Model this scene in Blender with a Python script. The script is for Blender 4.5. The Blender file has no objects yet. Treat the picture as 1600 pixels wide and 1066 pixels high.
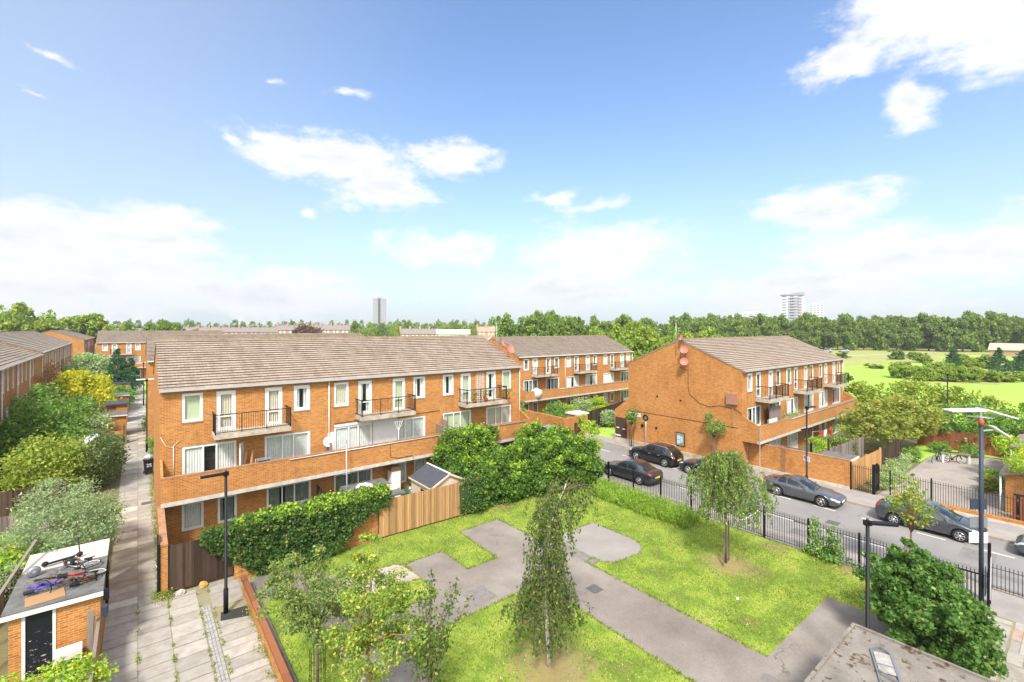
import bpy, bmesh, math, random
import numpy as np
from mathutils import Vector, Matrix, Euler
R = math.radians
scene = bpy.context.scene
col = scene.collection

# ---------------------------------------------------------------- camera
cam_d = bpy.data.cameras.new('camera'); cam = bpy.data.objects.new('camera', cam_d); col.objects.link(cam)
cam.location = (0, 0, 11.0)
cam.rotation_euler = (R(90), 0, R(-38.65))
cam_d.sensor_width = 36; cam_d.lens = 36*731/1600.0
cam_d.shift_y = -21/1600.0
cam_d.clip_start = 0.1; cam_d.clip_end = 6000
scene.camera = cam
scene.render.resolution_x = 1024; scene.render.resolution_y = 682

# ---------------------------------------------------------------- light, sky, exposure
SUN_EL, SUN_AZ = 49.0, 221.0        # azimuth clockwise from +Y
sd = bpy.data.lights.new('sun', 'SUN'); sun = bpy.data.objects.new('sun', sd); col.objects.link(sun)
sd.energy = 2.25; sd.angle = R(9); sd.color = (1.0, 0.955, 0.89)
dv = Vector((math.sin(R(SUN_AZ))*math.cos(R(SUN_EL)), math.cos(R(SUN_AZ))*math.cos(R(SUN_EL)), math.sin(R(SUN_EL))))
sun.rotation_euler = dv.to_track_quat('Z', 'Y').to_euler(); sun.location = (-30, -30, 60)
scene.view_settings.view_transform = 'Standard'; scene.view_settings.look = 'None'
scene.view_settings.exposure = 1.38; scene.view_settings.gamma = 1
scene.view_settings.use_curve_mapping = False

class NT:
    """small helper for node graphs"""
    def __init__(s, nt): s.nt = nt
    def n(s, t, **kw):
        nd = s.nt.nodes.new(t)
        for k, v in kw.items():
            if k.startswith('i_'):
                key = k[2:].replace('_', ' ')
                key = int(key) if key.isdigit() else key
                s.set(nd.inputs[key], v)
            else: setattr(nd, k, v)
        return nd
    def set(s, sock, v):
        if isinstance(v, bpy.types.NodeSocket): s.nt.links.new(v, sock)
        elif isinstance(v, bpy.types.Node): s.nt.links.new(v.outputs[0], sock)
        else:
            if hasattr(sock, 'default_value') and sock.type == 'RGBA' and len(v) == 3: v = (*v, 1)
            sock.default_value = v
    def math(s, op, a, b=0.0, clamp=False):
        m = s.nt.nodes.new('ShaderNodeMath'); m.operation = op; m.use_clamp = clamp
        s.set(m.inputs[0], a); s.set(m.inputs[1], b); return m.outputs[0]
    def vmath(s, op, a, b=(0, 0, 0)):
        m = s.nt.nodes.new('ShaderNodeVectorMath'); m.operation = op
        s.set(m.inputs[0], a); s.set(m.inputs[1], b)
        return m.outputs['Value'] if op in ('LENGTH', 'DOT_PRODUCT') else m.outputs[0]
    def mix(s, f, a, b, mode='MIX'):
        m = s.nt.nodes.new('ShaderNodeMix'); m.data_type = 'RGBA'; m.blend_type = mode
        s.set(m.inputs[0], f); s.set(m.inputs[6], a); s.set(m.inputs[7], b); return m.outputs[2]
    def ramp(s, f, stops, interp='LINEAR'):
        r = s.nt.nodes.new('ShaderNodeValToRGB'); r.color_ramp.interpolation = interp
        e = r.color_ramp.elements
        while len(e) < len(stops): e.new(0.5)
        for k, (p, c) in enumerate(stops):
            e[k].position = p; e[k].color = (*c, 1) if len(c) == 3 else c
        s.set(r.inputs[0], f); return r.outputs[0]
    def sstep(s, f, lo, hi):
        m = s.nt.nodes.new('ShaderNodeMapRange'); m.interpolation_type = 'SMOOTHSTEP'
        s.set(m.inputs[0], f); m.inputs[1].default_value = lo; m.inputs[2].default_value = hi
        return m.outputs[0]
    def noise(s, vec, scale, detail=4, rough=0.55, out=0):
        m = s.nt.nodes.new('ShaderNodeTexNoise'); s.set(m.inputs['Vector'], vec)
        m.inputs['Scale'].default_value = scale; m.inputs['Detail'].default_value = detail
        m.inputs['Roughness'].default_value = rough; return m.outputs[out]

w = bpy.data.worlds.new("World"); scene.world = w; w.use_nodes = True
nt = w.node_tree; nt.nodes.clear(); N = NT(nt)
sky = N.n('ShaderNodeTexSky'); sky.sky_type = 'NISHITA'; sky.sun_disc = False
sky.sun_elevation = R(SUN_EL); sky.sun_rotation = R(SUN_AZ)
sky.air_density = 1.0; sky.dust_density = 0.6; sky.ozone_density = 1.6; sky.altitude = 50
tc = N.n('ShaderNodeTexCoord')
dirv = N.vmath('NORMALIZE', tc.outputs['Generated'])
sep = N.n('ShaderNodeSeparateXYZ', i_0=dirv)
azr = N.math('MULTIPLY', N.math('ARCTAN2', sep.outputs[0], sep.outputs[1]), 57.2958)
elr = N.math('MULTIPLY', N.math('ARCSINE', sep.outputs[2]), 57.2958)
comb = N.n('ShaderNodeCombineXYZ', i_0=azr, i_1=elr)
# billows: warp the sky angles with noise, then cumulus banks at given bearings
wn = N.noise(N.vmath('MULTIPLY', dirv, (1, 1, 1.6)), 7.0, 5, 0.6, 1)
warp = N.vmath('MULTIPLY', N.vmath('SUBTRACT', wn, (0.5, 0.5, 0.5)), (7.0, 4.0, 0))
ang = N.vmath('ADD', comb.outputs[0], warp)
CL = [(17.7,18.8,8.2,2.0),(23.3,16.3,5.1,2.8),(30.9,19.2,4.6,1.8),(12.4,18.8,2.5,1.8),(-6.7,8.0,6.6,2.4),(0.7,8.4,5.4,2.7),
 (-3.0,4.8,11.4,2.9),(11.8,3.5,9.4,2.4),(-6.7,1.5,10.1,2.2),(15.1,13.2,1.2,1.0),(30.9,9.4,7.3,1.8),(43.0,15.6,4.3,1.2),
 (49.5,14.3,5.3,0.9),(49.1,8.9,8.7,3.2),(45.7,4.4,10.8,2.3),(71.9,12.3,5.2,1.9),(77.6,12.7,1.7,0.7),(79.0,6.7,10.0,2.9),
 (85.1,6.6,4.8,2.7),(71.4,3.8,11.1,2.1),(84.0,26.0,7.5,4.2),(74.5,25.0,4.0,1.8),(79.0,27.5,5.5,3.8),(79.0,19.9,2.1,1.8),(87.0,22.3,4.3,3.0),
 (-5.1,22.7,2.5,0.6),(-6.7,19.1,2.1,0.6),(12.4,24.8,1.8,0.7),(19.8,25.1,4.2,0.7),(7.9,19.1,2.4,0.9),
 (110,14,14,6),(150,28,26,16),(-150,30,34,18),(-60,20,20,8),(-105,32,28,16),(180,60,60,16),(-90,64,60,14),(90,66,50,12),(0,72,60,10)]  # unseen clouds, added overhead and behind the camera as fill light
WISP = {(-5.1,22.7):.55,(-6.7,19.1):.52,(12.4,24.8):.52,(19.8,25.1):.5,(7.9,19.1):.5,(15.1,13.2):.4,(49.5,14.3):.3,(43.0,15.6):.25,(77.6,12.7):.4}
acc = None
for (a, e, ww, hh) in CL:
    d = N.vmath('LENGTH', N.vmath('MULTIPLY', N.vmath('SUBTRACT', ang, (a, e, 0)), (1/(ww*1.36), 1/(hh*1.36), 0)))
    m = N.math('SUBTRACT', 1.0-WISP.get((a, e), 0), d)
    acc = m if acc is None else N.math('MAXIMUM', acc, m)
fn = N.math('ADD', N.math('MULTIPLY', N.noise(N.vmath('MULTIPLY', dirv, (1, 1, 2.4)), 9.0, 10, 0.68), 0.7), N.math('MULTIPLY', N.noise(N.vmath('MULTIPLY', dirv, (1, 1, 1.6)), 30.0, 8, 0.6), 0.3))
dens = N.math('ADD', acc, N.math('MULTIPLY', N.math('SUBTRACT', fn, 0.5), 2.6))
cov = N.sstep(dens, -0.05, 0.62)
# thin veil that whitens the sky near the horizon
veil = N.math('POWER', N.math('SUBTRACT', 1.0, N.math('MULTIPLY', N.math('MAXIMUM', sep.outputs[2], 0.0), 1.52), clamp=True), 3.1)
skyc = N.vmath('MULTIPLY', sky.outputs[0], (0.95, 1.06, 1.17))
base = N.mix(N.math('MULTIPLY', veil, 0.88, clamp=True), skyc, (3.2, 3.55, 3.78))
base = N.mix(N.math('MULTIPLY', N.sstep(N.math('MULTIPLY', azr, -1.0), -38.0, 14.0), 0.42), base, (3.0, 3.35, 3.8))      # thin high veil towards the left
shade = N.noise(N.vmath('MULTIPLY', dirv, (1, 1, 3.5)), 6.0, 6, 0.6)
cl_col = N.mix(N.math('MULTIPLY', N.sstep(shade, 0.40, 0.66), N.sstep(dens, 0.35, 1.0)), (4.7, 4.7, 4.7), (3.75, 3.85, 4.0))
sunf = N.sstep(N.vmath('DOT_PRODUCT', dirv, tuple(dv)), 0.1, 0.85)      # gain on the unseen clouds round the sun, added as fill light
cl_col = N.vmath('MULTIPLY', cl_col, N.n('ShaderNodeCombineXYZ', i_0=N.math('ADD', 1.0, N.math('MULTIPLY', sunf, 1.5)), i_1=N.math('ADD', 1.0, N.math('MULTIPLY', sunf, 1.4)), i_2=N.math('ADD', 1.0, N.math('MULTIPLY', sunf, 1.25))).outputs[0])
final = N.mix(N.math('MULTIPLY', cov, 0.93), base, cl_col)
bg = N.n('ShaderNodeBackground'); nt.links.new(final, bg.inputs[0]); bg.inputs[1].default_value = 0.09
wo = N.n('ShaderNodeOutputWorld'); nt.links.new(bg.outputs[0], wo.inputs[0])

# ---------------------------------------------------------------- naming helpers
ORD = 'first second third fourth fifth sixth seventh eighth ninth tenth eleventh twelfth thirteenth fourteenth fifteenth sixteenth seventeenth eighteenth nineteenth twentieth'.split()
def nth(i, n):
    """'third from the left' counted from the nearer end of a row of n"""
    if i == 0: return 'leftmost'
    if i == n-1: return 'rightmost'
    if n % 2 and i == n//2: return 'middle one'
    return ORD[i]+' from the left' if i < n/2 else ORD[n-1-i]+' from the right'
def tag(o, label=None, cat=None, group=None, kind=None):
    if label: o['label'] = label
    if cat: o['category'] = cat
    if group: o['group'] = group
    if kind: o['kind'] = kind
    return o
def thing(name, label, cat, loc=(0, 0, 0), rz=0, group=None):
    o = bpy.data.objects.new(name, None); col.objects.link(o)
    o.empty_display_size = 0.2
    o.location = loc; o.rotation_euler = (0, 0, R(rz)); return tag(o, label, cat, group)
def copy_tree(o, parent=None):
    c = o.copy(); col.objects.link(c); c.parent = parent
    for ch in o.children: copy_tree(ch, c)
    return c

# ---------------------------------------------------------------- mesh builder (UVs in metres)
class MB:
    def __init__(s): s.v = []; s.f = []; s.m = []; s.smooth = []
    def face(s, pts, m=0, sm=False):
        k = len(s.v); s.v += [tuple(p) for p in pts]; s.f.append(tuple(range(k, k+len(pts)))); s.m.append(m); s.smooth.append(sm)
        return s
    def mesh(s, vs, fs, m=0, sm=False):
        k = len(s.v); s.v += [tuple(p) for p in vs]
        for f in fs: s.f.append(tuple(k+i for i in f)); s.m.append(m); s.smooth.append(sm)
        return s
    def box(s, x0, x1, y0, y1, z0, z1, m=0):
        if x0 > x1: x0, x1 = x1, x0
        if y0 > y1: y0, y1 = y1, y0
        v = [(x0,y0,z0),(x1,y0,z0),(x1,y1,z0),(x0,y1,z0),(x0,y0,z1),(x1,y0,z1),(x1,y1,z1),(x0,y1,z1)]
        return s.mesh(v, [(0,3,2,1),(4,5,6,7),(0,1,5,4),(1,2,6,5),(2,3,7,6),(3,0,4,7)], m)
    def bar(s, a, b, wd, ht=None, m=0, up=(0, 0, 1)):
        a = Vector(a); b = Vector(b); d = (b-a); ht = ht or wd
        if d.length < 1e-6: return s
        d.normalize(); u = Vector(up)
        if abs(d.dot(u)) > 0.98: u = Vector((0, 1, 0))
        sx = d.cross(u).normalized()*wd/2; sz = sx.normalized().cross(d).normalized()*ht/2
        v = [a-sx-sz, a+sx-sz, a+sx+sz, a-sx+sz, b-sx-sz, b+sx-sz, b+sx+sz, b-sx+sz]
        return s.mesh(v, [(0,3,2,1),(4,5,6,7),(0,1,5,4),(1,2,6,5),(2,3,7,6),(3,0,4,7)], m)
    def tube(s, pts, rad, n=8, m=0, cap=True):
        pts = [Vector(p) for p in pts]
        rads = rad if isinstance(rad, (list, tuple)) else [rad]*len(pts)
        k = len(s.v); prev = None
        for i, p in enumerate(pts):
            d = (pts[min(i+1, len(pts)-1)]-pts[max(i-1, 0)]).normalized()
            if prev is None:
                u = Vector((0, 0, 1)) if abs(d.z) < 0.9 else Vector((1, 0, 0))
                prev = d.cross(u).normalized()
            prev = (prev-d*prev.dot(d)).normalized(); w2 = d.cross(prev)
            for j in range(n):
                a = 2*math.pi*j/n; s.v.append(tuple(p+(prev*math.cos(a)+w2*math.sin(a))*rads[i]))
        for i in range(len(pts)-1):
            for j in range(n):
                s.f.append((k+i*n+j, k+i*n+(j+1) % n, k+(i+1)*n+(j+1) % n, k+(i+1)*n+j)); s.m.append(m); s.smooth.append(True)
        if cap:
            s.f.append(tuple(k+j for j in reversed(range(n)))); s.m.append(m); s.smooth.append(False)
            s.f.append(tuple(k+(len(pts)-1)*n+j for j in range(n))); s.m.append(m); s.smooth.append(False)
        return s
    def lathe(s, prof, axis_o, axis='z', n=20, m=0):
        """prof = [(r,h)] around the axis through axis_o"""
        o = Vector(axis_o); k = len(s.v)
        for r_, h in prof:
            for j in range(n):
                a = 2*math.pi*j/n; c, q = r_*math.cos(a), r_*math.sin(a)
                p = (c, q, h) if axis == 'z' else ((h, c, q) if axis == 'x' else (c, h, q))
                s.v.append((o.x+p[0], o.y+p[1], o.z+p[2]))
        for i in range(len(prof)-1):
            for j in range(n):
                s.f.append((k+i*n+j, k+i*n+(j+1) % n, k+(i+1)*n+(j+1) % n, k+(i+1)*n+j)); s.m.append(m); s.smooth.append(True)
        return s
    def prism(s, poly, z0, z1, m=0):
        n = len(poly); a = sum(poly[i][0]*poly[(i+1) % n][1]-poly[(i+1) % n][0]*poly[i][1] for i in range(n))
        if a < 0: poly = poly[::-1]
        v = [(x, y, z0) for x, y in poly]+[(x, y, z1) for x, y in poly]
        fs = [tuple(reversed(range(n))), tuple(range(n, 2*n))]+[(i, (i+1) % n, n+(i+1) % n, n+i) for i in range(n)]
        return s.mesh(v, fs, m)
    def xprism(s, poly, x0, x1, m=0):
        """poly in (y,z), extruded along x"""
        n = len(poly); a = sum(poly[i][0]*poly[(i+1) % n][1]-poly[(i+1) % n][0]*poly[i][1] for i in range(n))
        if a < 0: poly = poly[::-1]
        v = [(x0, y, z) for y, z in poly]+[(x1, y, z) for y, z in poly]
        fs = [tuple(reversed(range(n))), tuple(range(n, 2*n))]+[(i, (i+1) % n, n+(i+1) % n, n+i) for i in range(n)]
        return s.mesh(v, fs, m)
    def data(s, name, mats):
        me = bpy.data.meshes.new(name); me.from_pydata(s.v, [], s.f)
        for mm in (mats if isinstance(mats, (list, tuple)) else [mats]): me.materials.append(mm)
        me.polygons.foreach_set('material_index', s.m); me.polygons.foreach_set('use_smooth', s.smooth)
        n = len(me.polygons)
        if n:
            co = np.array(s.v, dtype=np.float32)
            nrm = np.zeros(n*3, np.float32); me.polygons.foreach_get('normal', nrm); nrm = nrm.reshape(-1, 3)
            li = np.zeros(len(me.loops), np.int32); me.loops.foreach_get('vertex_index', li)
            lt = np.zeros(n, np.int32); me.polygons.foreach_get('loop_total', lt)
            ln = np.repeat(np.abs(nrm), lt, axis=0); c = co[li]
            uv = np.empty((len(li), 2), np.float32)
            zd = ln[:, 2] > 0.62; xd = (~zd) & (ln[:, 0] > ln[:, 1])
            uv[:, 0] = np.where(xd, c[:, 1], c[:, 0]); uv[:, 1] = np.where(zd, c[:, 1], c[:, 2])
            me.uv_layers.new(name='UVMap').data.foreach_set('uv', uv.ravel())
        me.update(); return me
    def build(s, name, mats, parent=None, loc=(0, 0, 0), rot=(0, 0, 0)):
        if isinstance(rot, (int, float)): rot = (0, 0, R(rot))
        return link(name, s.data(name, mats), parent, loc, rot)
def link(name, me, parent=None, loc=(0, 0, 0), rot=(0, 0, 0)):
    o = bpy.data.objects.new(name, me); col.objects.link(o); o.parent = parent
    o.location = loc; o.rotation_euler = rot; return o
def struct(name, mb, mats, loc=(0, 0, 0)):
    return tag(mb.build(name, mats, None, loc), kind='structure')
def text(s, size, mat, parent, loc, rot, name='lettering', align='CENTER', depth=0.003):
    cu = bpy.data.curves.new(name, 'FONT'); cu.body = s; cu.size = size; cu.extrude = depth; cu.align_x = align; cu.align_y = 'CENTER'
    cu.resolution_u = 3
    t = bpy.data.objects.new('tmp', cu); col.objects.link(t)
    dg = bpy.context.evaluated_depsgraph_get()
    me = bpy.data.meshes.new_from_object(t.evaluated_get(dg)); bpy.data.objects.remove(t)
    me.materials.clear(); me.materials.append(mat)
    return link(name, me, parent, loc, rot)

# ---------------------------------------------------------------- materials
def mat(name, color=(0.5, 0.5, 0.5), rough=0.7, metal=0.0, spec=0.4, var=0.0, vscale=3.0, bump=0.0, bscale=20.0, coat=0.0):
    m = bpy.data.materials.new(name); m.use_nodes = True; t = m.node_tree; t.nodes.clear(); n = NT(t)
    b = n.n('ShaderNodeBsdfPrincipled'); b.inputs['Roughness'].default_value = rough; b.inputs['Metallic'].default_value = metal
    b.inputs['Specular IOR Level'].default_value = spec; b.inputs['Base Color'].default_value = (*color, 1)
    b.inputs['Coat Weight'].default_value = coat
    o = n.n('ShaderNodeOutputMaterial'); t.links.new(b.outputs[0], o.inputs[0])
    if var or bump:
        g = n.n('ShaderNodeNewGeometry')
        if var:
            f = n.noise(g.outputs['Position'], vscale, 6, 0.65)
            c = n.ramp(f, [(0.28, tuple(x*(1-var) for x in color)), (0.72, tuple(min(1, x*(1+var)) for x in color))])
            t.links.new(c, b.inputs['Base Color'])
        if bump:
            f = n.noise(g.outputs['Position'], bscale, 5, 0.6)
            bp = n.n('ShaderNodeBump', i_Height=f); bp.inputs['Strength'].default_value = bump; bp.inputs['Distance'].default_value = 0.02
            t.links.new(bp.outputs[0], b.inputs['Normal'])
    m['b'] = 1
    return m
def bs(m): return next(x for x in m.node_tree.nodes if x.type == 'BSDF_PRINCIPLED')

def brick_mat(name, c1=(0.37, 0.13, 0.024), c2=(0.54, 0.24, 0.05), mortar=(0.54, 0.34, 0.17), stain=0.35, old=False):
    m = mat(name, rough=0.88, spec=0.25); t = m.node_tree; n = NT(t); b = bs(m)
    uv = n.n('ShaderNodeUVMap').outputs[0]
    g = n.n('ShaderNodeNewGeometry').outputs['Position']
    wob = n.vmath('MULTIPLY', n.vmath('SUBTRACT', n.noise(uv, 9, 3, 0.6, 1), (0.5, 0.5, 0.5)), (0.012, 0.006, 0))
    br = n.n('ShaderNodeTexBrick', i_Vector=n.vmath('ADD', uv, wob)); br.offset = 0.5
    br.inputs['Scale'].default_value = 1; br.inputs['Brick Width'].default_value = 0.225; br.inputs['Row Height'].default_value = 0.075
    br.inputs['Mortar Size'].default_value = 0.009; br.inputs['Mortar Smooth'].default_value = 0.15; br.inputs['Bias'].default_value = 0.0
    br.inputs['Color1'].default_value = (*c1, 1); br.inputs['Color2'].default_value = (*c2, 1); br.inputs['Mortar'].default_value = (*mortar, 1)
    big = n.noise(g, 0.45, 6, 0.6); fine = n.noise(g, 5.5, 6, 0.7)
    c = n.mix(n.sstep(big, 0.35, 0.75), br.outputs[0], n.mix(1.0, br.outputs[0], (0.86, 0.78, 0.70), 'MULTIPLY'))
    c = n.mix(n.math('MULTIPLY', n.sstep(fine, 0.45, 0.8), stain), c, n.mix(1.0, c, (0.62, 0.50, 0.42), 'MULTIPLY'))
    # pale salt bloom on odd bricks
    bl = n.noise(n.vmath('MULTIPLY', uv, (4.4, 13.3, 1)), 1.0, 2, 0.5)
    c = n.mix(n.math('MULTIPLY', n.sstep(bl, 0.62, 0.74), 0.45), c, (0.60, 0.36, 0.17))
    st_ = n.noise(n.vmath('MULTIPLY', g, (2.6, 2.6, 0.28)), 1.0, 6, 0.65)
    c = n.mix(n.math('MULTIPLY', n.sstep(st_, 0.52, 0.75), 0.5), c, n.mix(1.0, c, (0.66, 0.60, 0.55), 'MULTIPLY'))
    if old:
        z = n.n('ShaderNodeSeparateXYZ', i_0=uv).outputs[1]
        mo = n.math('MULTIPLY', n.sstep(n.noise(g, 1.6, 7, 0.7), 0.45, 0.62), 0.7)
        c = n.mix(mo, c, (0.16, 0.12, 0.08))
    t.links.new(c, b.inputs['Base Color'])
    bp = n.n('ShaderNodeBump', i_Height=n.math('SUBTRACT', n.math('MULTIPLY', fine, 0.3), br.outputs['Fac'])); bp.inputs['Strength'].default_value = 0.35; bp.inputs['Distance'].default_value = 0.008
    t.links.new(bp.outputs[0], b.inputs['Normal'])
    return m
M = {}
M['brick'] = brick_mat('orange_brick')
M['brick_brown'] = brick_mat('brown_brick', (0.30, 0.125, 0.055), (0.40, 0.18, 0.08), (0.30, 0.23, 0.16))  # a browner brick with darker mortar
M['brick_old'] = brick_mat('weathered_brick', (0.36, 0.15, 0.065), (0.46, 0.22, 0.10), (0.36, 0.28, 0.2), 0.6, True)

def tile_mat(name, base, lich=(0.52, 0.30, 0.03), amt=0.25):
    m = mat(name, rough=0.9, spec=0.2); t = m.node_tree; n = NT(t); b = bs(m)
    uv = n.n('ShaderNodeUVMap').outputs[0]; g = n.n('ShaderNodeNewGeometry'); P = g.outputs['Position']
    br = n.n('ShaderNodeTexBrick', i_Vector=uv); br.offset = 0.5
    br.inputs['Scale'].default_value = 1; br.inputs['Brick Width'].default_value = 0.33; br.inputs['Row Height'].default_value = 0.2775
    br.inputs['Mortar Size'].default_value = 0.006; br.inputs['Mortar Smooth'].default_value = 0.1
    d = tuple(x*0.92 for x in base); l = tuple(x*1.14 for x in base)
    br.inputs['Color1'].default_value = (*d, 1); br.inputs['Color2'].default_value = (*l, 1); br.inputs['Mortar'].default_value = (0.13, 0.10, 0.08, 1)
    streak = n.noise(n.vmath('MULTIPLY', P, (1.6, 0.35, 0.35)), 1.2, 7, 0.65)
    c = n.mix(n.sstep(streak, 0.4, 0.75), br.outputs[0], n.mix(1.0, br.outputs[0], (0.74, 0.71, 0.68), 'MULTIPLY'))
    fine = n.noise(P, 14, 5, 0.7)
    c = n.mix(n.math('MULTIPLY', n.sstep(fine, 0.4, 0.75), 0.5), c, n.mix(1.0, c, (1.3, 1.2, 1.05), 'MULTIPLY'))
    li = n.math('MULTIPLY', n.sstep(n.noise(P, 1.1, 7, 0.75), 0.66, 0.74), amt)
    c = n.mix(li, c, lich)
    t.links.new(c, b.inputs['Base Color']); return m
M['tile'] = tile_mat('concrete_roof_tiles', (0.33, 0.265, 0.21))
M['tile_grey'] = tile_mat('grey_roof_tiles', (0.27, 0.225, 0.18))
M['ridge'] = tile_mat('lichen_ridge_tiles', (0.22, 0.16, 0.11), amt=0.9)
M['tile_lip_shade'] = mat('shade_dark_tile_lips', (0.085, 0.062, 0.048), 0.95, var=0.4, vscale=5)  # lips coloured dark as the shadow gap under each tile course
M['white'] = mat('white_upvc', (0.80, 0.80, 0.79), 0.35, var=0.05, vscale=2)
M['dirty_white'] = mat('dirty_white_paint', (0.66, 0.64, 0.60), 0.6, var=0.18, vscale=4)
M['render'] = mat('white_painted_render', (0.74, 0.73, 0.70), 0.85, var=0.1, vscale=5, bump=0.3, bscale=30)
M['conc'] = mat('stained_concrete', (0.42, 0.36, 0.28), 0.9, var=0.35, vscale=2.2, bump=0.4, bscale=25)
M['conc_pale'] = mat('pale_concrete', (0.50, 0.46, 0.40), 0.9, var=0.22, vscale=3, bump=0.3, bscale=25)
M['black'] = mat('black_painted_metal', (0.008, 0.008, 0.009), 0.5, spec=0.25)
M['iron'] = mat('dark_railing_paint', (0.012, 0.011, 0.012), 0.6, spec=0.25, var=0.3, vscale=8)
M['grey_metal'] = mat('grey_metal', (0.30, 0.31, 0.33), 0.4, 0.6)
M['galv'] = mat('pale_metal', (0.55, 0.56, 0.57), 0.45, 0.5)
M['slate'] = mat('blue_grey_pole_paint', (0.035, 0.045, 0.07), 0.5, spec=0.3)
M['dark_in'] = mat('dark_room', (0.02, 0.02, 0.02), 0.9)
M['felt'] = mat('green_grey_roof_felt', (0.13, 0.13, 0.12), 0.95, var=0.4, vscale=2.5, bump=0.3)
M['felt_blue'] = mat('charcoal_roof_felt', (0.06, 0.065, 0.08), 0.9, var=0.2, vscale=3)
M['beige'] = mat('beige_shed_boards', (0.62, 0.50, 0.38), 0.75, var=0.1, vscale=3)
M['red'] = mat('faded_red_paint', (0.42, 0.075, 0.05), 0.6, var=0.2)
M['dish'] = mat('salmon_red_dish_paint', (0.50, 0.17, 0.12), 0.6, var=0.15, vscale=6)
M['rust_box'] = mat('brown_red_metal', (0.36, 0.18, 0.13), 0.6, var=0.1)
M['copper'] = mat('brown_cable', (0.10, 0.045, 0.03), 0.7)
M['blue'] = mat('blue_plastic', (0.03, 0.14, 0.50), 0.5)
M['purple'] = mat('violet_bike_paint', (0.10, 0.06, 0.45), 0.4)
M['bike_red'] = mat('red_bike_paint', (0.60, 0.03, 0.03), 0.4)
M['rust'] = mat('rusty_steel', (0.16, 0.06, 0.03), 0.8, var=0.3, vscale=20)
M['rubber'] = mat('black_rubber', (0.018, 0.018, 0.018), 0.8)
M['yellow'] = mat('yellow_plastic', (0.75, 0.5, 0.03), 0.5)
M['green_pl'] = mat('green_plastic', (0.02, 0.12, 0.06), 0.5)
M['orange_pl'] = mat('orange_plastic', (0.75, 0.16, 0.02), 0.5)
M['silver'] = mat('silver_alloy', (0.62, 0.62, 0.64), 0.3, 0.8)
M['terracotta'] = mat('terracotta_clay', (0.42, 0.13, 0.06), 0.8, var=0.15)
M['cardboard'] = mat('brown_cardboard', (0.36, 0.21, 0.10), 0.85)
M['plate_y'] = mat('yellow_number_plate', (0.75, 0.52, 0.03), 0.5)
M['plate_w'] = mat('white_number_plate', (0.75, 0.75, 0.72), 0.5)
M['tail'] = mat('red_tail_lamp', (0.45, 0.01, 0.01), 0.15, spec=0.6)
M['lampglass'] = mat('clear_headlamp', (0.62, 0.65, 0.68), 0.12, 0.3, spec=0.8)
M['carglass'] = mat('tinted_car_glass', (0.012, 0.016, 0.018), 0.04, spec=0.9, coat=0.6)

def glass_mat(name):
    m = bpy.data.materials.new(name); m.use_nodes = True; t = m.node_tree; t.nodes.clear(); n = NT(t)
    gl = n.n('ShaderNodeBsdfGlossy'); gl.inputs['Color'].default_value = (0.9, 0.93, 0.95, 1); gl.inputs['Roughness'].default_value = 0.02
    tr = n.n('ShaderNodeBsdfTransparent'); tr.inputs['Color'].default_value = (0.95, 0.97, 0.96, 1)
    fr = n.n('ShaderNodeFresnel'); fr.inputs[0].default_value = 1.5
    f = n.math('ADD', n.math('MULTIPLY', fr.outputs[0], 1.1), 0.02, clamp=True)
    mx = n.n('ShaderNodeMixShader'); f = n.math('MULTIPLY', f, n.math('SUBTRACT', 1.0, n.n('ShaderNodeNewGeometry').outputs['Backfacing'])); t.links.new(f, mx.inputs[0]); t.links.new(tr.outputs[0], mx.inputs[1]); t.links.new(gl.outputs[0], mx.inputs[2])
    o = n.n('ShaderNodeOutputMaterial'); t.links.new(mx.outputs[0], o.inputs[0]); return m
M['glass'] = glass_mat('window_glass')
M['net'] = mat('grey_net_curtain', (0.62, 0.64, 0.60), 0.9, var=0.12, vscale=4)
M['net_dark'] = mat('dark_green_grey_curtain', (0.20, 0.245, 0.215), 0.9, var=0.3, vscale=3)
M['blind'] = mat('pale_green_blind', (0.46, 0.51, 0.34), 0.9)
M['cream_curtain'] = mat('cream_curtain', (0.54, 0.49, 0.38), 0.9, var=0.1)
M['yellow_blind'] = mat('yellow_green_blind', (0.62, 0.52, 0.14), 0.9)

def board_mat(name, c, pitch=0.1, light=1.8, dark=0.5):
    """vertical boards, each its own tone, in UV metres"""
    m = mat(name, rough=0.85, spec=0.2); t = m.node_tree; n = NT(t); b = bs(m)
    g = n.n('ShaderNodeNewGeometry'); isl = g.outputs['Random Per Island']
    gr = n.noise(n.vmath('MULTIPLY', g.outputs['Position'], (30, 30, 1.5)), 1.0, 5, 0.65)
    c1 = n.mix(isl, tuple(x*dark for x in c), tuple(min(1, x*light) for x in c))
    c2 = n.mix(n.math('MULTIPLY', n.sstep(gr, 0.35, 0.75), 0.55), c1, n.mix(1.0, c1, (0.5, 0.45, 0.4), 'MULTIPLY'))
    t.links.new(c2, b.inputs['Base Color']); return m
M['wood'] = board_mat('tan_fence_boards', (0.40, 0.24, 0.105), light=1.6, dark=0.62)
M['wood_pale'] = board_mat('pale_orange_boards', (0.50, 0.28, 0.12), light=1.25, dark=0.85)
M['wood_dark'] = board_mat('dark_brown_boards', (0.062, 0.04, 0.028), light=1.7, dark=0.6)
M['wood_grey'] = board_mat('weathered_grey_boards', (0.23, 0.19, 0.16), light=1.4, dark=0.65)
M['wood_red'] = board_mat('red_brown_rail', (0.26, 0.10, 0.045), light=1.2, dark=0.8)

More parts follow.
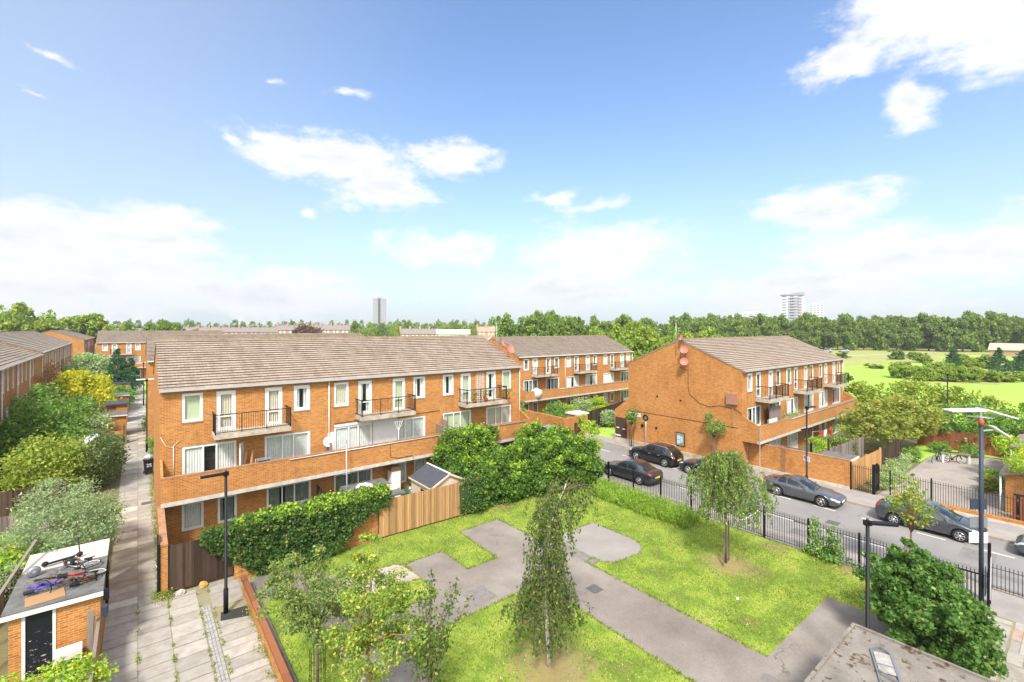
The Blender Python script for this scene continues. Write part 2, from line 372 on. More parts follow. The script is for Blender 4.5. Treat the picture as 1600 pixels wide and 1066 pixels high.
def leaf_mat(name, c1, c2, c3=None, sheen=0.15, f3=0.12, trans=0.5, gain=1.62):
    c1, c2 = (tuple(min(.8, x*gain) for x in c) for c in (c1, c2)); c3 = c3 and tuple(min(.8, x*1.35) for x in c3)
    m = bpy.data.materials.new(name); m.use_nodes = True; t = m.node_tree; t.nodes.clear(); n = NT(t)
    g = n.n('ShaderNodeNewGeometry'); isl = g.outputs['Random Per Island']; P = g.outputs['Position']
    cl = n.noise(P, 1.3, 4, 0.6)
    f = n.math('ADD', n.math('MULTIPLY', isl, 0.65), n.math('MULTIPLY', n.sstep(cl, 0.35, 0.65), 0.35))
    c = n.mix(f, c1, c2)
    if c3: c = n.mix(n.math('GREATER_THAN', n.math('FRACT', n.math('MULTIPLY', isl, 17.3)), 1-f3), c, c3)
    b = n.n('ShaderNodeBsdfPrincipled'); b.inputs['Roughness'].default_value = 0.6; b.inputs['Specular IOR Level'].default_value = sheen
    t.links.new(c, b.inputs['Base Color'])
    tr = n.n('ShaderNodeBsdfTranslucent'); t.links.new(n.mix(1.0, c, (1.25, 1.35, 0.7), 'MULTIPLY'), tr.inputs[0])
    mx = n.n('ShaderNodeMixShader'); mx.inputs[0].default_value = trans*0.7
    t.links.new(b.outputs[0], mx.inputs[1]); t.links.new(tr.outputs[0], mx.inputs[2])
    o = n.n('ShaderNodeOutputMaterial'); t.links.new(mx.outputs[0], o.inputs[0]); return m
L = {}
L['ivy'] = leaf_mat('ivy_leaves', (0.025, 0.055, 0.016), (0.085, 0.15, 0.035), (0.22, 0.22, 0.07), f3=0.06)
L['hedge'] = leaf_mat('hedge_leaves', (0.03, 0.065, 0.014), (0.105, 0.185, 0.03), (0.20, 0.30, 0.04))
L['new'] = leaf_mat('fresh_hedge_leaves', (0.12, 0.20, 0.02), (0.26, 0.36, 0.04), (0.34, 0.42, 0.06))
L['birch'] = leaf_mat('birch_leaves', (0.03, 0.055, 0.014), (0.10, 0.145, 0.035), (0.24, 0.27, 0.05))
L['birch2'] = leaf_mat('pale_birch_leaves', (0.055, 0.10, 0.02), (0.17, 0.245, 0.055), (0.32, 0.36, 0.07))
L['pear'] = leaf_mat('yellow_green_leaves', (0.08, 0.13, 0.022), (0.21, 0.28, 0.055), (0.42, 0.38, 0.06), f3=0.16)
L['cherry'] = leaf_mat('grey_green_leaves', (0.06, 0.09, 0.03), (0.18, 0.235, 0.07), (0.28, 0.30, 0.06))
L['olive'] = leaf_mat('olive_leaves', (0.09, 0.135, 0.065), (0.24, 0.30, 0.16), (0.33, 0.37, 0.20))
L['bush'] = leaf_mat('bush_leaves', (0.05, 0.11, 0.02), (0.16, 0.27, 0.06), (0.28, 0.36, 0.09))
L['broad'] = leaf_mat('broad_bush_leaves', (0.03, 0.07, 0.016), (0.10, 0.185, 0.04), (0.22, 0.30, 0.08), f3=.08)
L['lime'] = leaf_mat('lime_leaves', (0.11, 0.20, 0.022), (0.27, 0.38, 0.045), (0.55, 0.46, 0.04), f3=0.12)
L['gold'] = leaf_mat('golden_acer_leaves', (0.20, 0.23, 0.02), (0.42, 0.40, 0.03), (0.62, 0.42, 0.04))
L['yellowgreen'] = leaf_mat('sunny_shrub_leaves', (0.085, 0.13, 0.02), (0.24, 0.29, 0.05), (0.40, 0.40, 0.07))
L['dark'] = leaf_mat('dark_shrub_leaves', (0.035, 0.055, 0.02), (0.11, 0.15, 0.05), (0.18, 0.22, 0.08))
L['conifer'] = leaf_mat('conifer_needles', (0.02, 0.055, 0.025), (0.06, 0.13, 0.055))
L['plane'] = leaf_mat('plane_tree_leaves', (0.055, 0.095, 0.022), (0.17, 0.235, 0.05), (0.25, 0.29, 0.06))
L['park'] = leaf_mat('park_tree_leaves', (0.08, 0.13, 0.025), (0.24, 0.31, 0.06), (0.36, 0.36, 0.05))
L['autumn'] = leaf_mat('rowan_leaves', (0.11, 0.14, 0.03), (0.24, 0.27, 0.06), (0.42, 0.28, 0.07), f3=0.1)
L['vine'] = leaf_mat('red_vine_leaves', (0.20, 0.09, 0.05), (0.30, 0.18, 0.08), (0.40, 0.08, 0.07))
L['rosemary'] = leaf_mat('rosemary_needles', (0.09, 0.15, 0.02), (0.24, 0.34, 0.05), (0.30, 0.38, 0.06))
L['grass'] = leaf_mat('grass_blades', (0.12, 0.20, 0.02), (0.28, 0.36, 0.05), (0.40, 0.33, 0.15), f3=0.2, gain=1.0)
L['sage'] = leaf_mat('sage_leaves', (0.13, 0.18, 0.08), (0.28, 0.36, 0.18), (0.4, 0.42, 0.2))
L['far'] = leaf_mat('far_tree_leaves', (0.09, 0.14, 0.06), (0.20, 0.27, 0.11))
M['bark'] = mat('brown_bark', (0.15, 0.11, 0.08), 0.9, var=0.3, vscale=12, bump=0.5)
M['bark_white'] = mat('white_birch_bark', (0.58, 0.52, 0.45), 0.8, var=0.5, vscale=14)
M['bark_orange'] = mat('orange_brown_bark', (0.30, 0.15, 0.08), 0.85, var=0.3, vscale=10)

def ground_mat(name, stops, scale=0.6, fine=9.0, famt=0.35, fcol=(0.55, 0.55, 0.5), rough=0.95, bump=0.3, extra=None):
    m = mat(name, rough=rough, spec=0.15); t = m.node_tree; n = NT(t); b = bs(m)
    P = n.n('ShaderNodeNewGeometry').outputs['Position']
    a = n.noise(P, scale, 8, 0.62); c = n.ramp(a, stops)
    f = n.noise(P, fine, 6, 0.75)
    c = n.mix(n.math('MULTIPLY', n.sstep(f, 0.42, 0.72), famt), c, n.mix(1.0, c, fcol, 'MULTIPLY'))
    if extra: c = extra(n, P, c)
    t.links.new(c, b.inputs['Base Color'])
    bp = n.n('ShaderNodeBump', i_Height=f); bp.inputs['Strength'].default_value = bump; bp.inputs['Distance'].default_value = 0.03
    t.links.new(bp.outputs[0], b.inputs['Normal']); return m
def lawn_extra(n, P, c):
    # bare soil under the two birches and along the railings
    for (x, y, r) in ((10.5, 11.0, 2.3), (21.5, 10.6, 1.9), (24.9, 10.0, 0.9), (25.1, 7.0, 0.9), (25.0, 21.6, 1.6), (17.5, 23.0, 1.1)):
        d = n.vmath('LENGTH', n.vmath('MULTIPLY', n.vmath('SUBTRACT', P, (x, y, 0)), (1/r, 1/r, 0)))
        k = n.math('ADD', n.math('SUBTRACT', 1.0, d), n.math('MULTIPLY', n.math('SUBTRACT', n.noise(P, 3.0, 6, 0.75), 0.5), 2.2))
        c = n.mix(n.math('MULTIPLY', n.sstep(k, 0.1, 0.8), 0.75), c, (0.29, 0.19, 0.11))
    return c
M['lawn'] = ground_mat('lawn_grass', [(0.3, (0.20, 0.18, 0.06)), (0.42, (0.145, 0.225, 0.03)), (0.52, (0.225, 0.31, 0.042)), (0.63, (0.29, 0.355, 0.055)), (0.78, (0.38, 0.33, 0.13))], 0.7, 7, 0.55, (0.60, 0.55, 0.45), extra=lawn_extra)
M['parklawn'] = ground_mat('park_grass', [(0.3, (0.27, 0.43, 0.06)), (0.7, (0.35, 0.51, 0.09))], 0.05, 1.2, 0.2, (0.8, 0.85, 0.6), bump=0.0)
M['rough'] = ground_mat('rough_dry_grass', [(0.3, (0.24, 0.33, 0.07)), (0.55, (0.36, 0.36, 0.13)), (0.8, (0.22, 0.31, 0.06))], 0.12, 1.5, 0.5, (0.6, 0.6, 0.5))
M['earth'] = ground_mat('garden_earth', [(0.3, (0.12, 0.13, 0.05)), (0.6, (0.20, 0.17, 0.09)), (0.8, (0.15, 0.20, 0.05))], 0.5, 5, 0.5)
def cracks(n, P, c):
    w_ = n.vmath('ADD', P, n.vmath('MULTIPLY', n.vmath('SUBTRACT', n.noise(P, 1.3, 4, .6, 1), (.5, .5, .5)), (1.6, 1.6, 0)))
    v = n.n('ShaderNodeTexVoronoi', i_Vector=w_, feature='DISTANCE_TO_EDGE'); v.inputs['Scale'].default_value = .33
    k = n.math('MULTIPLY', n.math('LESS_THAN', v.outputs['Distance'], .0035), n.sstep(n.noise(P, .5, 3, .5), .45, .6))
    return n.mix(n.math('MULTIPLY', k, .6), c, (.09, .085, .07))
def speck(n, P, c):
    c = cracks(n, P, c)
    v = n.n('ShaderNodeTexVoronoi', i_Vector=P); v.inputs['Scale'].default_value = 22
    s = n.math('LESS_THAN', v.outputs['Distance'], 0.16)
    return n.mix(n.math('MULTIPLY', s, 0.45), c, (0.52, 0.46, 0.40))
M['path'] = ground_mat('worn_asphalt_path', [(0.28, (0.165, 0.142, 0.12)), (0.5, (0.235, 0.205, 0.178)), (0.72, (0.31, 0.275, 0.24))], 0.35, 12, 0.5, (0.7, 0.66, 0.62), extra=speck)
M['path_pale'] = ground_mat('pale_concrete_slab', [(0.3, (0.35, 0.30, 0.25)), (0.7, (0.46, 0.40, 0.34))], 0.9, 12, 0.4, (0.72, 0.68, 0.62), extra=speck)
M['path_grey'] = ground_mat('grey_asphalt_bay', [(0.3, (0.245, 0.222, 0.20)), (0.7, (0.32, 0.292, 0.265))], 0.5, 14, 0.35, (0.75, 0.7, 0.68))
M['road'] = ground_mat('road_asphalt', [(0.3, (0.21, 0.20, 0.19)), (0.7, (0.29, 0.275, 0.26))], 0.25, 20, 0.3, (0.7, 0.7, 0.7), extra=cracks)
M['footway'] = ground_mat('footway_asphalt', [(0.3, (0.26, 0.235, 0.215)), (0.7, (0.36, 0.33, 0.305))], 0.8, 15, 0.35, (0.7, 0.7, 0.7))
M['kerb'] = mat('granite_kerb', (0.36, 0.29, 0.23), 0.9, var=0.2, vscale=4)
M['marking'] = mat('worn_white_paint', (0.62, 0.60, 0.56), 0.8, var=0.2, vscale=6)
M['yard'] = ground_mat('cracked_yard_asphalt', [(0.3, (0.25, 0.215, 0.19)), (0.55, (0.34, 0.30, 0.27)), (0.75, (0.26, 0.28, 0.10))], 0.5, 6, 0.4, (0.7, 0.65, 0.6))
def moss(n, P, c):
    s = n.math('ADD', n.noise(P, 5.5, 4, 0.6), n.math('MULTIPLY', n.noise(P, 1.0, 3, 0.5), 0.45))
    return n.mix(n.math('MULTIPLY', n.sstep(s, 0.80, 0.86), 0.9), c, (0.085, 0.055, 0.025))
M['mossroof'] = ground_mat('mossy_felt_roof', [(0.3, (0.17, 0.15, 0.125)), (0.5, (0.235, 0.21, 0.18)), (0.7, (0.29, 0.26, 0.225))], 0.9, 12, 0.6, (0.7, 0.65, 0.6), extra=moss)

def slab_mat(name):
    m = mat(name, rough=0.9, spec=0.2); t = m.node_tree; n = NT(t); b = bs(m)
    g = n.n('ShaderNodeNewGeometry'); isl = g.outputs['Random Per Island']; P = g.outputs['Position']
    c = n.ramp(isl, [(0.0, (0.32, 0.295, 0.26)), (0.45, (0.37, 0.34, 0.30)), (0.86, (0.42, 0.385, 0.34)), (0.89, (0.55, 0.51, 0.45)), (0.975, (0.57, 0.53, 0.47)), (1.0, (0.38, 0.26, 0.22))])
    d = n.noise(P, 2.2, 8, 0.7); f = n.noise(P, 16, 6, 0.7)
    c = n.mix(n.math('MULTIPLY', n.sstep(d, 0.38, 0.66), 0.65), c, n.mix(1.0, c, (0.70, 0.66, 0.58), 'MULTIPLY'))
    c = n.mix(n.math('MULTIPLY', n.sstep(f, 0.5, 0.8), 0.4), c, n.mix(1.0, c, (1.25, 1.2, 1.1), 'MULTIPLY'))
    t.links.new(c, b.inputs['Base Color']); return m
M['slab'] = slab_mat('paving_slabs')
M['joint'] = ground_mat('mossy_paving_joints', [(0.35, (0.24, 0.21, 0.16)), (0.55, (0.28, 0.26, 0.14)), (0.75, (0.38, 0.33, 0.10))], 0.8, 6, 0.4)
# ================================================================ ground, roads, paths
s = struct('ground', MB().face([(-900,-700,0),(1500,-700,0),(1500,1500,0),(-900,1500,0)]), M['earth'], (0, 0, -0.06))
def sheet(name, polys, m, z, kind=True):
    mb = MB()
    for p in polys:
        a = sum(p[i][0]*p[(i+1) % len(p)][1]-p[(i+1) % len(p)][0]*p[i][1] for i in range(len(p)))
        mb.face([(x, y, z) for x, y in (p if a > 0 else p[::-1])])
    return struct(name, mb, m)
rect = lambda a, b, c, d: [(a, c), (b, c), (b, d), (a, d)]
sheet('park_lawn', [rect(60.6, 420, -160, 330)], M['parklawn'], -0.03)
sheet('rough_grass', [[(150, 47), (175, 41), (205, 30), (236, 38), (300, 20), (420, 10), (420, 200), (175, 140), (120, 70)],
                      [(122, 22), (128, 12), (150, 9.5), (172, 6), (190, 12), (184, 24), (150, 28), (132, 27)]], M['rough'], -0.026)
sheet('far_path', [[(116, 82), (420, 12), (420, 15.5), (118, 85)]], M['path_pale'], -0.022)
sheet('lawn', [rect(3.55, 19.5, -12, 23.3), rect(19.5, 25.66, 2.9, 23.3), rect(15.5, 25.66, 23.3, 27)], M['lawn'], 0.0)
PATHS = [rect(13.46, 16.4, -12, 15.0), rect(7.2, 17.0, 15.0, 17.0), rect(9.7, 17.0, 17.0, 17.9), rect(9.7, 11.72, 17.9, 20.12),
         [(13.4, 17.9), (16.2, 17.9), (16.15, 21.3), (16.0, 21.5), (13.48, 21.42)], [(16.4, -12), (19.5, -12), (19.5, 2.9), (22, 2.9), (22, 6.88), (16.4, 6.88)],
         rect(5.3, 7.2, -12, 20.9), [(3.6, 20.9), (6.9, 20.9), (6.3, 21.9), (5.4, 22.2), (5.3, 22.9), (3.6, 23.2)]]
sheet('asphalt_path', PATHS[:4]+PATHS[5:], M['path'], 0.006)
sheet('path_bay', [PATHS[4]], M['path'], 0.0065)
PALE = [[(5.9, 18.7), (9.68, 18.55), (9.6, 19.95), (9.3, 20.35), (7.6, 20.66), (5.9, 20.75)]]
sheet('concrete_slab_bay', PALE, M['path_pale'], 0.011)
BAY2 = [[(17.0, 14.5), (17.55, 14.05), (19.1, 13.9), (19.75, 14.2), (20.1, 14.85), (20.05, 17.75), (17.05, 17.85)]]
sheet('grey_asphalt_bay', BAY2, M['path_grey'], 0.011)
sheet('tarmac_patch', [[(2.42, 20.5), (3.36, 20.2), (3.36, 21.0), (2.5, 21.1)]], mat('black_tarmac_patch', (0.035, 0.033, 0.032), .95, var=.3, vscale=20), .014)
sheet('road', [[(26.8, -60), (34.8, -60), (34.8, 34), (34.4, 60), (33.5, 140), (25.5, 140), (26.6, 60), (26.8, 34)]], M['road'], -0.01)
mb = MB()
mb.prism([(25.62, -60), (28.1, -60), (28.1, 4.6), (26.9, 8.2), (26.9, 34), (26.6, 60), (25.6, 60)], -0.05, 0.0)
struct('footway_near', mb, M['footway'])
mb = MB(); mb.prism(rect(34.95, 37.6, -60, 15.6), -0.05, 0.1); mb.prism(rect(34.95, 36.36, 15.6, 140), -0.05, 0.1)
struct('footway_far', mb, M['footway'])
mb = MB()
for k in range(110):
    y = -50+k*0.915
    mb.box(34.8, 34.95, y, y+0.905, -0.05, 0.115)
    if y > 8.2: mb.box(26.76, 26.9, y, y+0.905, -0.05, 0.02)
for k in range(60):
    y = -50+k*0.915
    if y+0.9 < 4.6: mb.box(28.1, 28.24, y, y+0.905, -0.05, 0.02)
struct('kerb', mb, M['kerb'])
sheet('road_repair', [rect(30.2, 31.6, 14.2, 17.0), rect(27.4, 28.2, 7.2, 10.4), rect(31.0, 32.4, 3.0, 4.2), rect(29.6, 30.1, -2, 24)], mat('darker_asphalt_repair', (.185, .175, .165), .95, var=.2, vscale=3), -.006)
sheet('path_repair', [rect(14.0, 15.6, 5.0, 6.6), rect(16.42, 16.98, 14.6, 17.9), rect(10.4, 11.5, 15.3, 16.4)], mat('darker_path_repair', (.20, .18, .165), .95, var=.25, vscale=4), .0125)
for i, (x, y, z, s_, lb) in enumerate(((.42, 37.2, .008, .5, 'metal grating set in the footpath beside the nearest block'), (30.6, 9.3, -.004, .6, 'round edged manhole cover in the road near the coupe'), (33.9, 15.2, .0, .4, 'small drain grating by the far kerb'), (15.0, 13.2, .013, .55, 'rusty inspection cover in the middle of the asphalt path'))):
    tag(MB().box(-s_/2, s_/2, -s_/2, s_/2, 0, .006).box(-s_*.36, s_*.36, -s_*.36, s_*.36, .006, .009).build('drain_cover', mat('cover_metal', (.14, .125, .115), .7, .3, var=.3, vscale=15), None, (x, y, z)), lb, 'drain cover')
mb = MB()
for k in range(26):
    y = 0.0+k*2.45
    mb.face([(32.62, y, -0.004), (32.74, y, -0.004), (32.74, y+1.15, -0.004), (32.62, y+1.15, -0.004)])
    if 8 < y < 60: mb.face([(29.1, y, -0.004), (29.2, y, -0.004), (29.2, y+1.0, -0.004), (29.1, y+1.0, -0.004)])
mb.face([(26.95, 12.6, -0.004), (29.2, 12.6, -0.004), (29.2, 12.72, -0.004), (26.95, 12.72, -0.004)])
mb.face([(29.1, 5.0, -0.004), (29.2, 5.0, -0.004), (29.2, 12.6, -0.004), (29.1, 12.6, -0.004)])
struct('road_markings', mb, M['marking'])

# paving of separate flagstones
rng = random.Random(4)
sheet('paving_bed', [rect(-1.0, 0.86, 23.5, 135), rect(-1.0, 3.5, 4, 23.9), rect(-1.0, 9, 120, 127), rect(19.5, 25.6, -12, 2.9)], M['joint'], -0.012)
mb = MB()
def flags(x0, x1, y0, y1, lens=(0.6, 0.6, 0.75, 0.9), g=0.012, fx=False):
    y = y0
    while y < y1-0.05:
        l = min(rng.choice(lens), y1-y); dz = rng.uniform(-0.003, 0.004)
        a, b, c, d = (x0+g, x1-g, y+g, y+l-g)
        if fx: a, b, c, d = (y+g, y+l-g, x0+g, x1-g)
        j = [rng.uniform(-0.006, 0.006) for _ in range(8)]
        mb.face([(a+j[0], c+j[1], dz), (b+j[2], c+j[3], dz+0.002), (b+j[4], d+j[5], dz), (a+j[6], d+j[7], dz)])
        y += l
flags(-0.97, 0.0, 4, 130); flags(0.0, 0.84, 23.6, 118)
flags(0.0, 0.95, 4, 23.6); flags(0.95, 1.9, 4, 23.7, (0.75, 0.6, 0.9)); flags(2.25, 3.38, 4, 20.6, (0.45, 0.6)); flags(2.3, 3.4, 21.6, 23.8)
for k in range(7): flags(19.6+0.9*k, 20.5+0.9*k, -12, 1.9)
flags(1.95, 2.75, 19.7, 25.5, (0.9,), fx=True)
struct('paving', mb, M['slab'])
mb = MB()
for k in range(46):
    for j in range(3):
        y = 10.5+k*0.25; x = 1.94+j*0.1
        mb.box(x+rng.uniform(0, .01), x+0.09, y+rng.uniform(0, .012)+0.01, y+0.235, -0.02, rng.uniform(0.004, 0.02))
struct('cobble_strip', mb, mat('grey_setts', (0.33, 0.315, 0.29), 0.9, var=0.3, vscale=6))

# ================================================================ windows and house blocks
def wall_open(mb, x0, x1, z0, z1, ops, y=0.0, dep=0.11, m=0):
    xs = sorted({x0, x1, *[a for o in ops for a in (o[0], o[1])]}); zs = sorted({z0, z1, *[a for o in ops for a in (o[2], o[3])]})
    for i in range(len(xs)-1):
        for j in range(len(zs)-1):
            cx, cz = (xs[i]+xs[i+1])/2, (zs[j]+zs[j+1])/2
            if any(o[0] < cx < o[1] and o[2] < cz < o[3] for o in ops): continue
            mb.face([(xs[i], y, zs[j]), (xs[i+1], y, zs[j]), (xs[i+1], y, zs[j+1]), (xs[i], y, zs[j+1])], m)
    for a, b, c, d in ops:
        mb.face([(a, y, c), (a, y+dep, c), (a, y+dep, d), (a, y, d)], m); mb.face([(b, y, c), (b, y, d), (b, y+dep, d), (b, y+dep, c)], m)
        mb.face([(a, y, d), (a, y+dep, d), (b, y+dep, d), (b, y, d)], m); mb.face([(a, y, c), (b, y, c), (b, y+dep, c), (a, y+dep, c)], m)
WC = {}
def curtain_mb(x0, x1, z0, z1, y, amp=0.02, pitch=0.11):
    mb = MB(); n = max(2, int((x1-x0)/pitch*2))
    for i in range(n):
        a, b = x0+(x1-x0)*i/n, x0+(x1-x0)*(i+1)/n
        ya, yb = (y+(amp if i % 2 else -amp)), (y+(amp if (i+1) % 2 else -amp))
        mb.face([(a, ya, z0), (b, yb, z0), (b, yb, z1), (a, ya, z1)], 0, True)
    return mb
def window(parent, x, z, w, h, lights=(1.0,), cur='net', y=0.0, fr=0.07, transom=None, part='window', panel=0.0):
    """lights: width shares of the panes, a negative share is a pane that sits in its own sash"""
    key = (round(w, 2), round(h, 2), lights, cur, fr, transom, panel)
    if key not in WC:
        f = MB(); p = MB(); Y0, Y1 = 0.0, 0.07
        f.box(0, w, Y0, Y1, 0, fr); f.box(0, w, Y0, Y1, h-fr, h); f.box(0, fr, Y0, Y1, fr, h-fr); f.box(w-fr, w, Y0, Y1, fr, h-fr)
        tot = sum(abs(l) for l in lights); xx = fr; iw = w-2*fr; cu = MB()
        for k, l in enumerate(lights):
            a = xx; b = xx+iw*abs(l)/tot; xx = b
            if k < len(lights)-1: f.box(b-0.035, b+0.035, Y0-0.002, Y1-0.004, fr, h-fr)
            a2, b2, c2, d2 = a+(0.0 if k == 0 else .035), b-(0.0 if k == len(lights)-1 else .035), fr, h-fr
            if panel and k > 0: f.box(a2, b2, 0.02, 0.05, fr, panel); f.box(a2, b2, 0.008, Y1-0.006, panel, panel+0.06); c2 = panel+0.06
            if l < 0:
                s_ = 0.055
                f.box(a2, b2, -0.012, 0.03, c2, c2+s_); f.box(a2, b2, -0.012, 0.03, d2-s_, d2)
                f.box(a2, a2+s_, -0.012, 0.03, c2+s_, d2-s_); f.box(b2-s_, b2, -0.012, 0.03, c2+s_, d2-s_)
                a2 += s_; b2 -= s_; c2 += s_; d2 -= s_
            if transom: f.box(a2, b2, Y0+0.004, Y1-0.01, transom-0.03, transom+0.03)
            p.face([(a2, 0.035, c2), (b2, 0.035, c2), (b2, 0.035, d2), (a2, 0.035, d2)])
        me_f = f.data(part, M['white']); me_p = p.data('pane', M['glass'])
        cmat = {'net': 'net', 'gap': 'net', 'dark': 'net_dark', 'blind': 'blind', 'cream': 'cream_curtain', 'none': 'dark_in', 'yellow': 'yellow_blind'}[cur]
        if cur == 'gap':
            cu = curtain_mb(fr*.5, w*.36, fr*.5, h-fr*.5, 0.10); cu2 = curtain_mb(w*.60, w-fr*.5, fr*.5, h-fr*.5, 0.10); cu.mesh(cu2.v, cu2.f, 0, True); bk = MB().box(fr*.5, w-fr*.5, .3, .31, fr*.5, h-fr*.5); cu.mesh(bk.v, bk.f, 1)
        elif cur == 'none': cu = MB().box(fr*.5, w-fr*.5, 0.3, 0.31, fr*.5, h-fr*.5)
        elif cur in ('blind', 'yellow'): cu = curtain_mb(fr*.5, w-fr*.5, fr*.5, h-fr*.5, 0.12, 0.001)
        elif cur == 'dark':
            cu = curtain_mb(fr*.5, w*.30, fr*.5, h-fr*.5, 0.15); cu2 = curtain_mb(w*.42, w-fr*.5, fr*.5, h-fr*.5, 0.17)
            cu.mesh(cu2.v, cu2.f, 0, True)
        else: cu = curtain_mb(fr*.5, w-fr*.5, fr*.5, h-fr*.5, 0.10)
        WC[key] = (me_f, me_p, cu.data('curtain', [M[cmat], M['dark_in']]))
    a, b, c = WC[key]
    o = link(part, a, parent, (x, y+0.03, z)); link('pane', b, o); link('curtain', c, o)
    return o
def balcony(parent, x0, x1, y1=0.0, y0=-1.15, z=5.34):
    b = MB().box(x0, x1, y0, y1, z, z+0.24).build('balcony', M['conc'], parent)
    r_ = MB(); t = z+1.24; e = 0.04
    for a, c in (((x0+e, y0+e), (x1-e, y0+e)), ((x0+e, y1-0.02), (x0+e, y0+e)), ((x1-e, y1-0.02), (x1-e, y0+e))):
        r_.bar((a[0], a[1], t), (c[0], c[1], t), 0.05, 0.04); r_.bar((a[0], a[1], z+0.33), (c[0], c[1], z+0.33), 0.04, 0.03)
        ln = math.hypot(c[0]-a[0], c[1]-a[1]); n = int(ln/0.105)
        for i in range(1, n):
            u = i/n; X, Y = a[0]+(c[0]-a[0])*u, a[1]+(c[1]-a[1])*u
            big = (i % 11 == 0)
            r_.bar((X, Y, z+(0.24 if big else 0.33)), (X, Y, t), 0.042 if big else 0.014)
    for X, Y in ((x0+e, y0+e), (x1-e, y0+e)): r_.bar((X, Y, z+0.2), (X, Y, t+0.05), 0.055)
    r_.build('railing', M['iron'], b)
    return b
EAVE, RIDGE, HALF = 7.95, 10.25, 5.35
def roof(parent, L_, eave=EAVE, ridge=RIDGE, half=HALF, tile='tile', over=0.2, jitter=0.0, both=True, ends=0.04, n=20):
    run = half+over; k = (ridge-eave)/half; z0 = eave-over*k
    mb = MB(); rg = random.Random(int(L_*7))
    for side in ((1, -1) if both else (1,)):
        yy = lambda y: y if side > 0 else 2*run-y
        for i in range(n):
            ya, yb = run*i/n, run*(i+1)/n; za = z0+k*ya+0.05; zb = z0+k*yb+0.004
            nx = max(1, int(L_/1.65)); prev = rg.uniform(-1, 1)*jitter
            for q in range(nx):
                xa, xb = -ends+(L_+2*ends)*q/nx, -ends+(L_+2*ends)*(q+1)/nx; cur = rg.uniform(-1, 1)*jitter
                a, b, c, d = (xa, yy(ya-0.02), za+prev), (xb, yy(ya-0.02), za+cur), (xb, yy(yb), zb+cur), (xa, yy(yb), zb+prev)
                mb.face([a, b, c, d] if side > 0 else [b, a, d, c])
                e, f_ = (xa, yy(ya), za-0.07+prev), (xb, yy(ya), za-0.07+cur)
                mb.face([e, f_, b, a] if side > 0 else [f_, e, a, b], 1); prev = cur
    # underside and verges
    pts = [(0, z0-0.06), (0, z0+0.012), (run, z0+k*run+0.012), (2*run, z0+0.012), (2*run, z0-0.06), (run, z0+k*run-0.1)]
    for X in (-ends, L_+ends):
        mb.face([(X, a, b) for a, b in (pts[:3]+pts[5:] )] if X < 0 else [(X, a, b) for a, b in (pts[:3]+pts[5:])][::-1])
        mb.face([(X, a, b) for a, b in (pts[2:])] if X < 0 else [(X, a, b) for a, b in pts[2:]][::-1])
    r_ = mb.build('roof', [M[tile], M['tile_lip_shade']], parent, (0, -over, 0))
    rt = MB(); nn = int(L_/0.45)
    for i in range(nn):
        a = L_*i/nn; top = z0+k*run
        h = 0.075+rg.uniform(-0.008, 0.012)
        rt.mesh([(a, run-0.17, top-0.05), (a+L_/nn-0.01, run-0.17, top-0.05), (a+L_/nn-0.01, run-0.07, top+h), (a, run-0.07, top+h),
                 (a, run+0.07, top+h), (a+L_/nn-0.01, run+0.07, top+h), (a+L_/nn-0.01, run+0.17, top-0.05), (a, run+0.17, top-0.05)],
                [(0, 1, 2, 3), (3, 2, 5, 4), (4, 5, 6, 7), (0, 3, 4, 7), (1, 6, 5, 2)])
    rt.build('ridge_tile', M['ridge'], r_)
    return r_
UNIT = 7.53
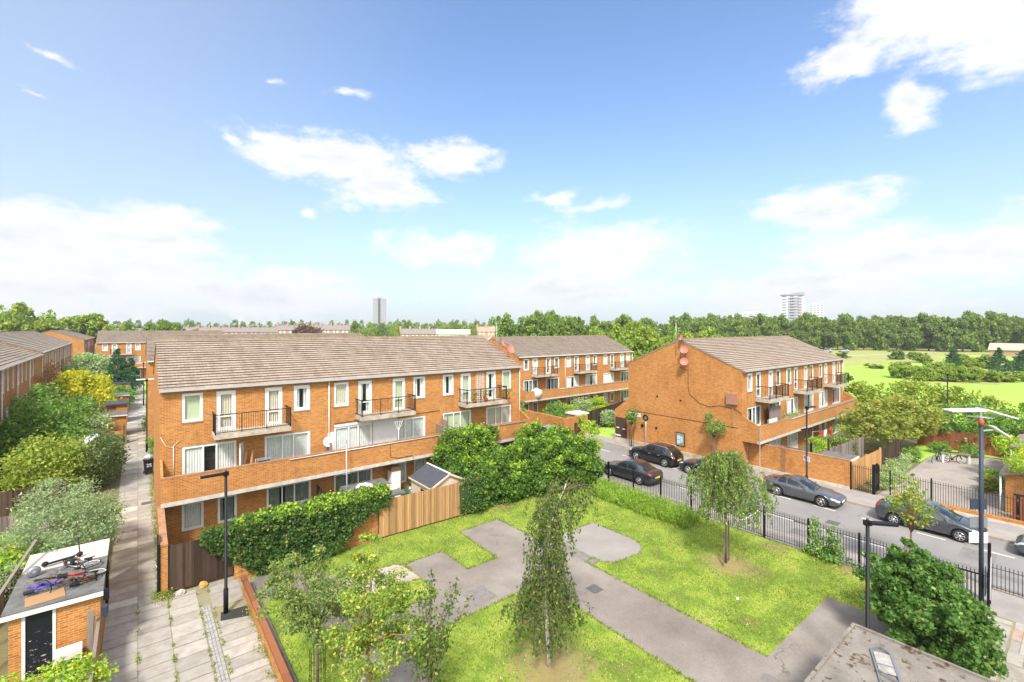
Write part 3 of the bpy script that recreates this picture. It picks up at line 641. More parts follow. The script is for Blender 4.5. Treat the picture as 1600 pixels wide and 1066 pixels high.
def house_block(name, label, x0, y0, dz, L_=23.0, y_par=-1.35, detail=True, wing=(True, True), tile='tile', curtains=None, front=True,
                par_top=3.85, floor1=None, left_solid=False, base=-0.6):
    t = thing(name, label, 'block of flats', (x0, y0, dz))
    cs = curtains or ['net', 'dark', 'net', 'cream']
    nu = int(L_/UNIT+0.2); D = HALF*2
    top, mid, low = [], [], []
    for u in range(nu):
        X = 0.89+u*UNIT
        top += [(X, X+0.89, 6.2, 7.65, 'w'), (X+1.48, X+2.37, 5.55, 7.65, 'd'), (X+3.77, X+4.66, 5.55, 7.65, 'd'), (X+5.26, X+6.15, 6.2, 7.65, 'w')]
        mid += [(X, X+2.4, 3.3, 4.97, 'a'), (X+3.76, X+6.17, 3.3, 4.97, 'b')]
        low += [(X, X+0.93, 0.7, 2.1, 'w'), (X+1.54, X+2.42, 0.7, 2.1, 'w'), (X+3.85, X+6.2, 0.15, 2.1, 'c')] if u % 2 == 0 else \
               [(X, X+2.4, 0.15, 2.1, 'c'), (X+3.82, X+4.75, 0.7, 2.1, 'w'), (X+5.3, X+6.2, 0.7, 2.1, 'w')]
    ops = [o[:4] for o in top+mid+low] if front else []
    w = MB()
    wall_open(w, 0, L_, base, EAVE-0.02, ops)
    for X, s_ in ((0, 1), (L_, -1)):        # gables
        poly = [(0, base), (0, EAVE-0.03), (HALF, RIDGE-0.03), (D, EAVE-0.03), (D, base)]
        w.face([(X, a, b) for a, b in (poly if s_ > 0 else poly[::-1])])
    w.face([(L_, D, base), (0, D, base), (0, D, EAVE-0.03), (L_, D, EAVE-0.03)])
    wl = w.build('wall', M['brick'], t)
    roof(t, L_, tile=tile, jitter=0.006)
    g = MB().box(0.05, L_-0.02, -0.045, -0.003, EAVE-0.16, EAVE-0.03)
    g.build('fascia', M['dirty_white'], t)
    MB().box(-0.03, L_+0.03, -0.29, -0.215, EAVE-0.13, EAVE-0.035).build('gutter', M['galv'] if tile == 'tile' else M['dirty_white'], t)
    if not front: return t
    # terrace: floor slab, edge beam, brick parapet and end wings
    MB().box(0.11, L_-0.11, y_par+0.2, 0, 2.46, 2.62).build('terrace_floor', M['conc'], t)
    MB().box(0.0, L_, y_par-0.012, y_par+0.22, 2.5, 2.7).build('edge_beam', M['conc_pale'], t)
    pm = MB().box(0.0, L_, y_par, y_par+0.21, 2.7, par_top-0.05)
    pm.build('parapet', M['brick'], t)
    nn = int(L_/0.45); cp = MB()
    for i in range(nn): cp.box(L_*i/nn, L_*(i+1)/nn-0.006, y_par-0.004, y_par+0.235, par_top-0.05, par_top+rng.uniform(0.0, 0.012))
    cp.build('coping', M['brick_old'], t)
    for X in (0, L_-0.105):
        zb = base if (X == 0 and left_solid) else 2.5
        MB().xprism([(0, zb), (0, 4.5), (y_par+0.25, par_top+0.08), (y_par+0.212, par_top), (y_par+0.212, zb)], X, X+0.105).build('end_wing', M['brick'], t)
    for o in top:
        c = rng.choice(cs)
        if o[4] == 'w': window(t, o[0], o[2], o[1]-o[0], o[3]-o[2], (-1,) if rng.random() < .4 else (1.0,), c, fr=0.13)
        else: window(t, o[0], o[2], o[1]-o[0], o[3]-o[2], (-1,), c, fr=0.14, transom=0.75, part='balcony_door')
    for o in mid:
        c = rng.choice(cs)
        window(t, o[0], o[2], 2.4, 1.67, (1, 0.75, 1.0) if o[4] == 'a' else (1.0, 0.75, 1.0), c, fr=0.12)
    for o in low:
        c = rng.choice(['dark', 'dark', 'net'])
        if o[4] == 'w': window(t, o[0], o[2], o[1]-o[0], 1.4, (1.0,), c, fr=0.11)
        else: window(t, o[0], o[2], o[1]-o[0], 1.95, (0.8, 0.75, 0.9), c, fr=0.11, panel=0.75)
    sl = MB()
    for o in top:
        if o[4] == 'w': sl.box(o[0]-0.02, o[1]+0.02, -0.03, -0.002, o[2]-0.07, o[2]-0.005)
    sl.build('sill', M['brick_old'], t)
    for u in range(nu):
        X = 0.89+u*UNIT; balcony(t, X+1.27, X+4.86)
    for u in range(nu):
        if u % 2 == 0 or u == nu-1:
            X = 0.15+(u+1)*UNIT+(0.43 if u < nu-1 else 0.2)
            X = min(X, L_-0.08)
            MB().tube([(X, -0.06, 2.65), (X, -0.06, EAVE-0.14)], 0.035, 8).build('drainpipe', M['dirty_white'], t)
    MB().tube([(5.6, y_par-0.04, par_top-0.06), (L_-0.6, y_par-0.04, par_top-0.06)], 0.028, 6).build('conduit', M['galv'], t)
    # dividers between the flats
    for u in (range(1, nu) if left_solid else ()):
        X = u*UNIT+0.38
        MB().box(X-0.05, X+0.05, y_par+0.22, -0.005, 2.62, 4.3).build('terrace_screen', M['wood_grey'], t)
    return t

B1 = house_block('maisonette_block', 'three storey orange brick block behind the ivy covered garden wall, nearest of all', 0.84, 28.8, 0.0,
                 y_par=-1.35, left_solid=True, curtains=['net', 'gap', 'cream', 'net', 'blind', 'gap'], par_top=3.87)
B2 = house_block('maisonette_block', 'brick block seen end on and by its roof behind the nearest block', 0.7, 54.6, 0.0, L_=22.0, tile='tile_grey', front=False)
RB = house_block('maisonette_block', 'orange brick block whose blank gable stands along the road, facing the park', 36.35, 17.07, -0.25, L_=22.7,
                 y_par=-1.35, curtains=['net', 'dark', 'gap', 'dark', 'gap'], par_top=3.8)
B3 = house_block('maisonette_block', 'brick block with three balconies farther up the road between the two big blocks', 36.55, 44.5, -0.55, L_=22.7,
                 y_par=-1.45, tile='tile_grey', curtains=['dark', 'gap', 'dark', 'net'], par_top=3.75)
for b, c in ((B1, 0), (RB, 1), (B3, 1)): b['group'] = 'orange brick maisonette blocks'
# white painted panel, open door leaf and curtain door on the nearest block
MB().box(8.05, 8.43, -0.03, -0.004, 2.7, 4.7).box(8.43, 11.9, -0.028, -0.002, 4.97, 5.1).box(10.85, 12.5, -0.03, -0.004, 2.7, 5.08).build('painted_panel', M['render'], B1)
dl = MB().box(0, 0.06, -0.7, 0, 0, 1.95).build('open_door', M['white'], B1, (3.58, -0.02, 2.95), rot=(0, 0, R(-22)))
MB().box(-0.004, 0.064, -0.6, -0.1, 0.15, 1.8).build('pane', M['glass'], dl)
window(B1, 2.9, 5.0, 0.01, 0.01) if False else None
# trellis between the balcony doors at the far end of the nearest block
tr = MB()
for k in range(14):
    tr.bar((18.75+0.0, -0.03, 5.7+k*0.145), (19.45, -0.03, 5.7+k*0.145), 0.02, 0.02)
for k in range(6): tr.bar((18.75+k*0.14, -0.045, 5.65), (18.75+k*0.14, -0.045, 7.6), 0.02, 0.02)
tr.build('trellis', M['white'], B1)
MB().bar((15.9, -0.75, 2.62), (15.9, -0.75, 4.95), 0.06).bar((15.9, -0.05, 2.62), (15.9, -0.05, 4.8), 0.06).box(15.87, 15.93, -0.75, -0.05, 2.9, 4.55).build('screen', M['wood_grey'], B1)
cb = MB()
cb.tube([(0.02, -0.03, 5.6), (0.25, -0.03, 5.1), (0.5, -0.03, 5.02), (0.75, -0.03, 5.3)], 0.012, 5).tube([(0.55, -0.03, 5.05), (0.55, -0.03, 3.4)], 0.02, 6)
cb.build('cable', M['dirty_white'], B1)
cb = MB().tube([(11.4, -1.38, 3.75), (11.42, -1.38, 2.95), (12.0, -1.38, 2.8), (12.9, -1.39, 2.82), (13.0, -1.39, 2.6)], 0.014, 5)
cb.tube([(8.4, -0.04, 5.2), (11.0, -0.04, 5.26), (13.3, -0.04, 5.16), (15.7, -0.04, 5.2)], 0.016, 5); cb.build('cable', M['copper'], B1)
# lower side wall of the nearest block stepping down to the garden wall
sw = MB().xprism([(-1.13, -0.1), (-1.13, 2.5), (-4.3, 2.02), (-4.9, 2.02), (-4.9, -0.1)], -0.12, 0.12)
sw.build('side_wall', M['brick'], B1)
cp = MB()
for k in range(12):
    a = -1.16-k*0.27; z = 2.5+(a+1.13)*0.151
    cp.xprism([(a, z+0.005), (a, z+0.075), (a-0.26, z-0.041+0.075), (a-0.26, z-0.041+0.005)], -0.13, 0.13)
cp.box(-0.13, 0.13, -4.92, -4.42, 2.03, 2.1).build('coping', M['brick_old'], B1)

def dish(label, loc, az, d=0.8, tilt=25, mount=None):
    t = thing('satellite_dish', label, 'satellite dish', loc, az, 'red satellite dishes on the gables')
    m = MB(); pr = [(d/2*i/7, 0.0+0.17*d*(i/7)**2) for i in range(8)]
    m.lathe([(max(r_, 0.002), -h) for r_, h in pr][::-1]+[(max(r_, 0.002), -h+0.012) for r_, h in pr], (0, 0, 0), 'y', 24)
    m.build('dish', M['dish'], t, rot=(R(-tilt), 0, 0))
    MB().tube([(0, -0.16*d, -d*0.48), (0, -d*0.52, -0.05)], 0.012, 6).tube([(0, -d*0.5, -0.05), (0, -d*0.62, -0.02)], 0.03, 8).build('arm', M['grey_metal'], t)
    MB().tube([(0, 0.04, 0), (0, 0.12, -0.05), (0, 0.12, -0.9 if mount is None else mount)], 0.022, 6).build('bracket', M['grey_metal'], t)
    return t
def aerial(label, loc, h, arms=((0.1, 0.9), (0.45, 0.6)), rz=0):
    t = thing('aerial', label, 'tv aerial', loc, rz)
    MB().tube([(0, 0, 0), (0, 0, h)], 0.022, 6).build('mast', M['galv'], t)
    e = MB()
    for dz, ln in arms:
        z = h-dz; e.bar((-ln/2, 0, z), (ln/2, 0, z), 0.018)
        for k in range(9): e.bar((-ln/2+ln*k/8, -0.16, z), (-ln/2+ln*k/8, 0.16, z), 0.01)
    e.build('antenna', M['galv'], t); return t
# roof verge of the nearest block: dishes and aerial at the far gable
dish('right hand salmon satellite dish on the near roof verge', (23.7, 30.0, 9.25), 10, 0.86, mount=-1.0)
dish('left hand salmon dish beside the aerial mast on the near roof verge', (23.75, 31.2, 9.72), 38, 0.8, mount=-1.0)
aerial('grey aerial mast on the roof verge beside the two salmon dishes', (23.72, 31.75, 9.0), 2.35, ((0.03, 0.3), (0.5, 0.45)), 40)
aerial('short grey aerial next to the taller mast by the salmon dishes', (23.75, 32.6, 9.4), 1.1, ((0.05, 0.4), (0.4, 0.3)), 20)
aerial('tall thin aerial pole on the road gable, left of the three stacked dishes', (36.28, 22.7, 8.5), 3.15, ((0.05, 0.25),), 0)
dish('topmost of the three stacked dishes, standing edge on above the road gable apex', (36.15, 22.0, 10.15), -125, 0.68, mount=-1.2)
dish('middle of the three stacked dishes on the blank road gable', (36.0, 21.7, 9.1), -75, 0.68, mount=-0.6)
dish('lowest of the three stacked dishes on the blank road gable', (35.95, 21.75, 8.1), -55, 0.68, mount=0.2)
# things fixed to the road gable (parts of that block); local x<0 is towards the road
g = MB(); zz = lambda y, z: (-0.02, y-17.07, z+0.25)
g.tube([zz(21.6, 7.9), zz(21.58, 5.9), zz(21.45, 5.4), zz(20.6, 4.75), zz(19.7, 4.55), zz(18.9, 4.75), zz(18.2, 4.7), zz(17.6, 4.62), zz(17.1, 4.35)], 0.02, 5)
g.tube([zz(22.3, 9.0), zz(22.3, 7.5), zz(21.6, 7.4)], 0.014, 5); g.build('cable', M['copper'], RB)
MB().box(-0.22, -0.003, 0.3, 1.15, 5.25, 6.1).build('meter_cabinet', M['rust_box'], RB)
MB().box(-0.05, -0.003, 0.68, 0.75, 3.5, 5.25).build('duct', M['rust_box'], RB)
MB().box(-0.022, -0.002, 0.3, 10.7, 3.43, 3.47).build('movement_joint', M['copper'], RB)
ss = MB().box(-0.045, -0.003, 9.3, 10.6, 2.93, 3.28).build('street_sign', M['dirty_white'], RB)
MB().box(-0.05, -0.046, 9.45, 10.45, 3.13, 3.2).box(-0.05, -0.046, 9.9, 10.4, 3.0, 3.05).build('lettering', M['rust_box'], ss)
MB().xprism([(10.7, -.3), (10.7, 4.5), (12.3, 3.3), (12.3, -.3)], 0, .2).build('rear_wing', M['brick'], RB)
MB().box(-0.06, -0.003, -1.35, -1.31, 0.4, 3.75).build('conduit_drop', M['galv'], RB)
fl = MB()
for y, z, r_ in ((26.2, 1.96, 0.14), (24.7, 2.0, 0.11), (22.3, 4.75, 0.08), (24.6, 4.85, 0.08)): fl.lathe([(0.001, -0.06), (r_, -0.05), (r_, 0)], (-0.002, y-17.07, z+0.25), 'x', 12)
fl.build('flue', M['dark_in'], RB)
bd = thing('notice_board', 'black framed notice board with white and blue posters on the blank brick gable', 'notice board', (36.29, 22.3, 0.85))
MB().box(-0.0, 0.04, -0.42, 0.42, 0, 1.15).build('frame', M['black'], bd)
MB().box(-0.012, 0.0, -0.36, 0.36, 0.06, 1.09).build('board', M['net_dark'], bd)
MB().box(-0.02, -0.013, 0.0, 0.3, 0.55, 0.9).box(-0.02, -0.013, 0.02, 0.28, 0.2, 0.5).box(-0.02, -0.013, -0.22, -0.04, 0.3, 0.85).build('poster', mat('pale_blue_paper', (0.46, 0.56, 0.60), 0.8), bd)
bd = thing('timber_gate', 'tall dark board with small white notices at the far end of the brick gable', 'gate', (36.28, 28.6, 0.3))
MB().box(0, 0.05, -0.65, 0.65, 0, 2.05).build('board', M['wood_dark'], bd)
MB().box(-0.01, -0.001, -0.5, -0.2, 0.95, 1.05).box(-0.01, -0.001, 0.2, 0.5, 1.0, 1.1).box(-0.01, -0.001, 0.0, 0.7, 0.25, 0.38).build('notice', M['plate_w'], bd)
# round road sign seen from behind on its grey post
rs = thing('road_sign', 'round dark backed road sign on a pale grey post by the brick gable', 'road sign', (35.9, 25.5, 0.1))
MB().tube([(0, 0, 0), (0, 0, 2.75)], 0.035, 8).build('post', M['galv'], rs)
MB().lathe([(0.002, 0.0), (0.3, 0.0), (0.3, 0.02), (0.002, 0.02)], (-0.06, 0, 2.75), 'x', 24).build('sign_plate', M['black'], rs)
MB().lathe([(0.002, 0.0), (0.15, 0.0)], (-0.065, 0, 2.72), 'x', 20).build('sign_face', M['grey_metal'], rs)

# ---------------- the long terrace on the left and the blocks closing the view
def terrace(name, label, loc, rz, L_, eave, ridge, half, windows, tile='tile_grey', pipes=()):
    """facade along local +x looking to local -y"""
    t = thing(name, label, 'terrace', loc, rz)
    w = MB(); D = 2*half
    wall_open(w, 0, L_, -0.1, eave-0.02, [(a, a+b, c, c+d) for a, b, c, d in windows])
    for X, s_ in ((0, 1), (L_, -1)):
        poly = [(0, -0.1), (0, eave-.03), (half, ridge-.03), (D, eave-.03), (D, -0.1)]
        w.face([(X, a, b) for a, b in (poly if s_ > 0 else poly[::-1])])
    w.face([(L_, D, -0.1), (0, D, -0.1), (0, D, eave-.03), (L_, D, eave-.03)])
    w.build('wall', M['brick'], t); roof(t, L_, eave, ridge, half, tile, n=16, jitter=0.004)
    MB().box(0, L_, -0.29, -0.2, eave-.13, eave-.03).build('gutter', M['galv'], t)
    for a, b, c, d in windows: window(t, a, c, b, d, (1.0,) if b < 1.2 else (1, .8), rng.choice(['net', 'net', 'dark']), fr=0.1, y=-0.015)
    for x in pipes: MB().tube([(x, -0.06, 0), (x, -0.06, eave-0.1)], 0.05, 6).build('drainpipe', M['dirty_white'], t)
    return t
def wins(L_, U=7.5, tall=1.9, z2=5.8, z1=3.0):
    o = []
    x = 1.2
    while x+5.5 < L_:
        for dx in (0, 3.0, 5.0): o.append((x+dx, 0.85, z2, tall))
        for dx in (0.2, 4.2): o.append((x+dx, 1.5, z1, 1.5))
        o.append((x+0.2, 1.6, 0.7, 1.4)); x += U
    return o
# facade faces +x: rotate so local x runs towards -Y
TA = terrace('brick_terrace', 'long orange brick terrace with white windows at the left edge, nearer section', (-7.92, 41.5, 0), 91.5, 35.3, 7.95, 10.1, 5.5, wins(35.3), pipes=(3.4, 11.0, 18.4, 25.9))
TB = terrace('brick_terrace', 'second section of the left brick terrace, its roof line a step higher', (-8.84, 76.8, 0), 91.5, 50, 8.15, 10.35, 5.5, wins(50), pipes=(1, 8.5, 16, 23.5, 31, 38.5, 46))
TC = terrace('brick_terrace', 'gable ended brick house row beyond the left terrace', (-10.2, 154, 0), 90, 36, 8.1, 10.3, 6.0, wins(36), pipes=(1, 12, 24))
TD = terrace('brick_house', 'brick house whose plain gable shows left of the end block', (-6.2, 172, 0), 0, 0.6, 8.1, 10.2, 6.5, [])
TD.location = (-8.2, 172, 0)
far = house_block('maisonette_block', 'brick block closing the far end of the footpath, pale windows and low brick wall', -6.6, 127, 0.0, L_=22.7, tile='tile_grey', y_par=-1.5, curtains=['net'])
# ================================================================ foliage
def leaf_verts(P, size, rg, asp=0.55, flat=0.0, along=None):
    n = len(P); a = rg.normal(size=(n, 3)); 
    if along is not None: a = a*0.35+along
    a[:, 2] *= (1-flat); a /= np.linalg.norm(a, axis=1)[:, None]+1e-9
    b = rg.normal(size=(n, 3)); b -= a*np.sum(a*b, axis=1)[:, None]; b /= np.linalg.norm(b, axis=1)[:, None]+1e-9
    s = size*(0.5+1.0*rg.random(n))[:, None]
    v = np.empty((n, 4, 3), np.float32)
    v[:, 0] = P-a*s*.5; v[:, 1] = P+b*s*asp*.5; v[:, 2] = P+a*s*.5; v[:, 3] = P-b*s*asp*.5
    return v.reshape(-1, 3)
def mesh_quads(name, V, m, nper=4):
    n = len(V)//nper; me = bpy.data.meshes.new(name)
    me.vertices.add(len(V)); me.vertices.foreach_set('co', V.astype(np.float32).ravel())
    me.loops.add(n*nper); me.loops.foreach_set('vertex_index', np.arange(n*nper, dtype=np.int32))
    me.polygons.add(n); me.polygons.foreach_set('loop_start', np.arange(n, dtype=np.int32)*nper)
    me.polygons.foreach_set('loop_total', np.full(n, nper, np.int32))
    me.materials.append(m); me.update(calc_edges=True); return me
def clump_pts(blobs, n, rg, nclump=60, spread=0.22, shell=0.55):
    """leaf centres gathered in clumps on and inside a set of ellipsoids (cx,cy,cz,rx,ry,rz)"""
    B = np.array(blobs, float); wt = (B[:, 3]*B[:, 4]*B[:, 5])**(2/3); wt /= wt.sum()
    bi = rg.choice(len(B), nclump, p=wt)
    d = rg.normal(size=(nclump, 3)); d /= np.linalg.norm(d, axis=1)[:, None]
    rad = shell+(1-shell)*rg.random(nclump)**0.6
    C = B[bi, :3]+d*B[bi, 3:6]*rad[:, None]
    ci = rg.integers(0, nclump, n); sc = B[bi[ci], 3:6].mean(axis=1)*spread*(0.6+0.8*rg.random(nclump))[ci]
    q = rg.normal(size=(n, 3)); q /= np.linalg.norm(q, axis=1)[:, None]; q *= rg.random(n)[:, None]**0.45*1.6
    q[:, 2] *= 0.7
    return C[ci]+q*sc[:, None], C
def crown(name, blobs, n, size, m, seed, parent=None, nclump=60, spread=0.22, shell=0.55, asp=0.55, flat=0.2):
    rg = np.random.default_rng(seed); P, C = clump_pts(blobs, n, rg, nclump, spread, shell)
    zmin = 0.03
    return mesh_quads(name, leaf_verts(P, size, rg, asp, flat), m), C
def limbs(mb, base, C, rg, r0=0.05, k=14):
    idx = rg.choice(len(C), min(k, len(C)), replace=False)
    for i in idx:
        c = Vector(C[i]); b = Vector(base); mid = b.lerp(c, 0.5)+Vector((0, 0, 0.12*(c-b).length))*(1 if c.z > b.z else -.3)
        mb.tube([b, mid, c], [r0, r0*0.6, r0*0.2], 5)
def tree(name, label, cat, loc, th, tr, blobs, n, size, m, seed, bark='bark', group=None, nclump=60, spread=0.22, shell=0.5, k=14, lean=(0, 0), asp=0.55, rz=0):
    t = thing(name, label, cat, loc, rz, group); rg = np.random.default_rng(seed+1)
    me, C = crown('crown', blobs, n, size, m, seed, None, nclump, spread, shell, asp)
    mb = MB(); top = Vector((lean[0], lean[1], th))
    mb.tube([(0, 0, -0.05), (lean[0]*.3, lean[1]*.3, th*.4), tuple(top)], [tr*1.25, tr, tr*.7], 9)
    limbs(mb, top, C, rg, tr*.5, k); mb.build('trunk', M[bark], t)
    link('crown', me, t); return t
def bush(name, label, loc, blobs, n, size, m, seed, cat='bush', group=None, nclump=60, spread=0.25, shell=0.55, asp=0.55, stems=6, rz=0):
    t = thing(name, label, cat, loc, rz, group); me, C = crown('foliage', blobs, n, size, m, seed, None, nclump, spread, shell, asp)
    rg = np.random.default_rng(seed+5); mb = MB(); limbs(mb, (0, 0, 0), C, rg, 0.03, stems); mb.build('stems', M['bark'], t)
    link('foliage', me, t); return t
def sprigs(mb_pts, rg, starts, length, up, n, size, m, name, parent, asp=.5):
    pass

# --- weeping birch in the middle of the lawn: arching white stem and hanging strands
def weeping(label, loc, stem, strands, n_per, size, m, seed, stem_mat, r0, name='birch_tree', guard=False, rz=0):
    t = thing(name, label, 'tree', loc, rz); rg = np.random.default_rng(seed)
    mb = MB(); pts = [Vector(p) for p in stem]; nn = len(pts)
    mb.tube(pts, [r0*(1-i/(nn-1)*0.85) for i in range(nn)], 10)
    tw = MB(); P = []; A = []
    for (h0, h1, rad0, rad1, cnt, l0, l1) in strands:
        for _ in range(cnt):
            h = rg.uniform(h0, h1); f = (h-h0)/(h1-h0+1e-6)
            # base point on stem at height h
            b = pts[-1]
            for i in range(nn-1):
                if pts[i].z <= h <= pts[i+1].z: b = pts[i].lerp(pts[i+1], (h-pts[i].z)/(pts[i+1].z-pts[i].z)); break
            a = rg.uniform(0, 2*math.pi); rr = (rad0+(rad1-rad0)*f)*rg.uniform(0.35, 1.0)
            tip = Vector((b.x+math.cos(a)*rr, b.y+math.sin(a)*rr, b.z+rr*rg.uniform(0.0, 0.45)))
            ln = rg.uniform(l0, l1); end = tip+Vector((math.cos(a)*.18, math.sin(a)*.18, -ln))
            end.z = max(end.z, 0.5)
            tw.tube([b, b.lerp(tip, .6)+Vector((0, 0, rr*.15)), tip, tip.lerp(end, .5)+Vector((math.cos(a)*.08, math.sin(a)*.08, 0)), end], [0.014, 0.01, 0.007, 0.004, 0.002], 4, cap=False)
            k = int(n_per*(0.5+ln)); u = rg.random(k)
            for q in u:
                s0 = (tip if q > .25 else b.lerp(tip, .35+q*2.6)); c = tip.lerp(end, (q-.25)/.75) if q > .25 else s0
                P.append((c.x+rg.normal()*.05, c.y+rg.normal()*.05, c.z+rg.normal()*.05))
    P = np.array(P); mb.build('trunk', M[stem_mat], t); tw.build('branches', M['bark'], t)
    dn = np.tile(np.array([[0, 0, -0.8]]), (len(P), 1))
    link('crown', mesh_quads('crown', leaf_verts(P, size, rg, .62, 0, dn), m), t)
    return t
weeping('weeping birch with a leaning white stem standing in the middle of the lawn', (10.45, 11.15, 0),
        [(0, 0, 0), (-.02, 0, .6), (-.05, .05, 1.6), (-.05, .05, 2.6), (.02, .1, 3.6), (.12, .1, 4.3), (.32, .05, 4.9), (.62, .0, 5.45), (.8, 0, 5.75)],
        [(0.5, 1.1, .35, .5, 16, .1, .35), (1.1, 1.9, 1.1, 1.6, 58, .1, .5), (1.9, 2.9, 1.2, .8, 62, .4, 1.0), (2.9, 4.2, .7, .6, 50, .8, 1.6), (4.2, 5.75, .75, 1.15, 64, .5, 1.6)],
        36, 0.09, L['birch'], 11, 'bark_white', 0.085)
MB()
b2 = weeping('young weeping birch tied to stakes on the lawn by the railings', (21.5, 10.85, 0),
        [(0, 0, 0), (0, 0, 1.0), (.02, 0, 2.2), (.05, .02, 3.4), (.1, .02, 4.4), (.15, 0, 5.1)],
        [(2.2, 3.3, 1.7, 2.05, 90, .3, 1.0), (3.3, 4.3, 1.9, 1.4, 105, .5, 1.4), (4.3, 5.1, 1.3, .6, 85, .4, 1.3)],
        36, 0.1, L['birch2'], 12, 'bark', 0.06)
MB().bar((-.45, -.1, 0), (-.1, 0, 1.3), .06).bar((.28, .0, 0), (.25, 0, 1.9), .05).build('stake', M['bark'], b2)

# --- thin foreground trees by the low wall
def slim_tree(label, loc, h, blobs, n, size, m, seed, bark='bark', tr=.05, guard=True, k=20):
    t = tree('young_tree', label, 'tree', loc, h, tr, blobs, n, size, m, seed, bark, nclump=90, spread=.16, shell=.25, k=k)
    if guard:
        g = MB()
        for j in range(14):
            a = 2*math.pi*j/14; g.bar((.22*math.cos(a), .22*math.sin(a), 0), (.22*math.cos(a), .22*math.sin(a), 1.5), .008)
        for z in (0.02, .5, 1.0, 1.48): g.tube([(.22*math.cos(2*math.pi*j/14), .22*math.sin(2*math.pi*j/14), z) for j in range(15)], .006, 4)
        g.build('tree_guard', M['iron'], t)
    return t
slim_tree('small grey green cherry tree in a wire guard beside the low timber topped wall', (4.15, 14.4, 0), 2.2,
          [(0, 0, 3.1, 1.45, 1.45, 1.05), (-.4, .6, 3.5, 1.0, 1.0, .8), (.4, -.1, 2.5, 1.3, 1.2, .6)], 10500, .085, L['cherry'], 21)
slim_tree('yellow green pear tree with upright shoots in the left foreground of the lawn', (4.75, 12.0, 0), 2.6,
          [(0, 0, 3.6, 1.0, 1.0, 1.35), (.1, .3, 4.8, .4, .4, .9), (.3, 0, 2.7, 1.45, 1.35, 1.0), (.6, .3, 3.3, 1.1, 1.0, .8)], 12500, .085, L['pear'], 22, 'bark_orange')
t = thing('young_tree', 'dark leaved sapling with long bare arching shoots rising over the path', 'tree', (6.1, 11.2, 0)); rg = np.random.default_rng(31)
mb = MB(); P = []
for (dx, dy, top) in ((.15, .1, 4.3), (.7, -.1, 4.0), (.95, .25, 3.5), (-.15, .2, 3.9), (.35, .5, 3.6), (1.3, .2, 3.1), (-.3, -.2, 3.2), (.2, -.4, 3.0), (-.6, .3, 2.6), (.6, .6, 2.4)):
    a, b, c, d = Vector((0, 0, 0)), Vector((dx*.2, dy*.2, top*.45)), Vector((dx*.55, dy*.6, top*.8)), Vector((dx*1.15, dy*1.1, top))
    mb.tube([a, b, c, d], [.03, .022, .014, .004], 6)
    for _ in range(150):
        u = rg.random(); p = b.lerp(c, u*2) if u < .5 else c.lerp(d, u*2-1); s_ = .16*(1.3-u)
        P.append((p.x+rg.normal()*s_, p.y+rg.normal()*s_, p.z+rg.normal()*s_))
mb.build('stems', M['bark'], t); link('crown', mesh_quads('crown', leaf_verts(np.array(P), .1, rg, .6, 0), L['birch']), t)
slim_tree('street sapling in a mesh guard on the pavement outside the railings', (26.25, 5.05, 0), 2.1,
          [(0, 0, 3.3, .85, .85, .9), (0, .1, 4.2, .4, .4, .5)], 1500, .12, L['pear'], 23, 'bark_orange', .05)
slim_tree('thin young street tree with bright green crown in front of the brick gable', (35.6, 18.95, .1), 2.2,
          [(0, 0, 3.0, .9, .9, .7), (.2, .5, 3.7, .4, .4, .5), (-.3, -.6, 3.3, .5, .5, .4)], 900, .16, L['bush'], 24, 'bark', .06)
slim_tree('slender staked tree with a small round crown at the far end of the pavement', (35.4, 26.7, .1), 1.9,
          [(0, 0, 2.75, .62, .62, .7)], 1200, .13, L['bush'], 25, 'bark', .035)
slim_tree('small light green tree growing behind the brick garden wall, left of the bright shrub', (28.7, 35.0, 0), 1.6,
          [(0, 0, 2.7, 1.0, 1.0, 1.2)], 1100, .16, L['bush'], 26, 'bark', .05, guard=False)

M['core'] = mat('hedge_core_shade', (0.035, 0.07, 0.015), 0.95, var=0.5, vscale=9)  # shade between the leaves, put into the colour of a solid core
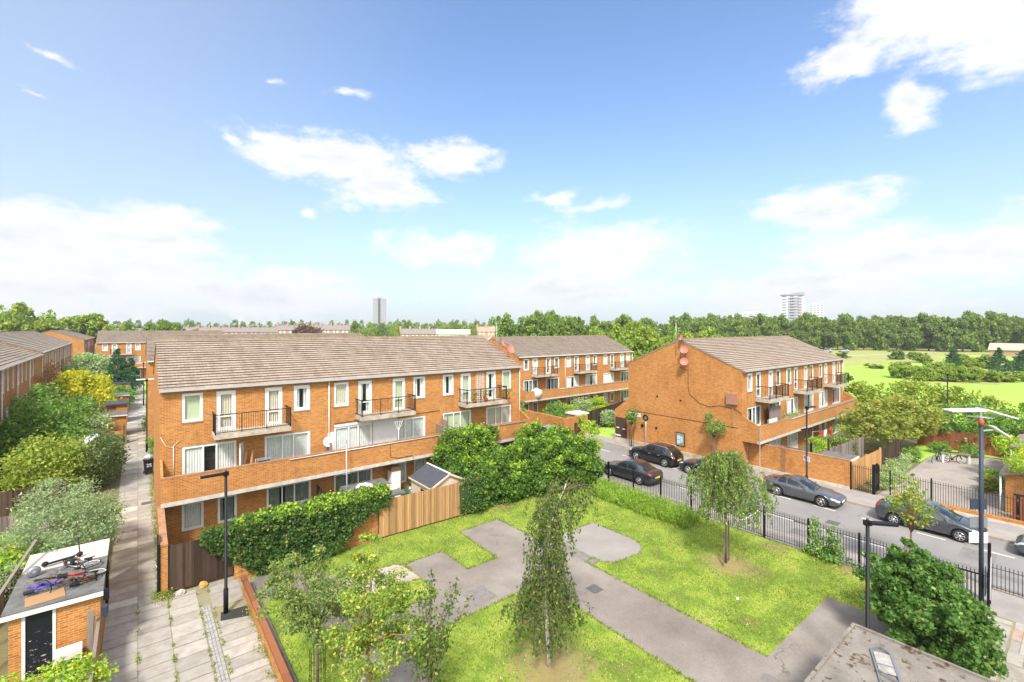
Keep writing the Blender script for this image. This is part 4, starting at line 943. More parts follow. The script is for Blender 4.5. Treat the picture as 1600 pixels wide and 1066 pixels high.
# --- ivy, hedges and shrubs on the green
def wall_ivy(name, label, polyline, n, size, m, seed, thick=.45, cat='ivy', group=None):
    """polyline [(x,y,zlow,ztop,halfthick)]"""
    t = thing(name, label, cat, (polyline[0][0], polyline[0][1], 0), 0, group); rg = np.random.default_rng(seed)
    ox, oy = polyline[0][:2]; K = len(polyline)-1; cl = []
    seg = [math.hypot(polyline[i+1][0]-polyline[i][0], polyline[i+1][1]-polyline[i][1]) for i in range(K)]
    tot = sum(seg); ncl = int(tot*60)
    for _ in range(ncl):
        d = rg.random()*tot; i = 0
        while i < K-1 and d > seg[i]: d -= seg[i]; i += 1
        u = d/seg[i]; a, b = polyline[i], polyline[i+1]; q = [a[j]+(b[j]-a[j])*u for j in range(5)]
        tx, ty = (b[0]-a[0])/seg[i], (b[1]-a[1])/seg[i]
        v = rg.random(); ang = rg.uniform(0, math.pi); z = q[2]+(q[3]-q[2])*rg.random()
        if rg.random() < .35: off = rg.uniform(-1, 1)*q[4]; z = q[3]+rg.normal()*.06
        else: off = q[4]*(-1 if rg.random() < .72 else 1)*rg.uniform(.75, 1.1)*(1-.35*((z-q[2])/(q[3]-q[2]+.01))**3)
        cl.append((q[0]+ty*off*1-ox, q[1]-tx*off*(-1)-oy, z))
    C = np.array(cl); ci = rg.integers(0, len(C), n); P = C[ci]+rg.normal(size=(n, 3))*.13; P[:, 2] = np.maximum(P[:, 2], .03)
    core = MB()
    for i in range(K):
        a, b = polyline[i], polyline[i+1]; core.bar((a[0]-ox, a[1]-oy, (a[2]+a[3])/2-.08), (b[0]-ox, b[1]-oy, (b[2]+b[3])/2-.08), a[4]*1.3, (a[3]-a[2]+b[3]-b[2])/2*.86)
    if name == 'ivy':
        top = C[C[:, 2] > np.percentile(C[:, 2], 72)]; k2 = n//5; P2 = top[rg.integers(0, len(top), k2)]+rg.normal(size=(k2, 3))*.1+np.array([0, -.05, .07]); link('new_growth', mesh_quads('new_growth', leaf_verts(P2, size*1.05, rg, .75, .1), L['new']), t)
    core.build('stems', M['core'], t); link('foliage', mesh_quads('foliage', leaf_verts(P, size, rg, .75, .1), m), t); return t  # solid core behind the ivy leaves, coloured dark as shade
wall_ivy('ivy', 'thick dark green ivy smothering the garden wall below the nearest block', [(2.3, 23.8, 1.85, 2.05, .09), (3.1, 23.8, 1.1, 2.15, .25), (4.2, 23.7, .1, 2.25, .5), (6.0, 23.6, .05, 2.35, .62), (7.3, 23.45, .05, 2.4, .55), (8.1, 23.45, .7, 2.4, .42), (9.0, 23.45, 1.45, 2.42, .28), (10.2, 23.4, 1.95, 2.4, .2)],
         52000, .12, L['ivy'], 41)
def hedge(label, loc, blobs, n, size, m, seed, nclump=300, name='hedge', cat='hedge', spread=.17, core=.42):
    t = thing(name, label, cat, loc); me, C = crown('foliage', blobs, n, size, m, seed, None, nclump, spread, .88, .7, .1)
    link('foliage', me, t); rg = np.random.default_rng(seed+9)
    hi = C[C[:, 2] > np.percentile(C[:, 2], 55)]; hi = hi[rg.random(len(hi)) < .45]; k2 = n//6
    P2 = hi[rg.integers(0, len(hi), k2)]+rg.normal(size=(k2, 3))*.12+np.array([0, -.03, .1]); link('new_growth', mesh_quads('new_growth', leaf_verts(P2, size, rg, .7, .1), L['new']), t)
    inn, _ = clump_pts([(x, y, z, a*.72, b*.72, c*.72) for x, y, z, a, b, c in blobs], n//3, rg, nclump, .3, .6); inn[:, 2] = np.maximum(inn[:, 2], .05)
    link('inner_foliage', mesh_quads('inner_foliage', leaf_verts(inn, size*1.5, rg, .8, .1), m), t)
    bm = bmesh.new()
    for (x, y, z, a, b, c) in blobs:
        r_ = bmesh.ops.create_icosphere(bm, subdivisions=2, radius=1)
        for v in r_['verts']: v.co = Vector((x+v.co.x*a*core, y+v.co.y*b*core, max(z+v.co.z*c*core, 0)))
    cm = bpy.data.meshes.new('stems'); bm.to_mesh(cm); bm.free(); cm.materials.append(M['core']); link('stems', cm, t); return t  # solid blobs whose dark colour paints shade in the gaps
hedge('large rounded green hedge filling the corner between the garden fence and the road railings', (20, 24, 0),
      [(-3.6, .6, 1.2, 1.4, 1.5, 1.5), (-1.6, .2, 1.1, 1.7, 1.6, 1.7), (.6, -.1, 1.5, 1.8, 1.8, 1.8), (2.6, -.6, 1.7, 1.8, 1.9, 2.0), (4.3, -1.0, 1.5, 1.5, 1.7, 1.8),
       (-1.0, 1.8, 1.2, 1.7, 1.4, 1.6), (2.5, 1.4, 2.0, 1.5, 1.6, 2.0), (4.2, .8, 1.7, 1.5, 1.6, 2.0), (5.0, -.6, 1.2, 1.0, 1.6, 1.6), (-3.9, -.3, .8, 1.1, 1.0, 1.1)],
      78000, .14, L['hedge'], 42, 620)
hedge('dark ivy climbing over the parapet of the nearest block beside the grey shed', (17.3, 26.6, 0),
      [(-.6, .2, 2.3, 1.5, 1.0, 1.9), (.9, .3, 2.9, 1.3, .9, 1.2), (-.2, -.3, 1.4, 1.6, 1.0, 1.5), (2.3, .8, 3.5, .9, .5, .45)], 26000, .13, L['hedge'], 43, 420, 'ivy', 'ivy', .22)
wall_ivy('hanging_ivy', 'trails of ivy hanging off the wooden fence end by the big hedge', [(14.6, 23.1, .3, 1.9, .12), (15.9, 23.0, .1, 2.2, .4)], 1500, .1, L['ivy'], 44)
# rosemary along the railings
t = thing('rosemary_hedge', 'bright green rosemary bushes along the inside of the road railings', 'shrub', (24.2, 17.5, 0)); rg = np.random.default_rng(45)
P = []; A = []
for k in range(1300):
    u = rg.random(); y = -3.4+u*6.9; wd = 1.2*(1-.45*abs(u-.55)); x = rg.uniform(-wd, .8); h = rg.uniform(.45, 1.05)*(1-.3*abs(x))
    ln = rg.normal(size=2)*.22
    for j in range(26):
        q = rg.random(); P.append((x+ln[0]*q+rg.normal()*.035, y+ln[1]*q+rg.normal()*.035, h*q)); A.append((ln[0]*.3, ln[1]*.3, .8))
link('foliage', mesh_quads('foliage', leaf_verts(np.array(P), .11, rg, .28, 0, np.array(A)), L['rosemary']), t)
# weeds in the railings
for i, (y, h) in enumerate(((8.4, 2.0), (7.7, 1.7))):
    bush('wild_shrub', ['leafy green sucker growing up through the railings, the taller of the pair', 'leafy green sucker growing up through the railings, the lower of the pair'][i], (25.5, y, 0),
         [(0, 0, h*.5, .3, .32, h*.5), (0, 0, .3, .5, .6, .35)], 1500, .1, L['bush'], 50+i, nclump=40, shell=.2)
bush('wild_shrub', 'big broad leaved bush in the lower right corner between shed roof and gate', (21.6, 3.7, 0),
     [(0, .1, 1.5, 1.7, 1.4, 1.35), (-1.1, .8, 2.0, 1.1, .9, 1.2), (-.4, -.7, 1.3, 1.3, .9, 1.1), (1.0, .4, .9, 1.0, .9, .8), (-.7, .5, 2.9, .5, .5, 1.0), (-.9, -1.2, .8, .8, .6, .7), (-2.0, -.6, 1.3, 1.1, 1.3, 1.1)],
     34000, .125, L['broad'], 55, nclump=240, spread=.17, shell=.5, asp=.75, stems=24)
bush('wild_shrub', 'lime green shrub with yellow flowers in the lower left corner', (-2.3, 17.6, 0),
     [(0, 0, .95, 1.35, 1.0, .8), (.8, .2, .9, .9, .9, .8), (-1.0, 0, .5, .9, .8, .6)], 7500, .1, L['lime'], 56, nclump=110, spread=.24)
bush('olive_tree', 'grey green olive like shrub leaning over the bike roof beside the path', (-2.4, 28.6, 0),
     [(0, 0, 2.1, 1.7, 2.3, 1.5), (-.5, 1.5, 2.4, 1.6, 1.8, 1.4), (.8, -1.2, 2.3, 1.0, 1.3, 1.0), (-1.0, -2.0, 1.7, 1.6, 1.4, 1.1), (.6, 3.0, 1.8, 1.1, 1.6, 1.2)],
     24000, .12, L['olive'], 57, 'tree', nclump=240, spread=.2, asp=.4, stems=14)
bush('vine', 'broad leaved vine and weeds behind the bike roof at the left edge', (-4.7, 27.2, 0),
     [(0, 0, 1.0, 1.7, 1.7, .9), (.8, 1.2, 1.2, 1.3, 1.3, .9), (-1.6, 1, 1.0, 1.2, 1.4, .8), (-1, -2, .7, 1.2, 1.5, .6)], 7500, .17, L['lime'], 58, nclump=130, asp=.8)
# --- gardens along the footpath (left)
bush('garden_tree', 'yellow green leafy tree in the left gardens in front of the dark evergreen', (-4.6, 42.5, 0), [(0, 0, 2.1, 2.1, 2.4, 1.7), (.9, -1, 1.8, 1.3, 1.4, 1.2), (-.9, .6, 1.6, 1.4, 1.4, 1.2)], 12000, .19, L['yellowgreen'], 60, 'tree', nclump=150)
bush('garden_shrub', 'dark small leaved shrub overhanging the footpath beside the gate of the bike shed garden', (-2.2, 43.5, 0), [(0, 0, 1.9, 1.35, 2.6, 1.6), (.4, 2.6, 1.6, 1.0, 2.0, 1.3)], 12000, .15, L['dark'], 61, 'tree', nclump=150)
bush('garden_tree', 'large dark evergreen tree against the left terrace', (-6.6, 56, 0), [(0, 0, 3.2, 2.0, 4.2, 2.6), (1.4, -3, 2.4, 1.7, 2.6, 1.9), (1.8, 2.5, 2.8, 1.6, 2.6, 1.9)], 15000, .24, L['bush'], 62, 'tree', nclump=170)
bush('garden_tree', 'dark glossy shrub filling the near corner below the left terrace windows', (-7.0, 48.5, 0), [(0, 0, 2.2, 1.2, 3.0, 2.2), (.5, 2, 3.0, 1.0, 1.8, 1.6)], 9000, .22, L['hedge'], 63, 'tree', nclump=120)
bush('climbing_vine', 'reddish climbing vine on the brick of the left terrace', (-9.0, 76, 0), [(0, -4, 4.4, .5, 4.5, 1.6), (0, 5, 4.8, .5, 5.0, 1.7)], 2600, .26, L['vine'], 64, 'climber', nclump=70, spread=.3)
bush('acer_tree', 'golden yellow acer in the gardens beside the footpath', (-5.3, 76, 0), [(0, 0, 3.6, 2.6, 3.0, 1.9), (.8, -1, 2.6, 2.4, 2.6, 1.6), (-.6, 0, 4.6, 1.6, 2.0, 1.3)], 9000, .3, L['gold'], 65, 'tree', nclump=130)
bush('garden_shrub', 'brown tipped shrub below the golden acer', (-5.0, 65, 0), [(0, 0, 2.0, 2.2, 3.0, 1.7)], 5000, .24, L['dark'], 66, nclump=90)
bush('garden_shrub', 'green shrub with pale new leaves right of the big evergreen', (-3.6, 58, 0), [(0, 0, 1.7, 1.5, 3.2, 1.4)], 5000, .22, L['sage'], 67, nclump=90)
def conifer(label, loc, h, r, n, size, m, seed, group=None, cat='tree', name='conifer_tree', bare=.06):
    t = thing(name, label, cat, loc, 0, group); rg = np.random.default_rng(seed)
    nb = 70; hh = bare+(1-bare)*rg.random(nb)**1.25; a = rg.uniform(0, 2*math.pi, nb); C = np.stack([np.cos(a)*r*(1-hh)**.8*.75, np.sin(a)*r*(1-hh)**.8*.75, hh*h], 1)
    ci = rg.integers(0, nb, n); q = rg.normal(size=(n, 3)); q[:, 2] *= .8
    P = C[ci]+q*(r*.2*(1.15-hh[ci])[:, None]); link('crown', mesh_quads('crown', leaf_verts(P, size, rg, .45, 0), m), t)
    MB().tube([(0, 0, 0), (0, 0, h*.9)], [r*.09, .02], 7).build('trunk', M['bark'], t); return t
conifer('tall dark conifer standing over the far end of the footpath', (-2.6, 100, 0), 7.6, 2.4, 6000, .35, L['conifer'], 70)
conifer('second conifer pressed against the tall one, its lower stems bare', (-.9, 99, 0), 6.0, 2.0, 4200, .32, L['conifer'], 71, bare=.25)
bush('garden_tree', 'round grey green tree left of the dark conifers', (-6.6, 103, 0), [(0, 0, 3.6, 3.4, 4, 2.8)], 6000, .4, L['sage'], 72, 'tree', nclump=80)
bush('garden_shrub', 'leafy shrub spilling over the path by the third bin shed', (-1.7, 84, 0), [(0, 0, 1.6, 1.5, 2.2, 1.3)], 3000, .24, L['bush'], 73, nclump=50)
for i, (x, y, h) in enumerate(((1.15, 52, 1.3), (1.0, 60, 2.0), (.95, 66, 1.3))):
    bush('path_shrub', ['weedy shrub at the foot of the first path lamp', 'dark shrub right of the path behind the near block', 'bright shrub right of the path by the second lamp'][i], (x, y, 0), [(0, 0, h*.5, .5, 2.2, h*.5)], 1500, .15, L['bush' if i != 1 else 'dark'], 74+i, nclump=40)
sheet('path_verge', [rect(.9, 8, 68, 124)], M['parklawn'], -0.02)
rgw = np.random.default_rng(9)
# weeds along wall foot and in joints (ground cover)
P = []
for k in range(520):
    u = rgw.random()
    if k < 260: x, y, s_ = .66+rgw.random()*.16, 24+rgw.random()**1.5*24, .06
    elif k < 380: x, y, s_ = rgw.choice([0, .95, 1.9, 2.3]), 14+rgw.random()*9.5, .03
    elif k < 450: x, y, s_ = 3.36+rgw.normal()*.08, 12+rgw.random()*9, .06
    else: x, y, s_ = .5+rgw.random()*.6, 23.4+rgw.random()*.7, .1
    for _ in range(14): P.append((x+rgw.normal()*s_, y+rgw.normal()*s_*2, .03+rgw.random()*s_*2.2))
me = mesh_quads('weeds', leaf_verts(np.array(P), .06, rgw, .5, .3), L['grass']); o = link('weeds', me); tag(o, 'small weeds in the paving joints and along the wall foot', 'weeds', kind='stuff')
# --- grass blades on the near lawn
def inpoly(x, y, p):
    c = np.zeros(len(x), bool); n = len(p)
    for i in range(n):
        x1, y1 = p[i]; x2, y2 = p[(i+1) % n]
        cond = ((y1 > y) != (y2 > y)); 
        with np.errstate(divide='ignore', invalid='ignore'): xi = (x2-x1)*(y-y1)/(y2-y1+1e-12)+x1
        c ^= cond & (x < xi)
    return c
n = 150000; gx = rgw.uniform(3.6, 25.6, n); gy = rgw.uniform(3.0, 24.4, n)
keep = ~((gx < 15) & (gy > 23.2))
for p in PATHS+PALE+BAY2: keep &= ~inpoly(gx, gy, p)
dens = np.ones(n)
for (x, y, r) in ((10.5, 11.0, 1.6), (21.5, 10.7, 1.2), (24.95, 9, .6)): dens *= np.clip(((gx-x)**2+(gy-y)**2)/r**2, .15, 1)
keep &= rgw.random(n) < dens
gx, gy = gx[keep], gy[keep]; k = len(gx); a = rgw.uniform(0, 2*math.pi, k); hgt = .025+.035*rgw.random(k)*(1+.8*np.sin(gx*1.7)*np.sin(gy*1.3)); wd = .012+.014*rgw.random(k)
V = np.zeros((k, 3, 3), np.float32); V[:, 0] = np.stack([gx-np.cos(a)*wd, gy-np.sin(a)*wd, np.zeros(k)], 1); V[:, 1] = np.stack([gx+np.cos(a)*wd, gy+np.sin(a)*wd, np.zeros(k)], 1)
V[:, 2] = np.stack([gx+rgw.normal(size=k)*.03, gy+rgw.normal(size=k)*.03, hgt], 1)
o = link('grass', mesh_quads('grass', V.reshape(-1, 3), L['grass'], 3)); tag(o, 'short mown grass of the small green between the paths', 'grass', kind='stuff')
# ragged longer grass creeping over the path edges
E_ = []
for p in PATHS[:5]+PATHS[6:7]+PALE+BAY2:
    for i in range(len(p)):
        (x1, y1), (x2, y2) = p[i], p[(i+1) % len(p)]; L0 = math.hypot(x2-x1, y2-y1)
        for _ in range(int(L0*34)):
            u = rgw.random(); x, y = x1+(x2-x1)*u, y1+(y2-y1)*u
            if not (3 < y < 23.2 and 3.6 < x < 25.5): continue
            ox_, oy_ = (y2-y1)/L0*.06, -(x2-x1)/L0*.06
            a_ = [inpoly(np.array([x+s2*ox_]), np.array([y+s2*oy_]), q)[0] for s2 in (1, -1) for q in PATHS+PALE+BAY2]; h2 = len(a_)//2
            if any(a_[:h2]) and any(a_[h2:]): continue
            E_ += [(x+rgw.normal()*.035, y+rgw.normal()*.035) for _ in range(3)]
E_ = np.array(E_); k = len(E_); a = rgw.uniform(0, 2*math.pi, k); wd = .012+.014*rgw.random(k); V = np.zeros((k, 3, 3), np.float32)
V[:, 0] = np.stack([E_[:, 0]-np.cos(a)*wd, E_[:, 1]-np.sin(a)*wd, np.zeros(k)], 1); V[:, 1] = np.stack([E_[:, 0]+np.cos(a)*wd, E_[:, 1]+np.sin(a)*wd, np.zeros(k)], 1); V[:, 2] = np.stack([E_[:, 0]+rgw.normal(size=k)*.05, E_[:, 1]+rgw.normal(size=k)*.05, .04+.05*rgw.random(k)], 1)
tag(link('edge_grass', mesh_quads('edge_grass', V.reshape(-1, 3), L['grass'], 3)), 'longer grass creeping over the edges of the asphalt paths', 'grass', kind='stuff')
# fallen litter and leaves
o = MB().box(0, .16, 0, .09, .01, .03).build('litter', M['plate_w'], None, (18.9, 9.0, .02), 30); tag(o, 'scrap of white litter on the grass left of the path edge', 'litter')

# --- trees and shrubs beyond the road block
G2 = 'shrubs at the edge of the park behind the road block'
R_ = [('rowan_tree', 'orange tinged rowan like tree above the yard fence', (52.5, 11.2), [(0, 0, 3.1, 3.0, 2.6, 1.7), (-2.6, 1.0, 2.8, 2.4, 2.0, 1.5), (2.4, -1, 2.9, 2.2, 2.0, 1.5)], 12000, .26, 'autumn'),
 ('park_tree', 'broad olive green shrub mass behind the orange tinged tree, at the park edge', (64, 12.5), [(0, 0, 2.6, 3.5, 4.0, 2.6), (2, -4, 2.4, 3, 3.5, 2.4), (0, 4.5, 2.2, 2.5, 3, 2.3)], 15000, .3, 'yellowgreen'),
 ('park_tree', 'green bush at the right end of the brick block by its parapet', (63, 21), [(0, 0, 2.2, 3.2, 3.4, 2.4), (-1, 3, 2.4, 2.4, 2.0, 2.2)], 9000, .3, 'bush'),
 ('park_tree', 'dense dark bush behind the brown picket fence', (59, 6.6), [(0, 0, 2.1, 2.2, 3.2, 2.0), (0, -4, 1.8, 2.0, 2.6, 1.8)], 10000, .26, 'bush'),
 ('park_tree', 'yellow green tree above the low houses at the right edge', (70, 1.0), [(0, 0, 2.6, 3, 3.4, 2.6)], 7000, .32, 'lime'),
 ('park_tree', 'grey green shrub right of the solar lamp, behind the low houses', (64, .5), [(0, 0, 2.0, 2.5, 3.4, 2.0)], 6000, .26, 'sage')]
for i, (nm, lb, xy, bl, n_, sz, m_) in enumerate(R_): bush(nm, lb, (*xy, 0), bl, n_, sz, L[m_], 90+i, 'tree', G2, nclump=150, spread=.2)
conifer('small pointed dark green conifer at the park edge right of the brick block', (66.5, 20.6, 0), 6.2, 2.0, 4000, .28, L['conifer'], 98)
conifer('pointed fir tree behind the yellow green tree at the right edge', (78, 2.2, 0), 5.4, 2.6, 4000, .3, L['conifer'], 99)
bush('park_tree', 'tall dark leaved tree cut off by the right edge of the park view', (71, 0, 0), [(4, -1.0, 4.6, 2.6, 2.2, 3.6)], 6000, .3, L['bush'], 100, 'tree', nclump=100)
# shrub border of the yard
for i, (x, y, r_, m_) in enumerate(((42.2, 9.4, 1.2, 'sage'), (44.8, 9.7, 1.3, 'sage'), (47.5, 9.9, 1.1, 'sage'), (40.0, 9.1, .9, 'sage'), (49.8, 9.6, .8, 'bush'), (55.0, 8.6, .9, 'bush'), (55.5, 6.6, 1.0, 'bush'), (47.2, 4.6, .8, 'bush'), (44.6, 4.5, .7, 'yellowgreen'))):
    bush('border_shrub', ['grey green low shrub in the yard border, second from the gate', 'grey green low shrub in the middle of the yard border', 'grey green low shrub near the dark fence of the yard border', 'low grey shrub just inside the yard gate', 'small green shrub left of the parked bicycle', 'green shrub behind the parked bicycle', 'rounded green shrub right of the parked bicycle', 'clipped dark bush at the corner of the first low house', 'yellowish shrub by the wall of the first low house'][i], (x, y, 0),
         [(0, 0, .45, r_, r_*.8, .55)], 1700, .12, L[m_], 110+i, 'bush', 'low shrubs round the yard', nclump=40, spread=.25)
bush('overhanging_tree', 'feathery lime green tree overhanging the first low house at the right edge', (40.6, 1.0, 0), [(-.2, .6, 3.0, 1.4, 1.7, .7), (1.5, 1.2, 3.2, 1.5, 1.3, .6), (0, -1.0, 2.6, 1.3, 1.5, .7)], 7500, .17, L['lime'], 125, 'tree', nclump=110, asp=.3)
bush('climber', 'bright climber on the roof edge of the second low house', (49.5, 4.0, 0), [(0, 0, 2.5, 1.8, .6, .5)], 1800, .17, L['lime'], 126, nclump=40)

# --- park: copse, scattered shrubs, tree line
rg = np.random.default_rng(200)
def proto_mesh(seed, n, size, m, tall=1.0):
    r2 = np.random.default_rng(seed); bl = []
    for k in range(9):
        a = r2.uniform(0, 2*math.pi); q = r2.uniform(0, .55)
        bl.append((math.cos(a)*q, math.sin(a)*q, r2.uniform(.55, 1.35)*tall, r2.uniform(.38, .55), r2.uniform(.38, .55), r2.uniform(.32, .5)*tall))
    me, C = crown('crown', bl, n, size, m, seed, None, 110, .25, .6, .8, .1)
    tb = MB(); tb.tube([(0, 0, 0), (.02, 0, .35), (0, .02, .8*tall)], [.06, .045, .03], 7); limbs(tb, (0, 0, .5), C*.85, r2, .025, 7)
    return me, tb.data('trunk', M['bark'])
PR = [proto_mesh(300+i, 12000, .085, L['plane']) for i in range(4)]
PK = [proto_mesh(310+i, 12000, .085, L['park']) for i in range(3)]
PF = [proto_mesh(320+i, 1600, .2, L['far']) for i in range(2)]
def far_tree(pr, x, y, s, h, label, group, name='plane_tree', z=0, cat='tree'):
    if cat == 'shrub': z = -.3*h; h *= 1.3
    elif name == 'plane_tree': z = -2.2; h += 2.4
    t = thing(name, label, cat, (x, y, z), rg.uniform(0, 360), group); t.scale = (s, s, h/1.8)
    link('crown', pr[0], t); link('trunk', pr[1], t); return t
# row in front of the houses across the park (right) : D about 250-330 m
def ang_xy(azdeg, D): a = R(azdeg); return math.sin(a)*D, math.cos(a)*D
k = 0
AZ = list(np.arange(60.0, 97.5, 1.12))
for i, az in enumerate(AZ):
    D = 262+rg.uniform(-5, 5)+(az-60)*1.6; x, y = ang_xy(az+rg.uniform(-.2, .2), D)
    far_tree(PR[k % 4], x, y, rg.uniform(6.3, 8.0), rg.uniform(16.0, 18.5), 'big plane tree in the front row across the park, '+nth(i, len(AZ)), 'plane trees lining the far side of the park'); k += 1
AZ = list(np.arange(59.0, 97.5, 1.5))
for i, az in enumerate(AZ):
    D = 292+rg.uniform(-5, 5)+(az-60)*1.6; x, y = ang_xy(az+rg.uniform(-.3, .3), D)
    far_tree(PR[k % 4], x, y, rg.uniform(6.5, 8.5), rg.uniform(16.5, 19.5), 'plane tree top behind the front row across the park, '+nth(i, len(AZ)), 'plane trees behind the front row'); k += 1
# nearer wood behind the middle block
for i, (px, D, s, h) in enumerate(((38.2, 150, 6.2, 15.6), (40.6, 152, 6.6, 16.6), (43.2, 150, 6.4, 16.3), (45.6, 155, 6.4, 15.8), (48.0, 158, 6.0, 15.2), (50.2, 152, 6, 14.6), (52.4, 190, 7, 16), (54.8, 200, 7, 16.5), (57.2, 205, 7, 16), (59.6, 215, 7, 16), (42, 175, 6.5, 17), (46.5, 180, 6.5, 17), (62, 230, 7, 16), (64, 238, 7, 16.5))):
    x, y = ang_xy(px, D); far_tree(PR[k % 4], x, y, s, h, 'large dense tree in the wood behind the middle block, '+(nth(i, 12) if i < 12 else ['over the road block', 'farthest right'][i-12]), 'trees of the wood behind the middle block'); k += 1
for i, (px, D, s, h) in enumerate(((49.0, 92, 4.6, 11.6), (52.0, 88, 4.8, 12.2), (55.0, 90, 4.6, 12.0), (57.4, 96, 4.6, 11.5), (60.0, 104, 4.8, 11.6), (53.6, 100, 5.0, 13.2))):
    x, y = ang_xy(px, D); far_tree(PK[i % 3], x, y, s, h, 'lighter green tree behind the gap between the blocks, '+nth(i, 6), 'lighter trees behind the gap between the blocks', 'park_tree')
# left skyline trees
for i, (px, D, s, h) in enumerate(((-9.5, 190, 8, 18), (-6.5, 185, 8, 18.5), (-3.8, 195, 7.5, 16.5), (-1.0, 190, 6, 13), (2.0, 205, 6, 13))):
    x, y = ang_xy(px, D); far_tree(PK[i % 3], x, y, s, h, 'green tree over the left terrace roofs, '+nth(i, 5), 'trees behind the left terrace', 'park_tree')
for i, (px, D, s, h) in enumerate(((-.2, 150, 5.5, 12.5), (1.3, 148, 5.5, 13.5), (2.6, 150, 5, 13), (-1.6, 158, 5, 11.5), (4.3, 160, 5, 10.8))):
    x, y = ang_xy(px, D); far_tree(PR[i % 4], x, y, s, h, 'dark tree over the roof of the end block, '+nth([1, 2, 3, 0, 4][i], 5), 'trees above the end block', 'park_tree')
# distant band: individual trees spaced over the skyline
for i, az in enumerate(np.arange(-12, 38.5, .8)):
    D = rg.uniform(420, 700); x, y = ang_xy(az, D); s = D*.0125*rg.uniform(.8, 1.3)
    far_tree(PF[i % 2], x, y, s, (12.5+D*rg.uniform(.003, .014)), 'small distant pale tree on the skyline over the roofs', 'distant trees on the skyline', 'distant_tree')
for i, az in enumerate(np.arange(20, 40, 1.0)):
    D = rg.uniform(260, 330); x, y = ang_xy(az, D)
    far_tree(PK[i % 3] if i % 3 else PR[i % 4], x, y, D*.013, 12.5+D*rg.uniform(.002, .012), 'tree just over the near roof ridge, '+nth(i, 20), 'trees beyond the near roof ridge', 'distant_tree')
x, y = ang_xy(14.9, 230); t = bush('copper_beech', 'dark purple brown tree on the skyline behind the near roof', (x, y, 0), [(0, 0, 8, 6, 6, 4.0)], 3500, .9, leaf_mat('copper_leaves', (.07, .035, .035), (.14, .08, .06)), 400, 'tree', nclump=60)
# shrubs scattered in the park
for i, (px, D, r_, h, m_) in enumerate(((78.6, 133, 4.5, 5.2, 0), (80.0, 129, 4.2, 5.6, 1), (81.6, 131, 4.6, 5.4, 0), (83.0, 133, 4, 4.6, 2), (84.2, 136, 3.6, 3.6, 0), (85.2, 139, 3.8, 3.4, 1), (80.6, 138, 4, 5.4, 2), (79.0, 140, 3.6, 4.8, 1), (86.3, 142, 3, 3.0, 2))):
    x, y = ang_xy(px, D); far_tree(PK[m_], x, y, r_*.72, h*.72, 'leafy shrub of the copse on the park lawn, '+nth([0, 2, 4, 5, 6, 7, 3, 1, 8][i], 9), 'shrubs of the copse in the park', 'park_shrub', cat='shrub')
for i, (px, D, r_, h) in enumerate(((68.0, 190, 5, 3.4), (69.3, 180, 4.5, 2.8), (70.6, 178, 5, 3.0), (71.8, 186, 4.5, 3.4), (73.8, 205, 4, 4), (82.5, 185, 6, 6.5), (84.2, 180, 6, 6), (86.0, 176, 6, 6.2), (87.5, 170, 6, 5.6), (83.4, 168, 4, 5.0), (88.5, 165, 5, 5), (79.8, 195, 5, 6), (78.2, 210, 5, 5.5), (76.6, 160, 4, 2.2), (89.5, 150, 5, 4))):
    x, y = ang_xy(px, D); far_tree(PK[i % 3] if i % 2 else PR[i % 4], x, y, r_*.7, h*.62, 'low bush in the rough ground of the park, '+nth(sorted([68.0,69.3,70.6,71.8,73.8,82.5,84.2,86.0,87.5,83.4,88.5,79.8,78.2,76.6,89.5]).index(px), 15), 'bushes in the rough ground', 'park_shrub', cat='shrub')
for i, (px, D, h) in enumerate(((84.8, 158, 6.2), (86.2, 160, 6.0), (87.2, 150, 6.4), (82.0, 176, 5.6), (89.0, 158, 6.8))):
    x, y = ang_xy(px, D); conifer('dark pointed fir among the park bushes, '+nth([1, 2, 3, 0, 4][i], 5), (x, y, 0), h, 2.6, 1500, .5, L['conifer'], 420+i, 'young firs among the park bushes')
x, y = ang_xy(74.5, 120); far_tree(PR[0], x, y, .8, 1.3, 'single tiny bush standing alone on the park lawn', None, 'park_shrub', cat='shrub')
t = tree('lime_tree', 'leafy tree leaning into the picture at the right edge above the low houses', 'tree', (60.5, 0.2, 0), 4, .2, [(6.0, 1.2, 6.3, 1.8, 1.6, 2.6)], 5000, .3, L['plane'], 430)
# ================================================================ fences, walls, sheds
def board_fence(name, label, a, b, h, m, z0=0.0, bw=.1, cap=True, both=True, rails=True, top=None, group=None, cat='fence', railmat=None):
    t = thing(name, label, cat, (a[0], a[1], z0), math.degrees(math.atan2(b[1]-a[1], b[0]-a[0])), group); ln = math.hypot(b[0]-a[0], b[1]-a[1])
    mb = MB(); n = int(ln/bw); rg = random.Random(int(ln*100))
    for i in range(n):
        hh = (top(i/n) if top else h)+rg.uniform(-.012, .012); y = (-.012 if i % 2 else 0)+rg.uniform(-.003, .003)
        mb.box(ln*i/n+.001, ln*(i+1)/n+.006, y, y+.014, .02, hh)
        if m == 'wood' : mb.box(ln*(i+.5)/n-.018, ln*(i+.5)/n+.018, -.026, y, .02, hh+.01)
    mb.build('boards', M[m], t); r_ = MB()
    for z in (.25, h*.55, h-.25): r_.box(0, ln, .02, .07, z, z+.07)
    r_.build('rail', M[railmat or m], t); p = MB(); k = max(1, int(ln/2.4))
    for i in range(k+1): p.box(ln*i/k-.05, ln*i/k+.05, .022, .12, 0, h+.03)
    p.build('posts', M[railmat or m], t)
    return t
board_fence('wooden_fence', 'tan close boarded fence between the brick wall and the big hedge', (9.85, 23.25), (15.9, 23.1), 1.92, 'wood', z0=.08)
board_fence('wooden_fence', 'short dark boarded fence at the left end of the ivy wall', (1.05, 23.95), (3.3, 23.95), 1.9, 'wood_dark', z0=.05)
